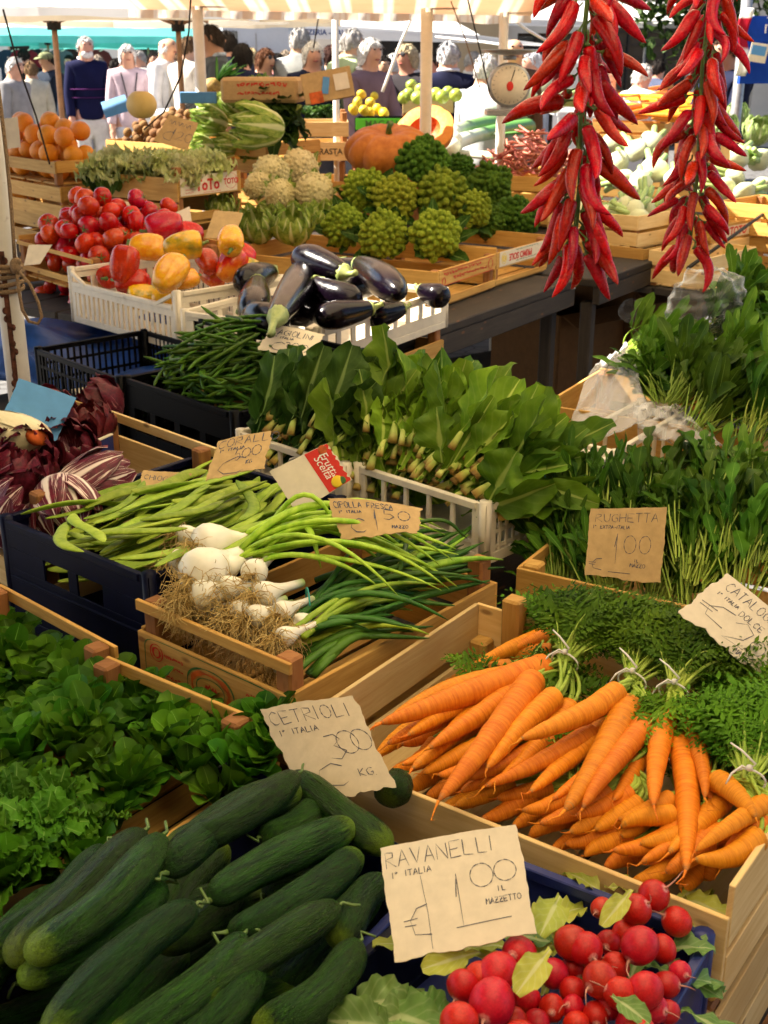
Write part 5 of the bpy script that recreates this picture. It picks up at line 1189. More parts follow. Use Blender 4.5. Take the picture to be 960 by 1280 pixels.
RK=[rocket(i,40,(.016,.036),(.06,.13),.10) for i in range(3)]; RN=[rocket(10+i,50,(.010,.020),(.05,.10),.08) for i in range(2)]; RW=[rocket(20+i,64,(.014,.036),(.06,.13),.07) for i in range(3)]
RP=[((700,665,.85),(700,560,.97),'narrow leaved rocket bunch at the left end of the low crate',3),((725,640,.89),(735,540,.99),'narrow leaved rocket bunch behind the rughetta price card',4),((770,640,.90),(790,535,.99),'narrow leaved rocket bunch above the rughetta price card',3),((690,700,.80),(680,600,.93),'rocket bunch leaning over the left board of the low crate',3),((850,690,.88),(870,570,.98),'rocket bunch with pale stems right of the rughetta card',0),((900,690,.885),(930,575,.98),'rocket bunch with broad leaves under the rim of the cream card',1),((945,700,.88),(965,580,.97),'rocket bunch with stems at the right edge of the photo',2),((830,650,.90),(850,540,.99),'rocket bunch behind and right of the rughetta card',1),((885,640,.92),(915,540,1.01),'rocket bunch with large lobed leaves near the right edge',2),((940,640,.92),(960,540,1.01),'rocket bunch behind the others at the right edge',0),((800,700,.83),(820,610,.94),'rocket bunch low behind the rughetta card',1),((750,690,.82),(760,600,.93),'rocket bunch low at the crate front left of the rughetta card',0),((870,720,.85),(890,640,.93),'rocket bunch low behind the cream card corner',2),((925,725,.85),(945,650,.93),'rocket bunch drooping stems above the cream card',1)]
RP+=[((700,735,.79),(690,650,.87),'rocket bunch low behind the left part of the crate board',3),((760,745,.79),(750,665,.87),'rocket bunch low behind the crate board under the rughetta card',4),((820,750,.79),(835,670,.87),'rocket bunch low behind the crate board right of the rughetta card',3),((720,700,.82),(700,610,.92),'narrow leaved rocket bunch pressed against the left post of the crate',4),((860,755,.80),(880,680,.88),'rocket bunch low behind the corner of the cream card',0),((790,690,.86),(800,590,.95),'rocket bunch directly behind the rughetta card top',3)]
for a,b,lb,i in RP:
    A=P(*a);B=P(*b); pr=(RK+RN)[i]; place_bunch('rocket_bunch',pr,('leaves','stems'),frameM(A,B-A+np.array((0,.03,0)),(0,-.6,.8),.9,uni(-.6,.6)),lb,'rocket','rocket bunches in the low crate')
WL=['chicory bunch at the foot of the green heap beside the plastic bag','chicory bunch on the left slope of the green heap','chicory bunch at the left end of the green heap over the torn film','chicory bunch in the middle of the green heap','chicory bunch on the upper middle of the green heap','chicory bunch at the right edge low in the green heap','chicory bunch at the right edge high in the green heap','chicory bunch on top of the green heap below the wrinkled bag','chicory bunch at the top right corner of the green heap','chicory bunch low in the middle of the green heap','chicory bunch at the back of the green heap','chicory bunch between film and rocket at the right','chicory bunch under the film edge']
for i,(a,b) in enumerate([((800,470,.95),(880,420,1.05)),((850,500,.95),(900,430,1.06)),((790,445,.95),(870,400,1.06)),((900,470,.98),(960,420,1.07)),((880,430,1.0),(950,385,1.10)),((950,500,.97),(990,430,1.07)),((960,440,1.02),(990,370,1.10)),((905,400,1.03),(945,365,1.10)),((955,390,1.05),(990,345,1.12)),((880,530,.93),(930,470,1.02)),((930,420,1.0),(980,380,1.1)),((940,545,.93),(975,480,1.02)),((830,500,.92),(800,440,1.0))]):
    A=P(*a);B=P(*b); place_bunch('chicory_bunch',RW[i%3],('leaves','stems'),frameM(A,B-A,(0,-.6,.8),1.0,uni(-.8,.8)),WL[i],'chicory','bunches of green chicory')
# ------------------------------------------------------------------ chilli strings
def chili(i):
    r_=random.Random(i+300); n=20; t=np.r_[0,.012,.03,np.linspace(.07,1,n-3)]
    b1=r_.uniform(-.20,.24); p=np.stack([t,b1*4*t*(1-t)+r_.uniform(-.02,.02)*np.sin(7*t),r_.uniform(-.05,.07)*t*t+.012*np.sin(6*t+i)],1)
    R0=r_.uniform(.105,.138); rr=R0*np.interp(t,[0,.012,.03,.07,.2,.5,.75,.9,.97,1],[.3,.62,.82,.94,1.0,.93,.68,.38,.20,.04])
    mb=MB(); mb.sweep(p,rr,16,afun=lambda l,a:1+.06*np.cos(3*a+i+2*l)*(1-l)+.03*np.cos(2*a+9*l))
    st=MB(); st.sweep(np.array([(.012,0,0),(-.008,0,0),(-.06,.01,.0),(-.14,.03,.015),(-.24,r_.uniform(-.08,.08),.03)]),[.070,.060,.022,.017,.020],8)
    return mb.mesh('chilli_pepper',M['chili']),st.mesh('stem',M['stem'])
CHI=[chili(i) for i in range(7)]
def string_of(label,px,top,bot,y,n,L,seed,spread=1.0):
    r_=random.Random(seed); a=D(px,top,y); b=D(px-20,bot,y); a[0]=b[0]=(a[0]+b[0])/2; 
    o=thing('chilli_string',label,'chilli string',a,0,'strings of red chilli peppers hung over the stall')
    L0=a[2]-b[2]; mb=MB(); pts=np.array([(0,0,.25),(0.003,0,0),(-.004,.003,-L0*.33),(.004,-.003,-L0*.66),(0,0,-L0*.93)]); q=np.concatenate([pts[i]*(1-k)+pts[i+1]*k for i in range(4) for k in np.linspace(0,1,5)[:-1].reshape(-1,1,1)]).reshape(-1,3)
    mb.sweep(q,.004,7); obj('string',mb.mesh('string',M['stem']),o)
    for k in range(n):
        f=k/(n-1); z=-L0*.97*f*.93+.02; az=k*2.39996+r_.uniform(-.35,.35); down=r_.uniform(.12,1.15)+.9*max(0,f-.75)*2.5
        d=nrm(np.array((math.cos(az)*spread,math.sin(az)*.85*spread,-down))); off=np.array((math.cos(az),math.sin(az),0))*.014+np.array((0,0,r_.uniform(-.01,.01)))
        l=L*r_.uniform(.82,1.15)*(1.0 if f<.8 else .95); m=frameM(np.array((0,0,z))+off+d*.018,d,(r_.uniform(-.4,.4),r_.uniform(-.4,.4),1),l,r_.choice((0,PI))+r_.uniform(-.5,.5))
        c_=obj('chilli_pepper',CHI[k%7][0],o,None,m); obj('stem',CHI[k%7][1],c_)
    return o
string_of('wider nearer string of long red chilli peppers left of the other string',736,-60,356,2.06,78,.090,1,.56)
string_of('slimmer string of red chilli peppers hanging at the right','' or 885,-60,350,2.45,88,.084,2,.56)
# ------------------------------------------------------------------ bell peppers, aubergines, tomatoes
def bell(i,mat):
    n=15; t=np.linspace(0,1,n); th=t*PI; r_=random.Random(i); pts=[];rr=[]
    prof_=[(.10,.08),(.02,.30),(.0,.62),(.06,.88),(.2,1.0),(.4,1.02),(.6,.97),(.8,.86),(.95,.70),(1.06,.52),(1.10,.32),(1.06,.14),(1.03,.02)]
    x=np.array([a for a,_ in prof_])*1.25;rr=np.array([b for _,b in prof_])*.52
    nl=r_.choice((3,4)); mb=MB(); mb.sweep(np.stack([x,.06*np.sin(2*x),0*x],1),rr,24,afun=lambda l,a:1+(.24*np.abs(np.cos(nl*a/2+i))**.7-.15)*min(1,.35+l*1.2)+.04*np.cos(a+i)+.03*np.sin(6*l+2*a),caps=True)
    st=MB(); st.sweep(np.array([(.12,0,0),(.0,0,0),(-.12,.02,.02),(-.28,.07,.03)]),[.16,.10,.055,.065],8)
    return mb.mesh('bell_pepper',M[mat]),st.mesh('stem',M['stem'])
BP={k:[bell(i+j,k) for j in range(2)] for i,k in enumerate(('pepred','pepyel','pepmix','pepor'))}
def bellp(mat,j,a,z,L,d,label,roll=0):
    c_=P(*a,z); d=nrm(np.array(d,float)); o=obj('bell_pepper',BP[mat][j][0],None,None,frameM(c_-d*L*.55,d,(0,0,1),L*.86,roll),label,'bell pepper','sweet peppers in the white crate'); obj('stem',BP[mat][j][1],o)
bellp('pepred',0,(155,330),1.055,.095,(-.2,-.3,-.9),'red bell pepper at the left end of the white crate',.4)
bellp('pepred',1,(205,284),1.13,.10,(.9,.1,.2),'large red bell pepper on top at the back of the white crate',.9)
bellp('pepred',0,(235,292),1.10,.085,(.8,.4,-.1),'red bell pepper right behind the large green streaked yellow one')
bellp('pepmix',0,(230,308),1.115,.095,(-.95,-.2,-.1),'big yellow pepper with a green patch in the middle of the crate',1)
bellp('pepyel',1,(185,310),1.085,.095,(-.95,.1,.05),'yellow orange pepper lying behind the red one at the left')
bellp('pepyel',0,(212,342),1.06,.10,(-.45,-.75,-.55),'yellow orange pepper pointing down towards the crate front')
bellp('pepyel',1,(232,350),1.03,.065,(-.8,-.5,-.2),'small yellow pepper against the front of the crate')
bellp('pepyel',0,(290,300),1.135,.085,(0,.9,.5),'bright yellow pepper with its dark stem facing out on top at the right')
bellp('pepor',1,(288,330),1.06,.09,(-.5,-.3,-.7),'orange and red pepper under the bright yellow one')
bellp('pepred',1,(258,328),1.06,.075,(.3,-.8,-.4),'small red pepper in the gap between the yellow peppers')
bellp('pepor',0,(265,345),1.01,.085,(.3,-.8,-.2),'orange pepper low at the right end of the white crate')
bellp('pepred',0,(165,352),1.0,.09,(.9,-.2,0),'red pepper low behind the slotted front of the white crate')
bellp('pepmix',1,(180,372),.96,.085,(.9,.2,0),'green and yellow pepper low behind the slotted front of the crate')
bellp('pepyel',1,(210,378),.96,.085,(.9,-.2,0),'yellow pepper low behind the slotted front of the white crate')
bellp('pepred',1,(140,345),.98,.085,(.2,.9,0),'red pepper in the bottom left corner of the white crate')
bellp('pepred',0,(300,318),1.05,.085,(.8,.2,-.3),'red pepper beside the aubergine crate under the yellow one')
bellp('pepmix',0,(312,340),1.0,.085,(.8,.5,-.3),'green and yellow pepper near the wall of the aubergine crate',2)
def aub(i):
    r_=random.Random(i+400); t,p=unit_curved(20,r_.uniform(-.06,.08)); 
    mb=MB(); mb.sweep(p,.235*np.interp(t,[0,.02,.06,.15,.35,.65,.85,.95,.99,1],[.35,.48,.55,.66,.84,1.0,.86,.56,.25,.03]),20,afun=lambda l,a:1+.015*np.cos(3*a+i))
    st=MB(); st.sweep(np.array([(.05,0,0),(.0,0,0),(-.05,0,.0),(-.13,.02,.02),(-.19,.05,.03)]),[.13,.115,.05,.04,.045],10)
    for k in range(5): 
        a=2*PI*k/5; st.leaf((-.005,.10*math.cos(a),.10*math.sin(a)),(1,.22*math.cos(a),.22*math.sin(a)),(0,math.cos(a),math.sin(a)),.24,.13,([0,.3,.7,1],[1,.8,.4,.05]),.05,-.3,.02,2,6,4)
    return mb.mesh('aubergine',M['egg']),st.mesh('calyx',M['calyx'])
AU=[aub(i) for i in range(4)]
AL=[((345,398),(392,330),1.085,1.10,'aubergine lying diagonally with its green cap towards the black crate'),((432,342),(370,320),1.12,1.14,'topmost aubergine with its cap turned to the right'),((392,352),(452,375),1.10,1.07,'aubergine in the middle with its cap in the shade'),((448,330),(500,368),1.085,1.085,'large rounded aubergine at the right end of the heap'),((465,385),(395,398),1.05,1.04,'aubergine low in front with its cap towards the white rim'),((322,352),(315,395),1.05,1.03,'aubergine at the left end of the heap beside the peppers'),((310,392),(355,410),1.02,1.02,'aubergine low at the left with a blue shine'),((525,362),(560,372),1.02,1.01,'small aubergine alone in the right end of the white crate'),((375,372),(430,395),1.04,1.03,'aubergine under the diagonal one'),((410,380),(350,400),1.02,1.0,'aubergine deep in the middle of the crate'),((420,330),(470,340),1.06,1.06,'aubergine at the back of the heap below the broccoli'),((505,385),(455,395),1.0,.99,'aubergine low against the holed front rim'),((480,350),(420,360),1.04,1.04,'aubergine between the topmost and the large rounded one'),((340,340),(300,355),1.04,1.04,'aubergine behind the left end of the heap')]
for i,(a,b,za,zb,lb) in enumerate(AL):
    A=P(*a,za);B=P(*b,zb); between('aubergine',AU[i%4],A,B,lb,'aubergine','aubergines in the white crate',part='calyx',roll=uni(0,6),thick=min(max(np.linalg.norm(B-A),.155),.20))
def tomato(i,plum=False):
    mb=MB(); mb.ball((0,0,0),1,0,16,12,(1,1,.84) if not plum else (.72,.72,1.2),None,lambda l,a:1+.025*np.cos(5*a+i),dent=.12)
    st=MB()
    for k in range(5): st.leaf((0,0,.74 if not plum else 1.1),(math.cos(k*1.257),math.sin(k*1.257),.25),(0,0,1),.5,.13,'long',.5,.1,.05,2,5,2)
    st.sweep(np.array([(0,0,.7),(0,0,.9),(.05,0,1.05)]) if not plum else np.array([(0,0,1.1),(0,0,1.25),(.05,0,1.4)]),[.07,.05,.05],6)
    return mb.mesh('tomato',M['tom']),st.mesh('stalk',M['stem'])
TO_=[tomato(i) for i in range(3)]; PT=[tomato(i,True) for i in range(2)]
def drop_pile(cr,n,rad,x0,x1,y0,y1,zb,seed,mx=None,cen=.0):
    r_=random.Random(seed); out=[]
    for k in range(n):
        best=None
        for _ in range(14):
            x=r_.uniform(x0+rad,x1-rad);y=r_.uniform(y0+rad,y1-rad); z=zb
            for (a,b,c_) in out:
                d2=(x-a)**2+(y-b)**2
                if d2<4*rad*rad*.88: z=max(z,c_+math.sqrt(max(0,4*rad*rad*.88-d2)))
            sc=z+cen*((x-(x0+x1)/2)**2+(y-(y0+y1)/2)**2)
            if best is None or sc<best[0]: best=(sc,x,y,z)
        out.append(best[1:])
    return out
def pile(cr,parts,pn,n,rad,zb,name,label,cat,group,seed,x0=.012,x1=None,y0=.012,y1=None,cen=1.2,jit=.08,full=True):
    for k,(x,y,z) in enumerate(drop_pile(cr,n,rad,x0,x1 or cr.L2-.012,y0,y1 or cr.L1-.012,zb,seed,cen=cen)):
        pr=parts[k%len(parts)]; pr=pr if isinstance(pr,tuple) else (pr,)
        o=obj(name,pr[0],None,None,rotM(cr.w(x,y,z),rad*uni(1-jit,1+jit),full,.9),label,cat,group)
        if len(pr)>1: obj(pn,pr[1],o)
pile(C['tom'],TO_,'stalk',120,.036,.06,'tomato','round ripe red tomato in the heap behind the sweet peppers','tomato','round tomatoes in the wooden crate',3,cen=1.6)
pile(C['tom2'],PT,'stalk',26,.03,.045,'plum_tomato','long red plum tomato in the lower wooden crate by the iron post','tomato','plum tomatoes in the lower crate',4,x1=.2)
def sph(mat,dent=.04,asp=(1,1,.96),am=0):
    mb=MB(); mb.ball((0,0,0),1,0,14,10,asp,None,(lambda l,a:1+am*np.cos(8*a)) if am else None,dent); return mb.mesh('fruit',M[mat])
ORM=sph('orange'); pile(C['orange'],[ORM],None,48,.043,.05,'orange','orange in the heap at the top left of the stall','orange','oranges in the wooden crate',5,cen=.25)
KIM=sph('kiwi',0,(1,.86,.82)); pile(C['kiwi'],[KIM],None,190,.029,.10,'kiwi','brown kiwi fruit in the heap behind the curly lettuce','kiwi','kiwi fruit in the wooden crate',6,cen=1.2)
c_=P(177,131,1.46); mb=MB(); mb.ball((0,0,0),.062,0,30,14,(1,1,.95),None,lambda l,a:1+.035*np.abs(np.cos(5*a)),.1); obj('melon',mb.mesh('melon',M['melon']),None,c_,label='yellow ribbed melon behind the kiwi fruit',cat='melon')
# ------------------------------------------------------------------ romanesco, cauliflower, broccoli
def florets(seed,n,mat,point=.0,br=.19,leafmat='leafdk',nl=7,LL=(.9,1.5),hemi=1.35):
    r_=random.Random(seed); mb=MB()
    for k in range(n):
        f=(k+.5)/n; th=math.acos(1-f*hemi); az=k*2.39996; d=np.array((math.sin(th)*math.cos(az),math.sin(th)*math.sin(az),math.cos(th)))
        c_=d*.80*(1+r_.uniform(-.05,.05)+(.04 if mat=='cauli' else .17)*math.sin(4.5*d[0]+seed)*math.cos(4*d[1]+3*d[2]+seed)); b=br*(.75+.5*f)*r_.uniform(.85,1.15); x=nrm(np.cross(d,(.3,.2,.9))); y=np.cross(d,x)
        mb.ball(c_,b,0,8,6,(1,1,1.15+point),np.stack([x,y,d],1))
        for j in range(7):
            a=j*.9+r_.uniform(0,1); e=nrm(d+x*math.cos(a)*.75+y*math.sin(a)*.75); mb.ball(c_+e*b*.78,b*.40,0,6,5)
        mb.ball(c_+d*b*.85,b*.42,0,6,5)
    mb.ball((0,0,0),.90 if mat=='cauli' else .78,0,18,12)
    lf=MB()
    for k in range(nl):
        a=2*PI*k/nl+r_.uniform(-.3,.3); d=(math.cos(a),math.sin(a),.55); lf.leaf((.35*math.cos(a),.35*math.sin(a),-.75),d,(-math.cos(a)*.5,-math.sin(a)*.5,1),r_.uniform(*LL),r_.uniform(.45,.75),'oval',r_.uniform(-1.2,.2),.2,.08,3,9,5)
    return mb.mesh('florets',M[mat]),lf.mesh('leaves',M[leafmat])
RMN=[florets(i,88,'roman',.12,.145,nl=9,LL=(1.1,1.7)) for i in range(3)]; BRC=[florets(10+i,100,'roman2',.0,.135,nl=4,LL=(.6,1.0)) for i in range(2)]; CAU=[florets(20+i,120,'cauli',-.3,.15,'cabb',9,(1.1,1.5),1.3) for i in range(2)]
def flo(parts,name,px,z,rpx,ax,label,cat,group):
    c_=P(*px,z); r_=rpx/FPX*np.linalg.norm(c_-np.array((0,0,CAMH))); m=frameM(c_,ax,(0,0,1),r_,uni(0,6))@Matrix(((0,0,1,0),(1,0,0,0),(0,1,0,0),(0,0,0,1)))
    o=thing(name,label,cat,group=group,M=m); obj('florets',parts[0],o); obj('leaves',parts[1],o)
gR='romanesco heads on the middle table'
for i,(px,z,r_,ax,lb) in enumerate([((545,294),1.04,32,(.1,-.75,.6),'yellow green romanesco head at the front corner of the printed crate'),((480,292),1.04,30,(-.2,-.8,.5),'romanesco head front row left of the corner one'),((430,283),1.05,27,(-.4,-.7,.6),'small pale romanesco head in the front row near the cauliflower'),((493,247),1.12,29,(.1,-.7,.7),'romanesco head second row above the front pair'),((553,243),1.13,33,(.15,-.6,.75),'greener romanesco head above the corner one'),((455,240),1.13,29,(-.2,-.6,.7),'romanesco head at the back left beside the cauliflowers'),((592,262),1.08,24,(.6,-.5,.5),'romanesco head seen from its side at the right of the row')]):
    flo(RMN[i%3],'romanesco_head',px,z,r_,ax,lb,'romanesco',gR)
for i,(px,z,r_,ax,lb) in enumerate([((530,203),1.20,33,(.0,-.55,.8),'dark green broccoli head on top below the cut pumpkin'),((612,232),1.10,29,(.4,-.6,.7),'dark broccoli head at the right end of the heap'),((645,272),1.03,28,(.4,-.7,.55),'dark broccoli head in the upside down labelled crate'),((610,278),1.02,22,(.3,-.7,.55),'dark broccoli head low between the two crates'),((575,212),1.13,20,(.5,-.4,.7),'small broccoli head with leaves behind the topmost one')]):
    flo(BRC[i%2],'broccoli_head',px,z,r_,ax,lb,'broccoli','broccoli heads on the middle table')
for i,(px,z,r_,ax,lb) in enumerate([((374,210),1.185,24,(.1,-.6,.8),'topmost creamy cauliflower head'),((393,240),1.13,24,(.2,-.7,.65),'cauliflower head right below the topmost one'),((338,217),1.17,23,(-.2,-.6,.8),'cauliflower head at the left of the topmost one'),((350,243),1.12,19,(-.1,-.7,.65),'small cauliflower head in the middle of the group'),((322,232),1.13,17,(-.6,-.5,.6),'cauliflower head beside the red lettered crate')]):
    flo(CAU[i%2],'cauliflower',px,z,r_,ax,lb,'cauliflower','cauliflowers on the middle table')
WR=leafhead(1,6,1.1,M['cabb'],layers=3,rip=.10,fl=.45)
for i,(px,z,r_,lb) in enumerate([((320,280),1.06,.075,'leaf wrapped cauliflower behind the bright yellow pepper'),((365,280),1.06,.080,'leaf wrapped cauliflower above the aubergines'),((278,258),1.08,.06,'leaf wrapped cauliflower beside the red lettered crate'),((405,268),1.06,.06,'leaf wrapped cauliflower next to the pale romanesco')]):
    head('cauliflower',WR,px,z,r_,(uni(-.3,.3),-.5,.8),lb,'cauliflower','leaf wrapped cauliflowers')
# ------------------------------------------------------------------ back rows
LH=[leafhead(1,6,1.0,M['cabb'],layers=3,rip=.11,fl=.5) for _ in range(2)]
for i,(px,z,r_,ax,sc,lb) in enumerate([((258,150),1.36,.078,(-.9,-.35,.25),(.95,.95,1.35),'pale green lettuce at the top left of the lettuce heap'),((292,132),1.42,.092,(-.6,-.4,.5),(1,1,1.25),'big pale green lettuce in the middle of the heap'),((318,158),1.36,.095,(-.95,-.3,.1),(.95,.95,1.4),'long pale lettuce lying with its white base to the right'),((345,132),1.42,.095,(.4,-.35,.7),(1,1,1.15),'leafy green lettuce at the top right of the heap'),((280,182),1.24,.065,(-.8,-.5,.1),(.9,.9,1.3),'small pale lettuce low in front of the heap'),((250,182),1.25,.055,(-.7,-.5,.1),(.9,.9,1.3),'small pale lettuce behind the beige price card'),((312,190),1.21,.055,(-.7,-.5,.1),(.9,.9,1.3),'small lettuce at the crate front under the heap'),((322,106),1.46,.075,(-.1,-.3,.9),(1,1,1.1),'green lettuce at the very top of the heap')]):
    head('long_lettuce',LH[i%2],px,z,r_,ax,lb,'lettuce','long green lettuces on the back row',sc)
dkl=MB()
for k in range(60): dkl.leaf((uni(-.07,.07),uni(-.06,.06),uni(-.10,.10)),(uni(-.6,.8),uni(-1,.1),uni(-.3,.9)),(0,0,1),uni(.08,.16),uni(.06,.10),'oval',uni(.2,1.2),.2,.10,3,8,5)
obj('leafy_greens',dkl.mesh('leafy_greens',M['leafdk']),None,P(343,150,1.37),label='dark leafy greens hanging beside the stamped crate',cat='greens')
dk2=MB()
for k in range(46): dk2.leaf((uni(-.10,.10),uni(-.05,.10),uni(-.02,.03)),(uni(-.8,.8),uni(-1,.4),uni(-.6,.6)),(0,0,1),uni(.05,.09),uni(.04,.07),'oval',uni(.2,1.2),.2,.10,3,7,4)
obj('leafy_greens',dk2.mesh('leafy_greens',M['leafdk']),None,P(398,140,1.30),label='dark leaves drooping over the top of the stamped crate',cat='greens')
cr=C['toto']; CUL=[rosette(40+i,64,.045,.12,.68,'oval',M['curly'],.26,6,(.15,1.4),.05) for i in range(2)]
for i,(x,y) in enumerate([(.08,.08),(.1,.22),(.09,.36),(.24,.10),(.26,.24),(.25,.38),(.05,.42),(.16,.15),(.17,.31)]):
    obj('curly_lettuce',CUL[i%2],None,None,rotM(cr.w(x,y,.185),uni(1.0,1.2),False,.4),'head of pale curly lettuce in the red lettered crate','lettuce','curly lettuces in the red lettered crate')
o=C['toto']; hang=MB()
for k in range(8): hang.leaf((uni(-.03,.03),0,0),(uni(-.3,.3),-.5,-.5),(0,-.6,.6),uni(.06,.10),.05,'oval',.8,.2,.1,3,8,4)
for x,lb in ((.44,'dark green outer leaf hanging over the left corner of the curly lettuce crate'),(.36,'dark green outer leaf hanging over the front of the curly lettuce crate')):
    obj('lettuce_leaf',hang.mesh('lettuce_leaf',M['leafdk']),None,cr.w(-.005,x,.19),label=lb,cat='leaf')
def pumpkin():
    n=18; a0=np.linspace(.06,PI-.06,n); t=(1-np.cos(a0))/2; z=2*t-1; rr=np.sqrt(1-z*z)
    mb=MB(); mb.sweep(np.stack([0*z,0*z,z*.54],1),rr,60,afun=lambda l,a:(1-.17*(1-np.abs(np.sin(a*5.5)))**1.8)); 
    V=mb.v[0]; q=np.hypot(V[:,0],V[:,1]); V[:,2]*=1-.35*np.exp(-(q/.35)**2); return mb.mesh('rind',M['pump'])
pm=pumpkin(); c_=P(486,188,1.235); o=thing('pumpkin','whole ribbed orange pumpkin lying in front of the cut one','pumpkin',c_,0,'pumpkins'); obj('rind',pm,o,None,Matrix.Rotation(.25,4,'X')@Matrix.Scale(.212,4))
mb=MB(); mb.sweep(np.array([(0,0,.06),(0,-.01,.10),(.01,-.03,.125)]),[.02,.012,.015],8); obj('stalk',mb.mesh('stalk',M['stem']),o)
# cut pumpkin: half shell with thick flesh
c_=P(530,163,1.30); o=thing('pumpkin','cut half pumpkin showing bright orange flesh and its hollow','pumpkin',c_,0,'pumpkins')
n=14; A_=np.linspace(0,PI/2,n); 
def halfshell(r_,mat,name,mi=60,rib=True):
    b=MB(); V=[];a=np.linspace(0,2*PI,mi,endpoint=False)
    for k in A_[::-1]:
        rr=math.sin(k)*r_ ; V.append(np.stack([rr*np.cos(a)*(1-.05*(1-np.abs(np.sin(a*4)))**2 if rib else 1),rr*np.sin(a)*(1-.05*(1-np.abs(np.sin(a*4)))**2 if rib else 1),np.full(mi,-math.cos(k)*r_*.75)],1))
    V=np.concatenate(V); j=np.arange(mi);k2=(j+1)%mi; Q=np.concatenate([np.stack([i*mi+j,(i+1)*mi+j,(i+1)*mi+k2,i*mi+k2],1) for i in range(n-1)]); b.add(V,Q,None,None,0,True); return b.mesh(name,M[mat])
Rm=Matrix.Rotation(R(48),4,'X')@Matrix.Rotation(R(-16),4,'Y')
obj('rind',halfshell(.155,'pump','rind'),o,None,Rm); obj('hollow',halfshell(.085,'pumpseed','hollow',40,False),o,None,Rm)
b=MB(); a=np.linspace(0,2*PI,60,endpoint=False); f=.155*(1-.05*(1-np.abs(np.sin(a*4)))**2); V=np.concatenate([np.stack([f*np.cos(a),f*np.sin(a),0*a],1),np.stack([.120*np.cos(a),.120*np.sin(a),0*a+.004],1),np.stack([.085*np.cos(a),.085*np.sin(a),0*a],1)]); j=np.arange(60);k2=(j+1)%60
b.add(V,np.concatenate([np.stack([i*60+j,i*60+k2,(i+1)*60+k2,(i+1)*60+j],1) for i in range(2)]),None,None,0,True); obj('flesh',b.mesh('flesh',M['pumpcut']),o,None,Rm)
# fennel
def fennel(i):
    r_=random.Random(i); mb=MB(); mb.ball((0,0,0),1,0,22,12,(1,.8,1.05),None,lambda l,a:1+.05*np.cos(4*a+i)+.03*np.cos(9*a),.0)
    for k in range(4): mb.ball((.25*math.cos(k*1.6),.2*math.sin(k*1.6),.25),.8,0,14,8,(.75,.6,1.15))
    st=MB()
    for k in range(5):
        a=k*1.257+i; st.sweep(np.array([(.3*math.cos(a),.25*math.sin(a),.7),(.4*math.cos(a),.3*math.sin(a),1.3),(.7*math.cos(a),.6*math.sin(a),2.2+r_.uniform(-.3,.5))]),[.34,.26,.20],9)
    return mb.mesh('bulb',M['fennel']),st.mesh('stalks',M['fenst'])
FN=[fennel(i) for i in range(3)]
def fen(px,z,r_,ax,lb,grp='fennel bulbs behind the chilli strings',i=0):
    c_=P(*px,z); rad=r_/FPX*np.linalg.norm(c_-np.array((0,0,CAMH))); m=frameM(c_,ax,(0,0,1),rad,uni(0,6))@Matrix(((0,0,1,0),(1,0,0,0),(0,1,0,0),(0,0,0,1)))
    o=thing('fennel',lb,'fennel',group=grp,M=m); obj('bulb',FN[i%3][0],o); obj('stalks',FN[i%3][1],o)
for i,(px,z,r_,ax,lb) in enumerate([((815,180),1.15,16,(.3,.8,.2),'round fennel bulb at the top between the two chilli strings'),((795,188),1.13,14,(-.3,.8,.2),'fennel bulb left of the topmost one'),((818,212),1.08,17,(.2,.8,.3),'fennel bulb in the middle between the strings'),((800,232),1.03,18,(.2,.9,.1),'fennel bulb low at the front board of its crate'),((770,205),1.08,16,(-.5,.6,-.3),'fennel bulb half behind the left chilli string'),((765,180),1.12,14,(.4,.8,.2),'fennel bulb peeping out right of the left string'),((845,222),1.05,14,(.3,.8,.3),'fennel bulb partly behind the right chilli string'),((780,225),1.03,14,(-.6,.6,-.2),'fennel with green stalks low in its crate')]): fen(px,z,r_,ax,lb,i=i)
for i,(px,z,r_,ax,lb) in enumerate([((921,195),1.13,15,(.5,.7,.1),'white fennel bulb on top at the right beside the card'),((950,200),1.10,14,(-.6,-.6,.2),'fennel at the right edge with green stalks'),((905,235),1.03,13,(-.8,-.1,.1),'fennel with stalks lying in the right labelled crate'),((930,240),1.02,13,(.8,.4,.1),'fennel bulb low in the right labelled crate'),((952,232),1.03,12,(.8,.4,.2),'fennel bulb at the right edge low in its crate'),((918,222),1.05,12,(-.7,.3,.3),'small fennel between the others in the right crate')]): fen(px,z,r_,ax,lb,'fennel bulbs in the right labelled crate',i)
for i in range(9):
    w_=C['fend'].w(uni(.08,.32),uni(.07,.40),.10+.02*(i%3)); m=frameM(w_,(uni(-.6,.6),uni(-.2,.9),uni(.0,.5)),(0,0,1),.052,uni(0,6))@Matrix(((0,0,1,0),(1,0,0,0),(0,1,0,0),(0,0,0,1)))
    o=thing('fennel','fennel bulb in the pale crate left of the labelled fennel crate','fennel',group='fennel bulbs in the pale crate',M=m); obj('bulb',FN[i%3][0],o); obj('stalks',FN[i%3][1],o)
for i,(px,z,r_,ax,lb) in enumerate([((655,120),1.37,17,(-.4,.6,.5),'pale green fennel head beside the dial scale'),((680,110),1.40,15,(.4,.6,.4),'pale green fennel head behind the left chilli string'),((690,126),1.34,14,(.9,.1,.1),'fennel head lying with its green stalks to the right')]): fen(px,z,r_,ax,lb,'pale fennel heads beside the scale',i)
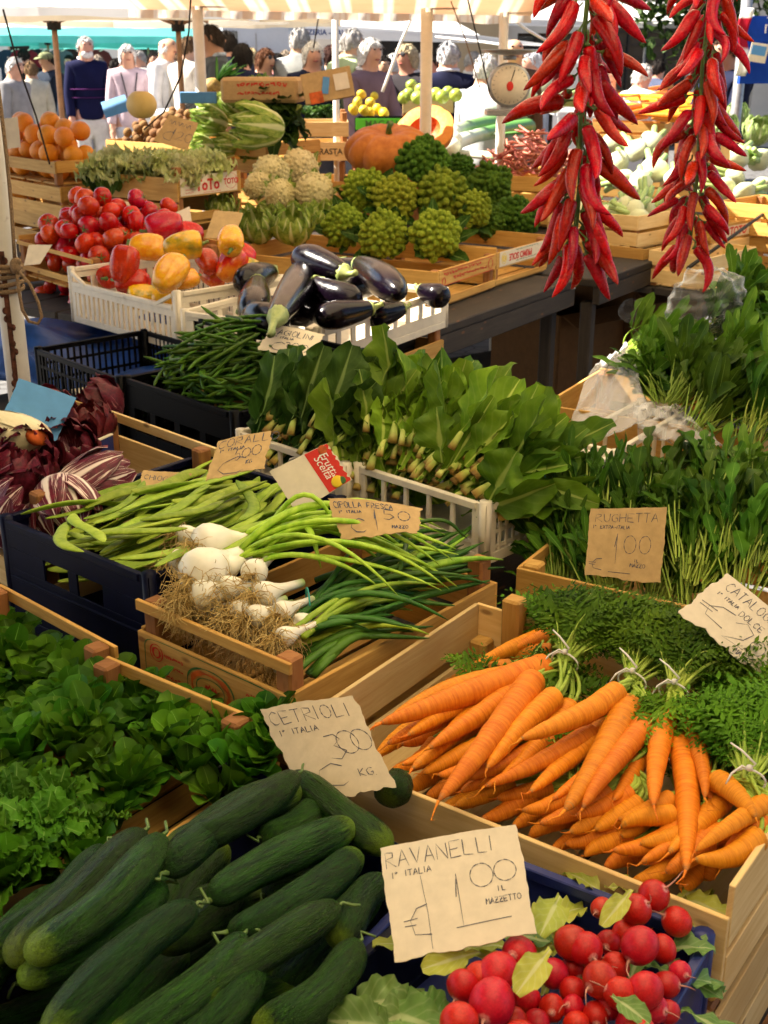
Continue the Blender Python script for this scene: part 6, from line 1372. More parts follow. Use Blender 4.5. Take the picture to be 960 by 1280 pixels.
# borlotti, leeks, loose carrots, savoys, apples, lemons
scatter_pods('borlotti_pod',BB,C['borl'],285,(.09,.13),mound(.13,.22,C['borl']),.4,.9,'red streaked borlotti bean pod in the heap behind the chilli string','borlotti bean','borlotti pods in the wooden crate',.04,.35)
LK=[]
for i in range(3):
    t,p=unit_curved(12,(.06,-.05,.1)[i]); mb=MB(); mb.sweep(p,.032*np.interp(t,[0,.03,.1,.5,1],[.6,1.1,.95,.9,1.15]),12,asp=.85); LK.append(mb.mesh('leek',M['leekw']))
for a,b,z,lb in [((562,184),(660,158),1.17,'leek lying over the rim of the crate pointing right'),((566,176),(650,150),1.2,'topmost leek beside the borlotti beans'),((570,192),(640,200),1.12,'leek low in the crate behind the broccoli'),((590,170),(655,165),1.17,'leek lying level behind the others')]:
    between('leek',[LK[len(lb)%3]],P(*a,z),P(*b,z+.03),lb,'leek','leeks beside the borlotti beans')
for i,(a,b) in enumerate([((858,120),(800,128)),((870,135),(790,138)),((850,140),(775,128)),((845,118),(785,120)),((865,128),(800,118)),((880,138),(815,145)),((790,118),(745,128)),((830,130),(760,138)),((800,112),(850,125)),((815,140),(768,142)),((860,145),(800,142)),((840,108),(790,115)),((875,120),(820,112)),((780,132),(740,140)),((830,122),(765,118))]):
    for e in (0,7): between('loose_carrot',[CAR[(i+e)%8][0]],P(a[0]-e,a[1]+e*.6,1.30+.02*(i%3)-.004*e),P(b[0]+e*2,b[1]+e*.9,1.29+.02*(i%4)-.004*e),'loose topless carrot heaped at the back between the chilli strings','carrot','loose carrots at the back',thick=.24)
SV=leafhead(1,6,1.2,M['savoy'],layers=3,rip=.07,fl=.2)
for px,z,r_,lb in [((905,160),1.25,.085,'savoy cabbage in the middle of the brown crate'),((948,162),1.25,.09,'savoy cabbage at the right edge of the photo'),((870,155),1.25,.07,'savoy cabbage half behind the right chilli string'),((920,143),1.3,.08,'savoy cabbage behind the others in the brown crate')]:
    head('savoy_cabbage',SV,px,z,r_,(uni(-.4,.4),-.4,.8),lb,'cabbage','savoy cabbages at the right')
APM=sph('apple',.12)
pile(C['kohl'],[APM],None,26,.036,.03,'apple','green apple seen through the bars of the black crate','apple','green apples in the black crate',8)
# ------------------------------------------------------------------ price cards (corners TL TR BR BL)
card('cream price card lettered RAVANELLI standing in front of the radishes',[(474,1060),(645,1030),(670,1166),(494,1204)],(.93,.93),(1.04,1.02),'card2',
 [('RAVANELLI',.03,.80,.145,.62,.32,-.02),('I° ITALIA',.07,.70,.055,.7,.3),('€',.13,.17,.25,.80),('1',.50,.20,.42,.5),('_',.47,.17,.10,4.6),('O',.62,.48,.21,.95),('O',.79,.50,.19,1.0),('IL',.80,.42,.045,.8,.6),('MAZZETTO',.70,.32,.05,.62,.25),([[(.28,.04),(.285,.35),(.27,.68)]],0,0,0,.7,.3,0,.6)],lw=.0008,torn=(.022,.008,.004,.008),bend=.02)
card('grey brown price card lettered CETRIOLI leaning over the cucumbers',[(324,886),(440,869),(494,985),(380,1003)],(1.20,1.18),(1.30,1.27),'card3',
 [('CETRIOLI',.05,.80,.14,.64,.32,-.01),('I° ITALIA',.10,.68,.06,.7,.3),('3',.52,.36,.27,.62),('O',.64,.40,.24,.8),('O',.79,.42,.22,.8),('C',.28,.10,.22,1.3),('KG.',.72,.16,.08,.7,.3)],torn=(.03,.02,.01,.03),bend=.05)
card('brown price card lettered RUGHETTA standing among the rocket',[(738,636),(834,634),(825,730),(731,718)],1.80,1.86,'card',
 [('RUGHETTA',.08,.80,.12,.72,.28),('I° EXTRA-ITALIA',.06,.70,.05,.62,.25),('1',.36,.22,.40,.5),('O',.48,.36,.25,.66),('O',.68,.37,.24,.66),('IL',.64,.25,.04,.8,.5),('MAZZO',.58,.18,.05,.7,.25),('€',.06,.10,.16,1.0),('_',.30,.08,.06,5)],torn=(.02,.01,.004,.008),bend=-.02)
def rughetta_stain(): pass
card('large cream price card with wavy torn edge stuck in the carrot leaves',[(909,716),(1010,800),(958,850),(847,765)],(1.40,1.36),(1.46,1.42),'card2',
 [('CATALOGNA',.10,.76,.16,.5,.3),('I° ITALIA',.10,.62,.06,.6,.3),('DOLCE',.38,.55,.10,.6,.3),('€',.10,.22,.30,1.3),('2',.42,.12,.40,.8),('O',.66,.18,.26,.8),('MAZZO',.60,.02,.09,.5,.25)],torn=(.05,.02,.004,.02),bend=.02)
card('ochre price card lettered CORALLO standing in the flat beans',[(273,551),(340,538),(330,585),(256,601)],1.90,1.97,'card',
 [('CORALLO',.05,.76,.20,.72,.3,.0),('I° ITALIA',.12,.64,.07,.8,.3),('5',.42,.34,.28,.5),('O',.55,.38,.24,.7),('O',.72,.40,.26,.7),('C',.18,.02,.40,1.4),('KG',.66,.20,.10,.5,.3)],torn=(.03,.03,.01,.02),bend=.03,lw=.0014)
card('ochre price card lettered CIPOLLINE above the spring onion leaves',[(409,621),(527,634),(523,665),(428,675)],1.70,1.76,'card',
 [('CIPOLLA FRESCA',.04,.76,.15,.48,.25),('I° ITALIA',.08,.62,.07,.7,.3),('C',.16,.12,.34,1.0),('1',.46,.15,.55,.35),('5O',.56,.42,.32,.8,.3),('MAZZO',.66,.16,.10,.6,.3)],torn=(.05,.02,.01,.02),bend=.06,lw=.0014)
def frutta(o,pt,nn,org,rib):
    m2=MB(); V=[];Q=[]; n=18
    for i in range(n):
        t=i/(n-1); 
        for s_ in (.60,.985+.02*math.sin(i*2.4)): V.append(pt(s_,.01+.98*t,.0012)-org)
    Q=[(2*i,2*i+1,2*i+3,2*i+2) for i in range(n-1)]; m2.add(np.array(V),Q,None,None,0,False); b=obj('red_band',m2.mesh('red_band',M['redink']),o)
    X=pt(.5,.9)-pt(.5,.1); X=nrm(X); Y=nrm(np.cross(nn,X))
    for k,(tx,s_) in enumerate((('Frutta',.84),('Scelta',.74))):
        p_=pt(s_,.56,.0019)-org; me=text_mesh(tx,.020,M['whitepaint'],shear=.3,extr=.0002); mm=Matrix([[-X[i],-Y[i],nn[i],p_[i]] for i in range(3)]+[[0,0,0,1]]); obj('lettering',me,b,None,mm)
    e=MB(); e.ball(pt(.80,.13,.0016)-org,.011,0,12,8,(1,1,.2),np.stack([X,Y,nn],1)); obj('printed_fruit',e.mesh('printed_fruit',M['yellow']),b)
    e=MB(); e.ball(pt(.88,.90,.0016)-org,.008,0,12,8,(1.2,1,.2),np.stack([X,Y,nn],1)); obj('printed_fruit',e.mesh('printed_fruit',M['orangeink']),b)
    e=MB(); e.ball(pt(.88,.10,.0018)-org,.006,0,12,8,(1.2,1,.2),np.stack([X,Y,nn],1)); obj('printed_leaf',e.mesh('printed_leaf',M['greenink']),b)
card('white card with a red printed band stuck upright in the white crate corner',[(337,589),(409,554),(440,600),(371,641)],1.92,1.97,'card2' if False else 'white',[],torn=(.004,.02,.004,.006),bend=.0,extra=frutta)
card('ochre price card lettered FAGIOLINI on the thin green beans',[(340,405),(406,418),(388,448),(322,437)],2.78,2.84,'card2',
 [('FAGIOLINI',.08,.66,.20,.68,.25),('I° ITALIA',.15,.52,.08,.8,.3),('C',.20,.08,.30,1.2),('3',.42,.10,.34,.5),('OO',.55,.14,.30,.7,.3)],torn=(.03,.02,.01,.03),bend=.03,lw=.0018)
card('blue printed card standing behind the cream radicchio head',[(24,473),(95,497),(66,560),(-6,540)],2.28,2.36,'bluecard',[],torn=(.004,.01,.004,.01))
card('plain cream card leaning among the leaf wrapped cauliflowers',[(268,263),(304,266),(292,300),(256,297)],3.95,4.02,'card',[],torn=(.01,.01,.01,.01),bend=.03)
card('small pale card leaning on the curly lettuce crate above the tomatoes',[(148,250),(186,258),(180,282),(140,272)],4.45,4.5,'card2',[([[(a,.7+.1*math.sin(40*a)) for a in np.linspace(.1,.8,24)]],0,0,0),('2',.35,.1,.35,.6),('O',.55,.1,.3,.7)],torn=(.02,.02,.02,.02),lw=.002)
card('white folded card in the front of the tomato crate',[(36,306),(65,306),(50,330),(30,332)],3.72,3.76,'card2',[],torn=(.01,.01,.01,.01))
card('small cream card behind the big red pepper',[(215,268),(237,258),(240,282),(213,284)],4.2,4.25,'card2',[],torn=(.01,.01,.01,.01))
card('beige price card stuck above the curly lettuce crate',[(212,143),(248,154),(234,188),(192,176)],5.05,5.12,'card',[([[(a,.78+.07*math.sin(50*a)) for a in np.linspace(.12,.85,30)]],0,0,0),('C',.15,.15,.3,1.0),('1',.4,.2,.4,.4),('2O',.52,.25,.3,.7,.3)],torn=(.01,.01,.01,.01),lw=.0022)
card('tan price card behind the slimmer chilli string at the fennel',[(885,176),(914,168),(912,200),(888,208)],4.95,5.0,'card',[('C',.2,.3,.3,1.0),('1',.5,.3,.4,.5)],torn=(.01,.01,.01,.01),lw=.0022)
card('white notice card at the left edge by the oranges',[(-6,150),(22,146),(26,184),(-4,188)],5.0,5.02,'white',[],torn=(.01,.01,.01,.01))
card('blue card standing behind the kiwi fruit',[(126,128),(156,118),(163,138),(132,148)],5.75,5.8,'bluecard',[],torn=(.01,.01,.01,.01))
card('plain buff card lettered CHIOGGIA at the back of the radicchio crate',[(178,588),(240,592),(225,622),(175,612)],2.05,2.10,'card',[('CHIOGGIA',.06,.55,.22,.6,.3)],torn=(.02,.02,.02,.02),lw=.0015)
# ------------------------------------------------------------------ plastic bags and film
def crumple(label,px,z,size,seed,name='plastic_bag',n=54,flat=.75,rot=0):
    r_=random.Random(seed); c_=P(*px,z); V=[]; ks=[(np.array([r_.gauss(0,1) for _ in range(3)])*r_.uniform(1.2,4.5),r_.uniform(0,6)) for _ in range(9)]
    t=np.linspace(.02,PI-.02,n); mb=MB()
    for a in t:
        for b in np.linspace(0,2*PI,2*n,endpoint=False):
            d=np.array((math.sin(a)*math.cos(b),math.sin(a)*math.sin(b),math.cos(a)))
            f=sum((1-abs(math.sin(d@k+p)))**1.6*.05 for k,p in ks)
            V.append(d*(.55+f)*np.array(size))
    N=2*n; j=np.arange(N);k2=(j+1)%N; Q=np.concatenate([np.stack([i*N+j,(i+1)*N+j,(i+1)*N+k2,i*N+k2],1) for i in range(n-1)])
    V=np.array(V); c,s_=math.cos(rot),math.sin(rot); V=V@np.array(((c,s_,0),(-s_,c,0),(0,0,1)))
    mb.add(V,Q,None,None,0,True); return obj(name,mb.mesh(name,M['bag']),None,c_,label=label,cat='plastic bag')
crumple('wrinkled clear plastic bag standing behind the green chicory heap',(884,382),1.10,(.16,.11,.13),1,rot=.5)
crumple('crumpled clear plastic bag lying at the left end of the chicory heap',(790,480),.93,(.11,.10,.10),5,rot=.3)
crumple('white plastic bag stuffed in the cardboard box under the table',(790,388),.62,(.08,.06,.07),3)
def film(label,pts,seed,mat='bag'):
    a,b,c,d=[np.array(p) for p in pts]; o=a; r_=random.Random(seed); k=[(r_.uniform(3,14),r_.uniform(3,14),r_.uniform(0,6)) for _ in range(8)]
    f=lambda s,t:(0,sum(math.sin(x*s+y*t+p) for x,y,p in k)*.004,sum((1-abs(math.sin(x*t*.6-y*s*.6+p)))**3 for x,y,p in k)*.004-.012)
    return obj('plastic_film',quadmesh('plastic_film',[a-o,b-o,c-o,d-o],M[mat],.0012,(34,26),f),None,o,label=label,cat='plastic film')
film('torn clear film hanging over the white crate left of the chicory',[P(700,560,.88),P(815,520,.93),P(785,425,1.02),P(740,455,.95)],2)
film('clear film edge between the chicory heap and the rocket',[P(800,545,.93),P(905,555,.92),P(850,505,.97),P(790,500,.97)],4)
q=P(762,560,.93)
C['chic']=plastic_crate('white plastic crate wrapped in film under the chicory heap',(q[0],q[1]),55,.12,.42,.915,.2,'white','bars')
q=P(950,590,.9)
C['chic2']=wood_crate('wooden crate holding the heap of chicory',(q[0],q[1]),60,.52,.42,.90,.19,over={'front':((.02,.08),)},posth=.12)
C['chic3']=wood_crate('upper wooden crate raised behind the chicory heap',tuple(P(960,500,.99)[:2]),60,.5,.38,.99,.28,posth=.2,slats=((.02,.1),(.12,.2)))
# ------------------------------------------------------------------ boxes, tarp, props under and behind
def openbox(name,label,c,th,L,W,H,mat,t=.006,group=None,flaps=True):
    o=thing(name,label,'box',c,R(th),group); mb=MB()
    mb.box((0,-W/2,H/2),(L,t,H)); mb.box((0,W/2,H/2),(L,t,H)); mb.box((-L/2,0,H/2),(t,W-t-.001,H)); mb.box((L/2,0,H/2),(t,W-t-.001,H)); mb.box((0,0,t/2),(L-2*t,W-2*t,t)); obj('body',mb.mesh('body',M[mat]),o)
    if flaps:
        for sg in (-1,1):
            m=MB(); m.bar((-L/2+.01,sg*W/2,H),(-L/2+.01,sg*(W/2+.09),H-.04),.001,.004); 
            m=MB(); m.box((0,sg*(W/2+.045),H-.022),(L-.02,.10,.004),np.array(Matrix.Rotation(-sg*.45,3,'X'))); obj('flap',m.mesh('flap',M[mat]),o)
    return o
p=P(705,440,.34); openbox('cardboard_box','open brown cardboard box under the back table',(p[0],p[1],.22),40,.55,.42,.36,'cardboard')
p=P(790,425,.40); openbox('cardboard_box','second brown cardboard box holding the white bag under the table',(p[0]+.05,p[1]+.2,.22),36,.45,.38,.42,'cardboard')
p=P(700,470,.0); mb=MB(); mb.box((0,0,.11),(1.6,.9,.215)); 
o=thing('pallet','dark wooden pallet box under the cardboard boxes','pallet',(P(740,430,.3)[0],P(740,430,.3)[1]+.05,0),.65); obj('body',mb.mesh('body',M['darkwood']),o)
mb=MB()
tp=P(150,425,.84); V=[]
o=obj('blue_tarp',quadmesh('blue_tarp',[(-.45,-.2,-.12),(.40,-.35,-.12),(.35,.2,.0),(-.45,.3,.0)],M['tarp'],.003,(20,16),lambda s,t:(0,.03*math.sin(9*s+4*t),.03*math.sin(11*s)+.02*math.sin(17*t+6*s))),None,tp,label='crumpled blue tarpaulin tucked under the white pepper crate',cat='tarpaulin')
q=C['egg']; e0=wood_crate('wooden crate propping up the aubergine crate',(float(q.B[0])+.01,float(q.B[1])+.02),58,.44,.64,.883,.18)
p=D(330,112,5.95); mb=MB(); mb.box((0,0,0),(.36,.25,.11)); o=thing('cardboard_box','orange brown closed cardboard box behind the green lettuces','box',(p[0],p[1],p[2]),-.1,'boxes at the back'); obj('body',mb.mesh('body',M['card']),o)
t_=obj('printed_marks',marks_mesh(dashes(-.1,.12,.015,.02,7,3)+dashes(-.1,.08,-.02,.015,7,4),M['redink']),o,None,Matrix(((1,0,0,0),(0,0,-1,-.1265),(0,1,0,0),(0,0,0,1))))
p=D(413,105,5.7); o=openbox('cardboard_box','open printed cardboard box tilted behind the stamped crate',(p[0],p[1],p[2]-.07),10,.22,.02,.13,'card',group='boxes at the back',flaps=False); o.rotation_euler=(R(-12),R(-10),.1)
mb=MB(); mb.ribbon(np.array([(-.09,-.018,.02),(-.03,-.018,.02)]),np.tile((0,-1.,0),(2,1)),.05); obj('printed_marks',mb.mesh('printed_marks',M['orangeink']),o); mb=MB(); mb.ribbon(np.array([(.03,-.018,.07),(.095,-.018,.07)]),np.tile((0,-1.,0),(2,1)),.07); obj('white_panel',mb.mesh('white_panel',M['white']),o); mb=MB(); mb.ribbon(np.array([(-.02,-.018,.03),(.0,-.018,.10)]),np.tile((0,-1.,0),(2,1)),.03); obj('blue_panel',mb.mesh('blue_panel',M['bluecard']),o)
crumple('small white paper bag behind the stamped crate',(392,118),1.43,(.05,.03,.04),9)
p=P(478,152,1.30); o=openbox('fruit_box','dark fruit box with a bright green printed front holding lemons',(p[0],p[1]+.12,1.22),-3,.30,.22,.10,'black',group='boxes at the back',flaps=False)
mb=MB(); mb.box((0,-.1145,.066),(.295,.003,.062)); gp=obj('green_front',mb.mesh('green_front',plain('bright_green_print',(.10,.55,.03),.5,.4,var=.03)),o)
obj('lettering',text_mesh('MAGALI',.052,M['greenink'],bold=.001),gp,None,Matrix(((1,0,0,.0),(0,0,-1,-.1168),(0,1,0,.066),(0,0,0,1))))
LMM=sph('lemon',0,(1,.8,.8)); p0=np.array(o.location)
for (px,py,z) in [(452,118,1.40),(447,128,1.37),(463,128,1.38),(472,137,1.35),(455,138,1.35),(442,137,1.34),(468,120,1.37),(480,142,1.33),(462,142,1.33)]:
    obj('lemon',LMM,None,None,rotM(P(px,py,z),.038),'yellow lemon heaped in the green fronted box','lemon','lemons in the green fronted box')
p=P(548,128,1.36); C['gapp']=wood_crate('pale wooden crate of green pears beside the thick cream pole',(p[0]+.10,p[1]),88,.34,.3,1.40,.11,slats=((.0,.10),),mat='wood2')
C['gappb']=wood_crate('wooden crate under the green pears',(p[0]+.09,p[1]+.02),88,.34,.3,1.288,.42)
C['pmb']=wood_crate('wooden crate under the two pumpkins',tuple(P(560,212,1.13)[:2]),88,.48,.45,1.125,.26,slats=((.02,.1),(.14,.24)),mat='wood3')
for (px,py,z) in [(514,106,1.46),(526,112,1.44),(511,118,1.42),(545,118,1.43),(560,116,1.43),(570,119,1.42),(505,122,1.40),(522,122,1.41),(553,121,1.42)]: obj('pear',APM,None,None,rotM(P(px,py,z),.042),'green round pear in the pale crate by the cream pole','pear','green pears in the pale crate')
# pineapple
p=P(262,112,1.46); o=thing('pineapple','pineapple with a dark leaf crown in front of the man in the grey jacket','pineapple',p); mb=MB(); mb.ball((0,0,0),.06,0,20,12,(1,1,1.35),np.array(Matrix.Rotation(.9,3,'Y')))
PA=organic('pineapple_skin',(.20,.10,.02),(.42,.25,.05),60,rough=.6,bump=1,bscale=60); obj('fruit',mb.mesh('fruit',PA),o); lf=MB(); ax=nrm((.8,0,.62))
for k in range(34): 
    d=nrm(ax+rng.normal(size=3)*.42); lf.leaf(ax*.06,d,(0,0,1),uni(.12,.22),.022,'long',uni(-.2,.7),.4,0,2,6,2)
obj('crown',lf.mesh('crown',M['leafdk']),o)
p=D(248,122,5.9); mb=MB(); mb.box((0,0,0),(.17,.02,.05)); o=obj('blue_box',mb.mesh('blue_box',M['bluecard']),None,p,label='small blue box edge beside the melon',cat='box')
# dial scale
p=D(636,106,5.75); o=thing('dial_scale','white faced round dial scale standing on the apple crate','scale',(p[0],p[1],p[2]-.13))
mb=MB(); Ry=np.array(Matrix.Rotation(PI/2,3,'X')); a=np.linspace(-.045,.045,6); mb.sweep(np.array([(0,-.05,.13),(0,-.045,.13),(0,.03,.13),(0,.04,.13)]),[.088,.095,.095,.085],32); obj('housing',mb.mesh('housing',M['steel']),o)
mb=MB(); mb.sweep(np.array([(0,-.0535,.13),(0,-.0505,.13)]),[.084,.084],32); f_=obj('dial',mb.mesh('dial',M['card2']),o)
mb=MB()
for k in range(24):
    t=2*PI*k/24; mb.bar((.07*math.sin(t),-.0545,.13+.07*math.cos(t)),(.078*math.sin(t),-.0545,.13+.078*math.cos(t)),.0015,.0008,up=(0,1,0))
mb.bar((0,-.0550,.13),(.02,-.0550,.195),.004,.001,up=(0,1,0)); obj('dial_marks',mb.mesh('dial_marks',M['ink']),f_)
mb=MB(); mb.ball((0,-.055,.125),.016,0,12,8,(1,.2,1.3)); obj('emblem',mb.mesh('emblem',M['redink']),f_)
mb=MB(); mb.box((0,0,.012),(.20,.16,.024)); mb.box((0,0,.03),(.08,.08,.02)); obj('foot',mb.mesh('foot',M['steel']),o)
mb=MB(); mb.sweep(np.array([(0,0,.235),(0,0,.255)]),[.03,.03],12); mb.sweep(np.array([(0,0,.256),(0,0,.27),(0,0,.28)]),[.05,.12,.13],24); obj('pan',mb.mesh('pan',M['steel']),o)
# dark iron bar slanting at the right
a,b=P(860,335,.95),P(962,262,1.0); pole('iron_bar','thin dark iron bar slanting in front of the right crates','bar',a,b,.007,M['cord'],None,8)
cB=C['carrot'].B; cv=np.array((math.cos(R(55)),math.sin(R(55)),0))
table('low dark trestle table under the crate stack',(cB[0]-cv[0]*.5,cB[1]-cv[1]*.5),55,.02,.58,.0,1.0,.52)
for zz,h_,w_ in ((.688,.165,'upper'),):
    wood_crate('pale wooden crate underneath the carrot crate',(cB[0],cB[1]),55,.53,.46,zz,h_,slats=((.01,.075),(.09,.16)),mat='wood2')
    wood_crate('pale wooden crate underneath the blue radish crate',tuple((cB-cv*.48)[:2]),55,.53,.46,zz,h_,slats=((.01,.075),(.09,.16)),mat='wood2')
# crates below the carrot crate at the lower right
q=P(955,1180,.42); 
for i,(zz,lb) in enumerate(((.36,'old wooden crate standing on the ground beside the stall at the lower right'),(.20,'bottom wooden crate on the ground at the lower right'))):
    wood_crate(lb,(.66+.02*i,1.18+.03*i),55,.4,.5,zz,.16,mat='wood3')
# ------------------------------------------------------------------ people behind the stall
SKIN=[organic('skin_tone',(.52,.27,.17),(.60,.33,.22),8,rough=.5,spec=.35,jit=.05),organic('tanned_skin_tone',(.38,.18,.10),(.46,.23,.13),8,rough=.5,spec=.35,jit=.05)]
def skin_mesh(verts,edges,rad,sub=1,name='body'):
    me=bpy.data.meshes.new(name); me.from_pydata([tuple(v) for v in verts],edges,[]); o=bpy.data.objects.new(name,me); COL.objects.link(o)
    o.modifiers.new('s','SKIN').use_smooth_shade=True; sv=me.skin_vertices[0].data
    for i,r_ in enumerate(rad):
        sv[i].radius=r_ if isinstance(r_,tuple) else (r_,r_); sv[i].use_root=(i==0)
    m=o.modifiers.new('d','SUBSURF'); m.levels=sub; m.render_levels=sub
    bpy.context.view_layer.update(); dg=bpy.context.evaluated_depsgraph_get(); out=bpy.data.meshes.new_from_object(o.evaluated_get(dg)); bpy.data.objects.remove(o); bpy.data.meshes.remove(me)
    out.polygons.foreach_set('use_smooth',np.ones(len(out.polygons),bool)); out.name=name; return out
def figure(arm):
    """standing figure facing -Y, 1.70 m; arm poses: 'down','fold','reach'"""
    A={'down':((.190,.01,1.14),(.20,-.05,.90),(.20,-.08,.82)),'fold':((.195,-.02,1.14),(.10,-.20,1.10),(.03,-.22,1.12)),'reach':((.20,-.08,1.15),(.20,-.30,1.05),(.19,-.38,1.03))}[arm]
    V=[(0,0,.96),(0,0,1.12),(0,.0,1.30),(0,.005,1.43),(0,.0,1.487),(0,-.028,1.545),(0,-.02,1.612),(0,-.008,1.668),(0,-.128,1.590)]
    Rr=[(.15,.11),(.14,.105),(.165,.115),(.10,.07),(.060,.060),(.068,.086),(.086,.110),(.072,.092),.016]
    E=[(0,1),(1,2),(2,3),(3,4),(4,5),(5,6),(6,7),(6,8)]
    for sg in (-1,1):
        b=len(V); V+=[(sg*.150,.0,1.395)]+[(sg*x,y,z) for x,y,z in A]; Rr+=[.058,.044,.030,(.036,.022)]; E+=[(3,b),(b,b+1),(b+1,b+2),(b+2,b+3)]
        h=V[b+3]; w_=V[b+2]; d=nrm(np.array(h)-np.array(w_)); s_=nrm(np.cross(d,(0,0,1)) if abs(d[2])<.9 else np.array((0,1.,0)))
        for k in range(-1,3):
            j=len(V); e=np.array(h)+s_*(k-.5)*.016+d*(.07-abs(k-.6)*.010)+np.array((0,-.008,-.006)); V.append(tuple(e)); Rr.append(.0085); E.append((b+3,j))
        j=len(V); V.append(tuple(np.array(w_)+d*.05-s_*.045)); Rr.append(.010); E.append((b+2,j))
        b=len(V); V+=[(sg*.09,0,.86),(sg*.10,-.01,.50),(sg*.10,.02,.09),(sg*.105,-.12,.035)]; Rr+=[(.088,.095),.056,.038,(.040,.028)]; E+=[(0,b),(b,b+1),(b+1,b+2),(b+2,b+3)]
    body=skin_mesh(V,E,Rr,2)
    # clothing shells
    tv=[(0,0,.86),(0,0,1.0),(0,0,1.12),(0,0,1.30),(0,.005,1.425),(0,.004,1.475),(0,.002,1.505)]; tr=[(.175,.14),(.168,.14),(.160,.135),(.178,.145),(.135,.105),(.080,.082),(.074,.078)]; te=[(i,i+1) for i in range(6)]
    for sg in (-1,1):
        b=len(tv); w_=np.array(A[1]); e_=np.array(A[0]); w2=e_+(w_-e_)*.93
        tv+=[(sg*.148,0,1.405),(sg*e_[0],e_[1],e_[2]),(sg*w2[0],w2[1],w2[2])]; tr+=[.082,.064,.050]; te+=[(4,b),(b,b+1),(b+1,b+2)]
    top=skin_mesh(tv,te,tr,2,'top')
    lv=[(0,0,.97),(0,0,.88)]; lr=[(.168,.125),(.172,.13)]; le=[(0,1)]
    for sg in (-1,1):
        b=len(lv); lv+=[(sg*.095,0,.80),(sg*.10,-.01,.50),(sg*.10,.02,.10)]; lr+=[(.100,.108),.075,.058]; le+=[(1,b),(b,b+1),(b+1,b+2)]
    tro=skin_mesh(lv,le,lr,2,'trousers')
    return body,top,tro
FIG={k:figure(k) for k in ('down','fold','reach')}
_bv=np.array([v.co for v in FIG['down'][0].vertices]); _h=_bv[_bv[:,2]>1.575]
HX=float(np.abs(_h[:,0]).max()); _s=_h[(_h[:,2]>1.61)]; HY0,HY1=float(_s[:,1].min()),float(_s[:,1].max()); HZ=float(_h[:,2].max()); HCY=(HY0+HY1)/2
def faceY(x,z):
    d=(np.abs(_bv[:,0]-x)*1.0)**2+(_bv[:,2]-z)**2; c=_bv[(d<.02**2)]; return float(c[:,1].min()) if len(c) else HY0
def hairmesh(style):
    """hair shell round the skull, open over the face (face is towards -Y)"""
    mb=MB(); n=18;m=44; V=[]; cz=HZ-.095
    rx,ry,rz_=HX,(HY1-HY0)/2,.095
    for i in range(n):
        t=i/(n-1)
        for j in range(m):
            a=2*PI*j/m; fr=-math.sin(a)          # 1 = front, -1 = back
            if style=='short': lim=np.interp(fr,[-1,-.4,0,.3,.55,1],[112,100,88,70,55,50])
            elif style=='bob': lim=np.interp(fr,[-1,-.3,.2,.45,.7,1],[126,124,114,84,60,58])
            else: lim=np.interp(fr,[-1,-.2,.35,.6,1],[115,108,98,80,75])
            t0=0 if style!='bald' else np.interp(fr,[-1,-.3,.4,1],[52,62,72,80])
            th=R(t0+(lim-t0)*t); edge=min(1,(1-t)*6) if fr>.2 else 1
            g={'short':.013,'bob':.016,'bald':.006}[style]*(.35+.65*edge)
            g+= (.005*math.sin(7*a+6*t)+.004*math.sin(15*a-9*t)+.003*math.sin(31*a+13*t))*(1 if style!='bald' else .3)*edge
            if style=='bald' and fr>.45: g=-.02
            if style!='bald': g+=.010*math.cos(th)*edge
            dn=max(0,th-PI/2)
            V.append(((rx+g)*math.cos(a)*math.sin(min(th,PI/2+.25*dn)),HCY+(ry+g)*math.sin(a)*math.sin(min(th,PI/2+.25*dn)),cz+(rz_+g)*math.cos(th)*(1.15 if th>PI/2 and style=='bob' else 1)))
    j=np.arange(m);k=(j+1)%m; Q=np.concatenate([np.stack([i*m+j,(i+1)*m+j,(i+1)*m+k,i*m+k],1) for i in range(n-1)])
    mb.add(np.array(V),Q,None,None,0,True)
    r_=random.Random(style); VV=np.array(V).reshape(n,m,3)
    for q in range(420 if style!='bald' else 90):
        i=r_.randrange(1,n-2); jj=r_.randrange(m); p=VV[i,jj]; dn=nrm(VV[i+1,jj]-p); nn_=nrm(p-np.array((0,HCY,cz)))
        if style=='bald' and -math.sin(2*PI*jj/m)>.4: continue
        mb.leaf(p-dn*.006,nrm(dn+np.array([r_.gauss(0,.22) for _ in range(3)])+nn_*r_.uniform(.05,.35)),nn_,r_.uniform(.022,.05),r_.uniform(.006,.013),'long',r_.uniform(.2,1.2),.2,0,2,5,2,ph=0.)
    return mb
HAIR={k:hairmesh(k) for k in ('short','bald','bob')}
def capmesh():
    mb=MB(); mb.ball((0,HCY,HZ-.03),.10,0,20,10,(HX/.1+.12,(HY1-HY0)/.2+.14,.62)); mb.sweep(np.array([(0,HY0+.03,HZ-.035),(0,HY0-.03,HZ-.04),(0,HY0-.075,HZ-.055)]),[.06,.065,.03],12,asp=.12,up=(0,0,1)); return mb
HMAT={}
def colmat(kind,c):
    k=(kind,)+c
    if k not in HMAT: HMAT[k]=plain(kind,c,.85,.12,var=.22 if kind=='hair' else .10,scale=9 if kind!='hair' else 60,bump=.8)
    return HMAT[k]
def hat(): return capmesh()
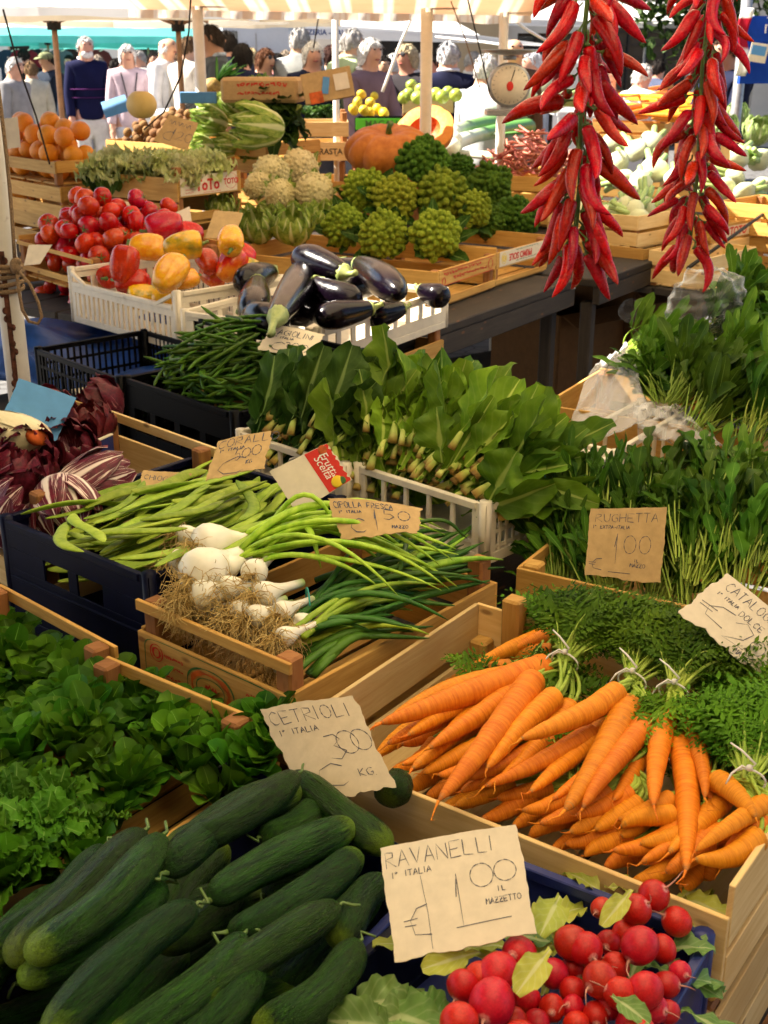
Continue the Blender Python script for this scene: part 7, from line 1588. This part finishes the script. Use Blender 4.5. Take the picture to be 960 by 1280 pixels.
def person(label,px,head_top,d,face,top,trs=(.10,.10,.12),hair='short',hc=(.35,.34,.33),arm='down',skin=0,glasses=False,extra=None,w=1.0,cap=None):
    """px: head centre column, head_top: row of the top of the hair, d: distance, face: heading in degrees (0 = towards the camera, 90 = to the right of the picture)"""
    d=d*1.22; top=tuple(x*.8 for x in top); top_=D(px,head_top,d); H=float(top_[2]); sc=H/(HZ+.018); o=thing('person',label,'person',(top_[0],d,0),0,'people behind the stall')
    o.rotation_euler=(0,0,R(face)); o.scale=(sc*w,sc*w,sc)
    b,t,l=[m.copy() for m in FIG[arm]]; b.materials.clear(); b.materials.append(SKIN[skin]); obj('body',b,o)
    t.materials.clear(); t.materials.append(colmat('top_cloth',top)); obj('top',t,o); l.materials.clear(); l.materials.append(colmat('trouser_cloth',trs)); obj('trousers',l,o)
    if cap: obj('cap',capmesh().mesh('cap',colmat('cap_cloth',cap)),o)
    if hair: obj('hair',HAIR[hair].mesh('hair',colmat('hair',hc)),o)
    e=MB()
    for sg in (-1,1): e.ball((sg*.029,faceY(.029,1.618)+.003,1.618),.0095,0,8,6,(1.25,.6,.7))
    obj('eyes',e.mesh('eyes',M['ink']),o)
    e=MB(); e.ball((0,faceY(0,1.548)+.004,1.548),.020,0,8,6,(1.2,.4,.30)); obj('mouth',e.mesh('mouth',M['redink'] if False else colmat('lips',(.35,.12,.10))),o)
    e=MB()
    for sg in (-1,1): e.ball((sg*(HX-.002),HCY+.005,1.603),.026,0,10,8,(.35,.7,1.15))
    obj('ears',e.mesh('ears',SKIN[skin]),o)
    if glasses:
        e=MB()
        for sg in (-1,1): e.ball((sg*.032,faceY(.03,1.618)-.004,1.618),.023,0,12,8,(1.1,.3,.8)); e.bar((sg*.056,HY0+.02,1.622),(sg*(HX+.002),HCY,1.622),.003,.004)
        e.bar((-.012,HY0-.004,1.622),(.012,HY0-.004,1.622),.003,.003); obj('sunglasses',e.mesh('sunglasses',M['ink']),o)
    if extra: extra(o)
    return o
def collar(c):
    def f(o):
        e=MB(); a=np.linspace(0,2*PI,16); e.sweep(np.stack([.070*np.cos(a),.004+.062*np.sin(a),1.492-.03*np.maximum(0,-np.sin(a))],1),.015,8); obj('collar',e.mesh('collar',colmat('collar_cloth',c)),o)
    return f
def sweater(o):
    collar((.75,.75,.75))(o); e=MB()
    for z,h in ((1.20,.05),(1.12,.03)):
        a=np.linspace(0,2*PI,24); f=.004+ (.0 if z>1.15 else .0)
        e.sweep(np.stack([.186*np.cos(a),.142*np.sin(a),0*a+z],1),[h/2]*24,6,asp=.2,up=(0,0,1))
    obj('stripes',e.mesh('stripes',colmat('purple_stripe',(.10,.02,.12))),o)
    e=MB(); e.ball((0,HY0+.035,1.528),.05,0,14,10,(1.15,.72,.85)); obj('beard',e.mesh('beard',colmat('hair',(.80,.78,.75))),o)
def strap(o):
    e=MB()
    for sg in (-1,1): e.bar((sg*.08,-.10,1.43),(sg*.03,-.165,1.16),.012,.004,up=(0,1,0))
    e.box((0,-.175,1.13),(.09,.04,.06)); obj('camera_strap',e.mesh('camera_strap',M['ink']),o)
def scarf(c):
    def f(o):
        e=MB(); a=np.linspace(0,2*PI,18); e.sweep(np.stack([.080*np.cos(a),-.01+.075*np.sin(a),1.455-.03*np.maximum(0,-np.sin(a))],1),.026,8); obj('scarf',e.mesh('scarf',colmat('scarf_cloth',c)),o)
    return f
WH=(.66,.64,.61); GR=(.42,.40,.38); DK=(.02,.016,.014)
person('white haired bearded man in a navy sweater with purple stripes',105,47,11.5,25,(.008,.010,.05),(.62,.60,.55),'short',WH,'down',extra=sweater)
person('white haired woman in a pale pink top with a black camera strap',158,57,11.0,15,(.78,.60,.66),(.5,.5,.52),'bob',WH,extra=strap)
person('bald white haired man in a white shirt seen from the side',205,46,10.8,65,(.80,.78,.78),(.5,.48,.42),'bald',WH)
person('brown haired person in a beige jacket looking away to the right',232,47,10.6,140,(.68,.60,.50),(.2,.2,.22),'short',(.14,.08,.04))
person('man in a grey blue jacket looking down to the left behind the pineapple',268,33,8.6,-75,(.10,.11,.12),(.1,.1,.12),'short',(.05,.035,.025),'reach',1,extra=collar((.45,.50,.58)))
person('dark haired person just behind the man in the grey jacket',284,40,9.4,200,(.04,.05,.10),hair='short',hc=DK)
person('black haired person in navy half hidden behind the grey jacket',301,56,9.0,170,(.015,.018,.05),hair='bob',hc=DK)
person('brown haired woman with sunglasses and a purple scarf',328,62,9.6,50,(.55,.55,.60),hair='bob',hc=(.12,.05,.025),glasses=True,extra=scarf((.25,.08,.45)))
person('blond woman with her back turned left of the sunglasses woman',313,62,10.8,180,(.75,.72,.70),hair='bob',hc=(.55,.42,.22))
person('grey haired man in a grey shirt seen from behind',373,36,9.6,165,(.36,.37,.36),hair='short',hc=GR,extra=None)
person('white haired woman in a navy jacket with a light scarf',389,54,8.8,20,(.012,.016,.045),hair='bob',hc=(.70,.68,.66),extra=scarf((.75,.70,.68)))
person('person with dark brown hair between the grey shirt and the green shirt',413,58,10.2,180,(.30,.32,.36),hair='bob',hc=(.05,.02,.015))
person('grey haired man in a pale green shirt seen from behind',436,38,9.0,130,(.42,.52,.30),hair='short',hc=GR,extra=collar((.55,.50,.38)))
person('white haired woman with glasses in a mauve cardigan',459,50,8.0,40,(.26,.17,.20),hair='bob',hc=WH,glasses=False,arm='reach',extra=collar((.8,.8,.8)))
person('dark haired person in navy behind the mauve cardigan',478,71,9.8,20,(.015,.02,.06),hair='short',hc=DK)
person('small white haired person between the mauve and dark jackets',492,69,10.2,190,(.35,.40,.55),hair='short',hc=WH)
person('blond woman with sunglasses in a black and white jacket',512,57,8.6,-40,(.03,.025,.03),hair='bob',hc=(.52,.42,.26),glasses=True,extra=collar((.8,.8,.8)))
person('grey haired man in a navy jacket seen from behind beside the cream pole',561,54,8.2,180,(.010,.012,.04),hair='short',hc=(.45,.45,.47),extra=collar((.6,.62,.7)),w=1.05)
person('bald man in a brown waistcoat standing behind the dial scale',641,46,8.0,8,(.16,.09,.05),hair='bald',hc=(.5,.45,.4))
person('stall vendor in a white coat bending behind the scale',606,70,7.3,150,(.82,.84,.86),hair='short',hc=WH,arm='reach')
person('grey haired person in pale blue behind the scale',671,66,9.2,-80,(.45,.52,.68),hair='short',hc=(.55,.55,.60))
person('person with white hair and a white shirt between the chilli strings',801,82,9.0,120,(.80,.80,.80),hair='short',hc=WH)
person('dark haired person in orange behind the left chilli string',762,84,9.4,0,(.45,.20,.06),hair='short',hc=(.10,.05,.02))
person('dark haired man in a navy jacket behind the right chilli string',912,48,7.6,-60,(.012,.016,.045),hair='short',hc=(.05,.025,.015),skin=1,arm='reach')
person('grey haired person in a grey top at the left edge',14,73,10.5,70,(.34,.33,.34),hair='short',hc=(.62,.60,.58))
person('man in an olive cap and dark jacket below the turquoise umbrella',60,66,13.0,-40,(.02,.03,.05),hair='short',hc=DK,cap=(.22,.24,.12),skin=1)
person('person in a cream top beyond the orange crate',38,78,12.0,200,(.7,.65,.5),hair='short',hc=(.2,.12,.06))
person('person with black hair between the white haired couple',142,74,14.0,100,(.75,.75,.8),hair='short',hc=DK)
person('person in black in front of the clothes stand at the left',28,62,15.0,180,(.02,.02,.025),hair='short',hc=DK)
person('person in dark clothes far behind the brown haired woman',350,70,13.0,30,(.05,.05,.07),hair='short',hc=DK)
person('dark haired person far behind the beige jacket',243,66,13.5,0,(.10,.10,.12),hair='short',hc=DK)
xt=[(190,66,13.5,(.75,.74,.72),'short',DK,'person in a white shirt deep in the crowd behind the bald man'),(216,70,12.6,(.10,.12,.25),'bob',(.16,.09,.05),'brown haired woman in dark blue between the white shirt and the beige jacket'),(176,64,14.5,(.55,.50,.45),'short',GR,'grey haired person in sand colour behind the woman with the camera'),(342,68,12.0,(.70,.30,.34),'bob',DK,'dark haired woman in rose behind the sunglasses woman'),(358,64,12.8,(.60,.62,.66),'short',(.30,.24,.18),'person in pale grey left of the grey shirted man'),(402,66,12.5,(.20,.24,.34),'short',GR,'grey haired person in slate blue behind the white haired woman in navy'),(425,62,13.2,(.72,.70,.62),'bob',(.40,.30,.16),'fair haired person far behind the green shirt'),(448,68,12.2,(.05,.05,.06),'short',DK,'person in black far behind the mauve cardigan'),(498,64,12.4,(.70,.68,.66),'short',(.22,.15,.10),'brown haired person in white left of the blond woman'),(524,68,12.8,(.42,.45,.55),'bob',(.55,.52,.48),'grey haired woman in blue grey right of the blond woman'),(545,70,11.5,(.45,.12,.10),'short',DK,'dark haired person in red brown behind the cream pole'),(588,66,12.0,(.65,.62,.58),'short',GR,'grey haired person in cream beside the vendor in white'),(122,70,13.2,(.65,.60,.62),'short',(.35,.28,.22),'person in light pink behind the bearded man'),(88,70,15.5,(.12,.10,.10),'short',DK,'dark dressed person left of the bearded man'),(822,76,11.5,(.10,.12,.20),'short',DK,'person in dark blue between the two chilli strings'),(700,72,12.0,(.60,.60,.62),'short',GR,'grey haired person behind the left chilli string')]
for k,(px,ht,d,c,h_,hc,lb) in enumerate(xt): person(lb,px,ht,d,[30,170,-60,90,200,-20,140,60][k%8],c,hair=h_,hc=hc,arm=('down','reach')[k%2])
# ------------------------------------------------------------------ umbrellas, stands, buildings beyond
def umbrella(label,px,d,zrim,zapex,rad,mat,sides=8,phase=0,polemat='umbwood',polr=.022,val=.12):
    b=D(px,60,d); o=thing('market_umbrella',label,'umbrella',(b[0],d,0),0,'market umbrellas'); V=[];UV=[];Q=[];T=[]
    k=10
    mb=MB(); a0=np.array([2*PI*i/sides+phase for i in range(sides)])
    rings=8
    for i in range(rings+1):
        f=i/rings
        for j in range(sides*k):
            s_=j/k; i0=int(s_)%sides;i1=(i0+1)%sides;q=s_-int(s_); p=np.array((math.cos(a0[i0]),math.sin(a0[i0])))*(1-q)+np.array((math.cos(a0[i1]),math.sin(a0[i1])))*q
            z=zapex+(zrim-zapex)*f-.03*math.sin(PI*q)*math.sin(PI*f)*1.5
            V.append((p[0]*rad*f,p[1]*rad*f,z)); UV.append((f*2,s_))
    N=sides*k; j=np.arange(N);j2=(j+1)%N; Q=np.concatenate([np.stack([i*N+j,(i+1)*N+j,(i+1)*N+j2,i*N+j2],1) for i in range(rings)])
    mb.add(np.array(V),Q,None,UV,0,True)
    if val:
        W=np.array(V[-N:]); W2=W.copy(); W2[:,2]-=val*(1+.08*np.sin(np.arange(N)*1.3)); mb.add(np.concatenate([W-(0,0,.002),W2]),np.stack([j,j2,N+j2,N+j],1),None,None,0,True)
    obj('canopy',mb.mesh('canopy',M[mat]),o)
    mb=MB(); mb.sweep(np.array([(0,0,0),(0,0,1),(0,0,zapex+.06)]),polr,10); obj('pole',mb.mesh('pole',M[polemat]),o)
    mb=MB(); mb.sweep(np.array([(0,0,zrim-.10),(0,0,zrim+.02)]),polr*2.4,10); obj('hub',mb.mesh('hub',M['cord']),o)
    for i in range(sides):
        mb=MB(); c,s_=math.cos(a0[i]),math.sin(a0[i]); mb.bar((c*rad*.03,s_*rad*.03,zapex-.03),(c*rad*.98,s_*rad*.98,zrim-.012),.016,.022); mb.bar((c*polr,s_*polr,zrim-.05),(c*rad*.5,s_*rad*.5,(zapex+zrim)/2-.03),.014,.018); obj('rib',mb.mesh('rib',M[polemat]),o)
    return o
umbrella('white market umbrella with a brown pole at the upper left',70,9.6,1.93,2.45,1.75,'clothwhite',8,.2,val=.05)
umbrella('tan market umbrella with wooden struts behind the white pole',224,10.2,1.93,2.35,1.35,'clothtan',8,.35,val=.05)
umbrella('turquoise market umbrella beyond the bearded man',60,21,1.92,2.85,3.0,'clothteal',8,.1,'umbwood',.022,.10)
umbrella('second turquoise market umbrella at the left edge',-60,24,2.06,2.9,2.6,'clothteal',8,.4)
umbrella('pale turquoise umbrella seen between the white haired people',185,25,1.90,2.6,2.3,'clothteal',8,.0)
o=thing('market_awning','white sloping awning with dark blue capital letters','awning',D(450,60,15)); b_=np.array(o.location)
def awn(pts,nm,mat,th=.004): return obj(nm,quadmesh(nm,[np.array(p)-b_ for p in pts],M[mat],th,(1,1)),o)
awn([D(368,36,14),D(600,44,14),D(545,14,17),D(372,10,17)],'roof_cloth','clothwhite')
vl=awn([D(368,48,13.98),D(600,54,13.98),D(600,44.3,13.99),D(368,28,13.99)],'valance','clothwhite')
awn([D(600,54,13.98),D(690,58,13.98),D(690,56,13.99),D(600,44.3,13.99)],'corner_flap','clothwhite')
x0=D(373,40,13.95); ang=math.atan2(-(9)/1500,232/1500)
me=text_mesh('PIZZERIA - TAVOLA',.075,colmat('blue_print',(.05,.09,.24)),align='LEFT',bold=.002); q_=x0-b_+np.array((0,0,.0)); obj('lettering',me,o,None,Matrix(((1,0,0,q_[0]),(0,0,-1,q_[1]),(0,1,0,q_[2]),(0,0,0,1)))@Matrix.Rotation(-.02,4,'Z')@Matrix.Diagonal((1.0,1,1,1)))
# parked van and stands (blown out whites in the sun)
def building(label,x0,x1,y,h,col,openings,depth=6,name='building',bands=()):
    o=thing(name,label,'building',((x0+x1)/2,y,0),0,'buildings round the square'); cx=(x0+x1)/2; xs=sorted(set([x0,x1]+[a for a,b,c,d,k in openings]+[b for a,b,c,d,k in openings])); zs=sorted(set([0,h]+[c for a,b,c,d,k in openings]+[d for a,b,c,d,k in openings]))
    mb=MB()
    for i in range(len(xs)-1):
        for j in range(len(zs)-1):
            xm,zm=(xs[i]+xs[i+1])/2,(zs[j]+zs[j+1])/2
            if any(a<xm<b and c<zm<d for a,b,c,d,k in openings): continue
            mb.box((xm-cx,.2,zm),(xs[i+1]-xs[i],.4,zs[j+1]-zs[j]),ch=.0005)
    mb.box((0,depth/2+.41,h/2),(x1-x0,depth,h),ch=.0005); obj('wall',mb.mesh('wall',col),o)
    for (a,b,c,d,k) in openings:
        f=MB(); w_=.05
        if k=='window':
            f.box(((a+b)/2-cx,.18,d-w_/2),(b-a-.004,.08,w_)); f.box(((a+b)/2-cx,.18,c+w_/2),(b-a-.004,.08,w_))
            for x in np.linspace(a+w_/2+.002,b-w_/2-.002,max(3,int((b-a)/.32)+1)): f.box((x-cx,.18,(c+d)/2),(w_*.8,.07,d-c-2*w_-.002))
            for z in np.linspace(c,d,max(3,int((d-c)/.22)+1))[1:-1]: f.box(((a+b)/2-cx,.19,z),(b-a-.01,.04,.03))
            wn=obj('window',f.mesh('window',M['darkwood']),o); g=MB(); g.box(((a+b)/2-cx,.25,(c+d)/2),(b-a-.01,.01,d-c-.01)); obj('pane',g.mesh('pane',GLASS),wn)
        else:
            f.box((a+.04-cx,.2,(c+d)/2),(.075,.1,d-c-.004)); f.box((b-.04-cx,.2,(c+d)/2),(.075,.1,d-c-.004)); dn=obj('shop_opening',f.mesh('shop_opening',M['darkwood']),o); g=MB(); g.box(((a+b)/2-cx,.395,(c+d)/2),(b-a-.01,.008,d-c-.01)); obj('dark_interior',g.mesh('dark_interior',M['darkwood']),dn)
    if bands:
        for (z,hh,pr) in bands: e=MB(); e.box((0,-pr/2-.001,z),(x1-x0,pr,hh)); obj('cornice',e.mesh('cornice',col),o)
    return o
GLASS=plain('window_glass',(.02,.025,.03),.08,.6,var=.02)
PL=plain('pale_plaster',(.56,.50,.42),.9,.1,var=.08,scale=1.2,bump=.2,dirt=((.36,.30,.24),1.5,.66)); PL2=plain('ochre_plaster',(.44,.31,.18),.9,.1,var=.08,scale=1.2,bump=.2,dirt=((.30,.22,.14),1.5,.62)); PL3=plain('grey_white_plaster',(.66,.66,.66),.9,.1,var=.05,scale=1,bump=.1)
def xat(px,d): return float(D(px,60,d)[0])
y_=24
building('tan plastered building with a dark shop behind the white awning',xat(440,y_),xat(632,y_),y_,14,PL2,[(xat(455,y_),xat(560,y_),0,2.25,'shop'),(xat(565,y_),xat(590,y_),2.9,4.6,'window'),(xat(480,y_),xat(505,y_),2.9,4.6,'window')],bands=((2.6,.12,.1),(13.9,.3,.3)))
building('building with wide dark windows behind the chilli strings',xat(633,y_),xat(1010,y_),y_+.2,15,PL,[(xat(648,y_),xat(720,y_),1.1,2.05,'window'),(xat(740,y_),xat(865,y_),.0,2.3,'window'),(xat(890,y_),xat(950,y_),0,2.4,'shop'),(xat(700,y_),xat(740,y_),3.2,5,'window')],bands=((2.75,.12,.1),(14.9,.3,.3)))
building('pale grey building far behind the crowd at the left',xat(-150,32),xat(439,32),32,11,PL3,[(xat(10,32),xat(50,32),0,2.3,'shop'),(xat(70,32),xat(105,32),0,2.2,'shop'),(xat(150,32),xat(240,32),.9,2.1,'window'),(xat(300,32),xat(360,32),0.5,2.3,'window')],bands=((3.0,.15,.1),))
bo=building('unseen building added behind the camera to block frontal light',-14,14,-4.2,12,PL2,[(-6,-3,0,2.6,'shop'),(-1,2,0,2.6,'shop'),(4,7,0,2.6,'shop'),(-5,-3.5,4,6,'window'),(0,1.5,4,6,'window')],depth=5); bo.rotation_euler=(0,0,PI)  # unseen building added behind the camera to cut frontal fill
awn_l=thing('market_awning','white flat awning with a scalloped edge in front of the dark windows','awning',D(740,30,16)); b_=np.array(awn_l.location); o=awn_l
awn([D(632,23,15.9),D(872,31,15.9),D(880,4,18),D(628,0,18)],'roof_cloth','clothwhite'); awn([D(632,32,15.88),D(872,36,15.88),D(872,31.2,15.89),D(632,23.2,15.89)],'valance','clothwhite')
pole('awning_pole','cream pole of the white flat awning at its middle','pole',(xat(688,16.2),16.2,0),(xat(688,16.2),16.2,2.1),.03,M['creampole'],'awning poles'); pole('awning_pole','thin pole of the white flat awning nearer the right','pole',(xat(806,16.2),16.2,0),(xat(806,16.2),16.2,2.1),.015,M['steel'],'awning poles')
def stall(label,px0,px1,d,h,mat,topm):
    a,b=xat(px0,d),xat(px1,d); o=thing('market_stand',label,'market stand',((a+b)/2,d,0),0,'stands across the market'); mb=MB(); mb.box((0,0,h-.02),(b-a,1.0,.04)); obj('counter',mb.mesh('counter',M[topm]),o)
    mb=MB(); mb.box((0,-.49,(h-.045)/2),(b-a-.02,.012,h-.045)); obj('skirt',mb.mesh('skirt',M[mat]),o)
    for sx in (-1,1):
        mb=MB(); mb.box((sx*((b-a)/2-.06),.4,(h-.045)/2),(.05,.05,h-.045)); obj('leg',mb.mesh('leg',M['darkwood']),o)
stall('white cloth covered stand at the far left behind the oranges',-10,52,11.6,1.0,'clothwhite','clothwhite')
stall('white cloth covered stand behind the white haired people',185,262,12.4,1.15,'clothwhite','clothwhite')
stall('white stand far behind the sunglasses woman',262,345,16,1.55,'clothwhite','clothwhite')
stall('white cloth covered stand between the chilli strings',690,800,11,1.22,'clothwhite','clothwhite')
stall('white covered stand behind the bald man',640,725,13.5,1.62,'clothwhite','clothwhite')
# white van
d=18; a,b=xat(268,d),xat(372,d); o=thing('parked_van','pale grey van parked behind the crowd left of the white awning','van',((a+b)/2,d,0),0); w2=(b-a)
VP=plain('van_paint',(.50,.53,.58),.3,.5,var=.02,coat=.5); mb=MB(); mb.box((0,1.0,1.25),(w2,1.9,1.9),ch=.12); mb.box((-w2*.62,1.0,.85),(w2*.26,1.8,1.1),ch=.15); obj('body',mb.mesh('body',VP),o)
mb=MB(); mb.bar((-w2*.52,.10,1.55),(-w2*.70,.10,1.2),1.4,.01); 
mb=MB(); mb.box((-w2*.32,.045,1.75),(w2*.2,.012,.45),ch=.004); obj('side_window',mb.mesh('side_window',GLASS),o)
mb=MB(); mb.box((.0,.043,1.2),(.012,.006,1.5)); mb.box((.1,.043,1.3),(.14,.01,.03)); obj('door_seam',mb.mesh('door_seam',M['steel']),o)
for x in (-.33,.33):
    for y in (.12,1.88):
        mb=MB(); mb.sweep(np.array([(x*w2,y-.1,.32),(x*w2,y-.08,.32),(x*w2,y+.08,.32),(x*w2,y+.1,.32)]),[.26,.32,.32,.26],20); wh=obj('wheel',mb.mesh('wheel',M['black']),o)
        mb=MB(); mb.sweep(np.array([(x*w2,y-.112,.32),(x*w2,y+.112,.32)]),.17,14); obj('rim',mb.mesh('rim',M['steel']),wh)
# clothes hanging at the right and left stands
def shirt(label,px,py,d,col,sc,crest=None,name='hanging_shirt'):
    p=D(px,py,d); o=thing(name,label,'shirt',p,0,'clothes hanging on stands'); mb=MB(); 
    out=[(-.09,0),(-.20,-.05),(-.30,-.24),(-.21,-.30),(-.17,-.20),(-.18,-.66),(.18,-.66),(.17,-.20),(.21,-.30),(.30,-.24),(.20,-.05),(.09,0)]
    n=len(out); V=[(x*sc,-.02+.015*math.sin(9*x),z*sc) for x,z in out]+[(x*sc*.98,.03,z*sc) for x,z in out]+[(0,-.045,-.25*sc),(0,.05,-.25*sc)]
    T=[(i,(i+1)%n,2*n) for i in range(n)]+[((i+1)%n+n,i+n,2*n+1) for i in range(n)]; Q=[(i,i+n,(i+1)%n+n,(i+1)%n) for i in range(n)]
    mb.add(np.array(V),Q,T,None,0,False); obj('cloth',mb.mesh('cloth',colmat('shirt_cloth',col)),o)
    mb=MB(); a=np.linspace(.2,PI-.2,10); mb.sweep(np.stack([.10*sc*np.cos(a),0*a-.01,.02*sc-.05*sc*np.sin(a)],1),.012*sc,6); obj('neckband',mb.mesh('neckband',M['white']),o)
    if crest: obj('lettering',text_mesh(crest,.12*sc,M['whitepaint'],bold=.001),o,None,Matrix(((1,0,0,.06*sc),(0,0,-1,-.062),(0,1,0,-.13*sc),(0,0,0,1))))
shirt('bright blue football shirt with white letters hanging at the upper right',952,20,7.4,(.012,.06,.40),.55,'IT')
p=D(934,10,7.3); o=obj('scarf',quadmesh('scarf',[(-.03,0,-.36),(.03,.01,-.36),(.03,0,0),(-.03,0,0)],stripes('striped_scarf',(.8,.8,.8),(.40,.01,.03),3.2,.0,1),.008,(6,14),lambda s,t:(.012*math.sin(7*t),.02*math.sin(9*t+3*s),0)),None,p,label='white and dark red scarf hanging left of the blue shirt',cat='scarf')
p=D(948,66,7.2); mb=MB(); mb.box((0,0,0),(.10,.004,.10),np.array(Matrix.Rotation(.15,3,'Y'))); o=obj('printed_card',mb.mesh('printed_card',M['white']),None,p,label='small white printed card below the blue shirt',cat='card'); mb=MB(); mb.box((0,-.0035,.012),(.08,.002,.05),np.array(Matrix.Rotation(.15,3,'Y'))); obj('printed_picture',mb.mesh('printed_picture',M['bluecard']),o)
pole('stand_post','grey post of the clothes stand at the upper right','pole',(xat(928,8),8,0),(xat(928,8),8,2.2),.035,M['steel'],None)
for i,(px,d,c,lb) in enumerate([(30,19,(.16,.012,.02),'dark red garment hanging on the left stand'),(50,19.5,(.012,.012,.018),'black garment hanging on the left stand'),(74,20,(.10,.10,.12),'dark grey garment hanging on the left stand'),(122,21,(.14,.02,.02),'dull red garment hanging behind the bearded man'),(12,20,(.02,.025,.05),'dark blue garment hanging at the left edge')]): shirt(lb,px,62,d,c,.9)
# a plane tree above the roofs at the far right
def tree(label,px,d,h,r_):
    b=D(px,60,d); o=thing('plane_tree',label,'tree',(b[0],d,0)); mb=MB(); mb.sweep(np.array([(0,0,0),(.05,0,1.2),(0,.1,2.4),(.1,.1,h*.7)]),[.16,.13,.10,.05],10)
    for k in range(6): a=k*1.05; mb.sweep(np.array([(0,.1,1.9+.12*k),(.5*math.cos(a),.5*math.sin(a),2.5+.12*k),(r_*.7*math.cos(a),r_*.7*math.sin(a),h*.72)]),[.06,.04,.015],6)
    obj('trunk',mb.mesh('trunk',M['darkwood']),o); lf=MB()
    for c in range(34):
        cc=np.array((rng.normal()*r_*.5,rng.normal()*r_*.5,h*.72+rng.normal()*r_*.35))
        for k in range(26): q=cc+rng.normal(size=3)*.17; lf.leaf(q,rng.normal(size=3),(0,0,1),uni(.10,.18),uni(.08,.13),'oval',.4,.1,.05,2,4,2)
    obj('crown',lf.mesh('crown',M['leafdk']),o)
tree('dark green tree behind the right chilli string',880,15.5,3.0,.9)
obj('ground_far',quadmesh('g',[(0,0,0),(1,0,0),(1,1,0),(0,1,0)],M['cobble']),kind='structure') if False else None
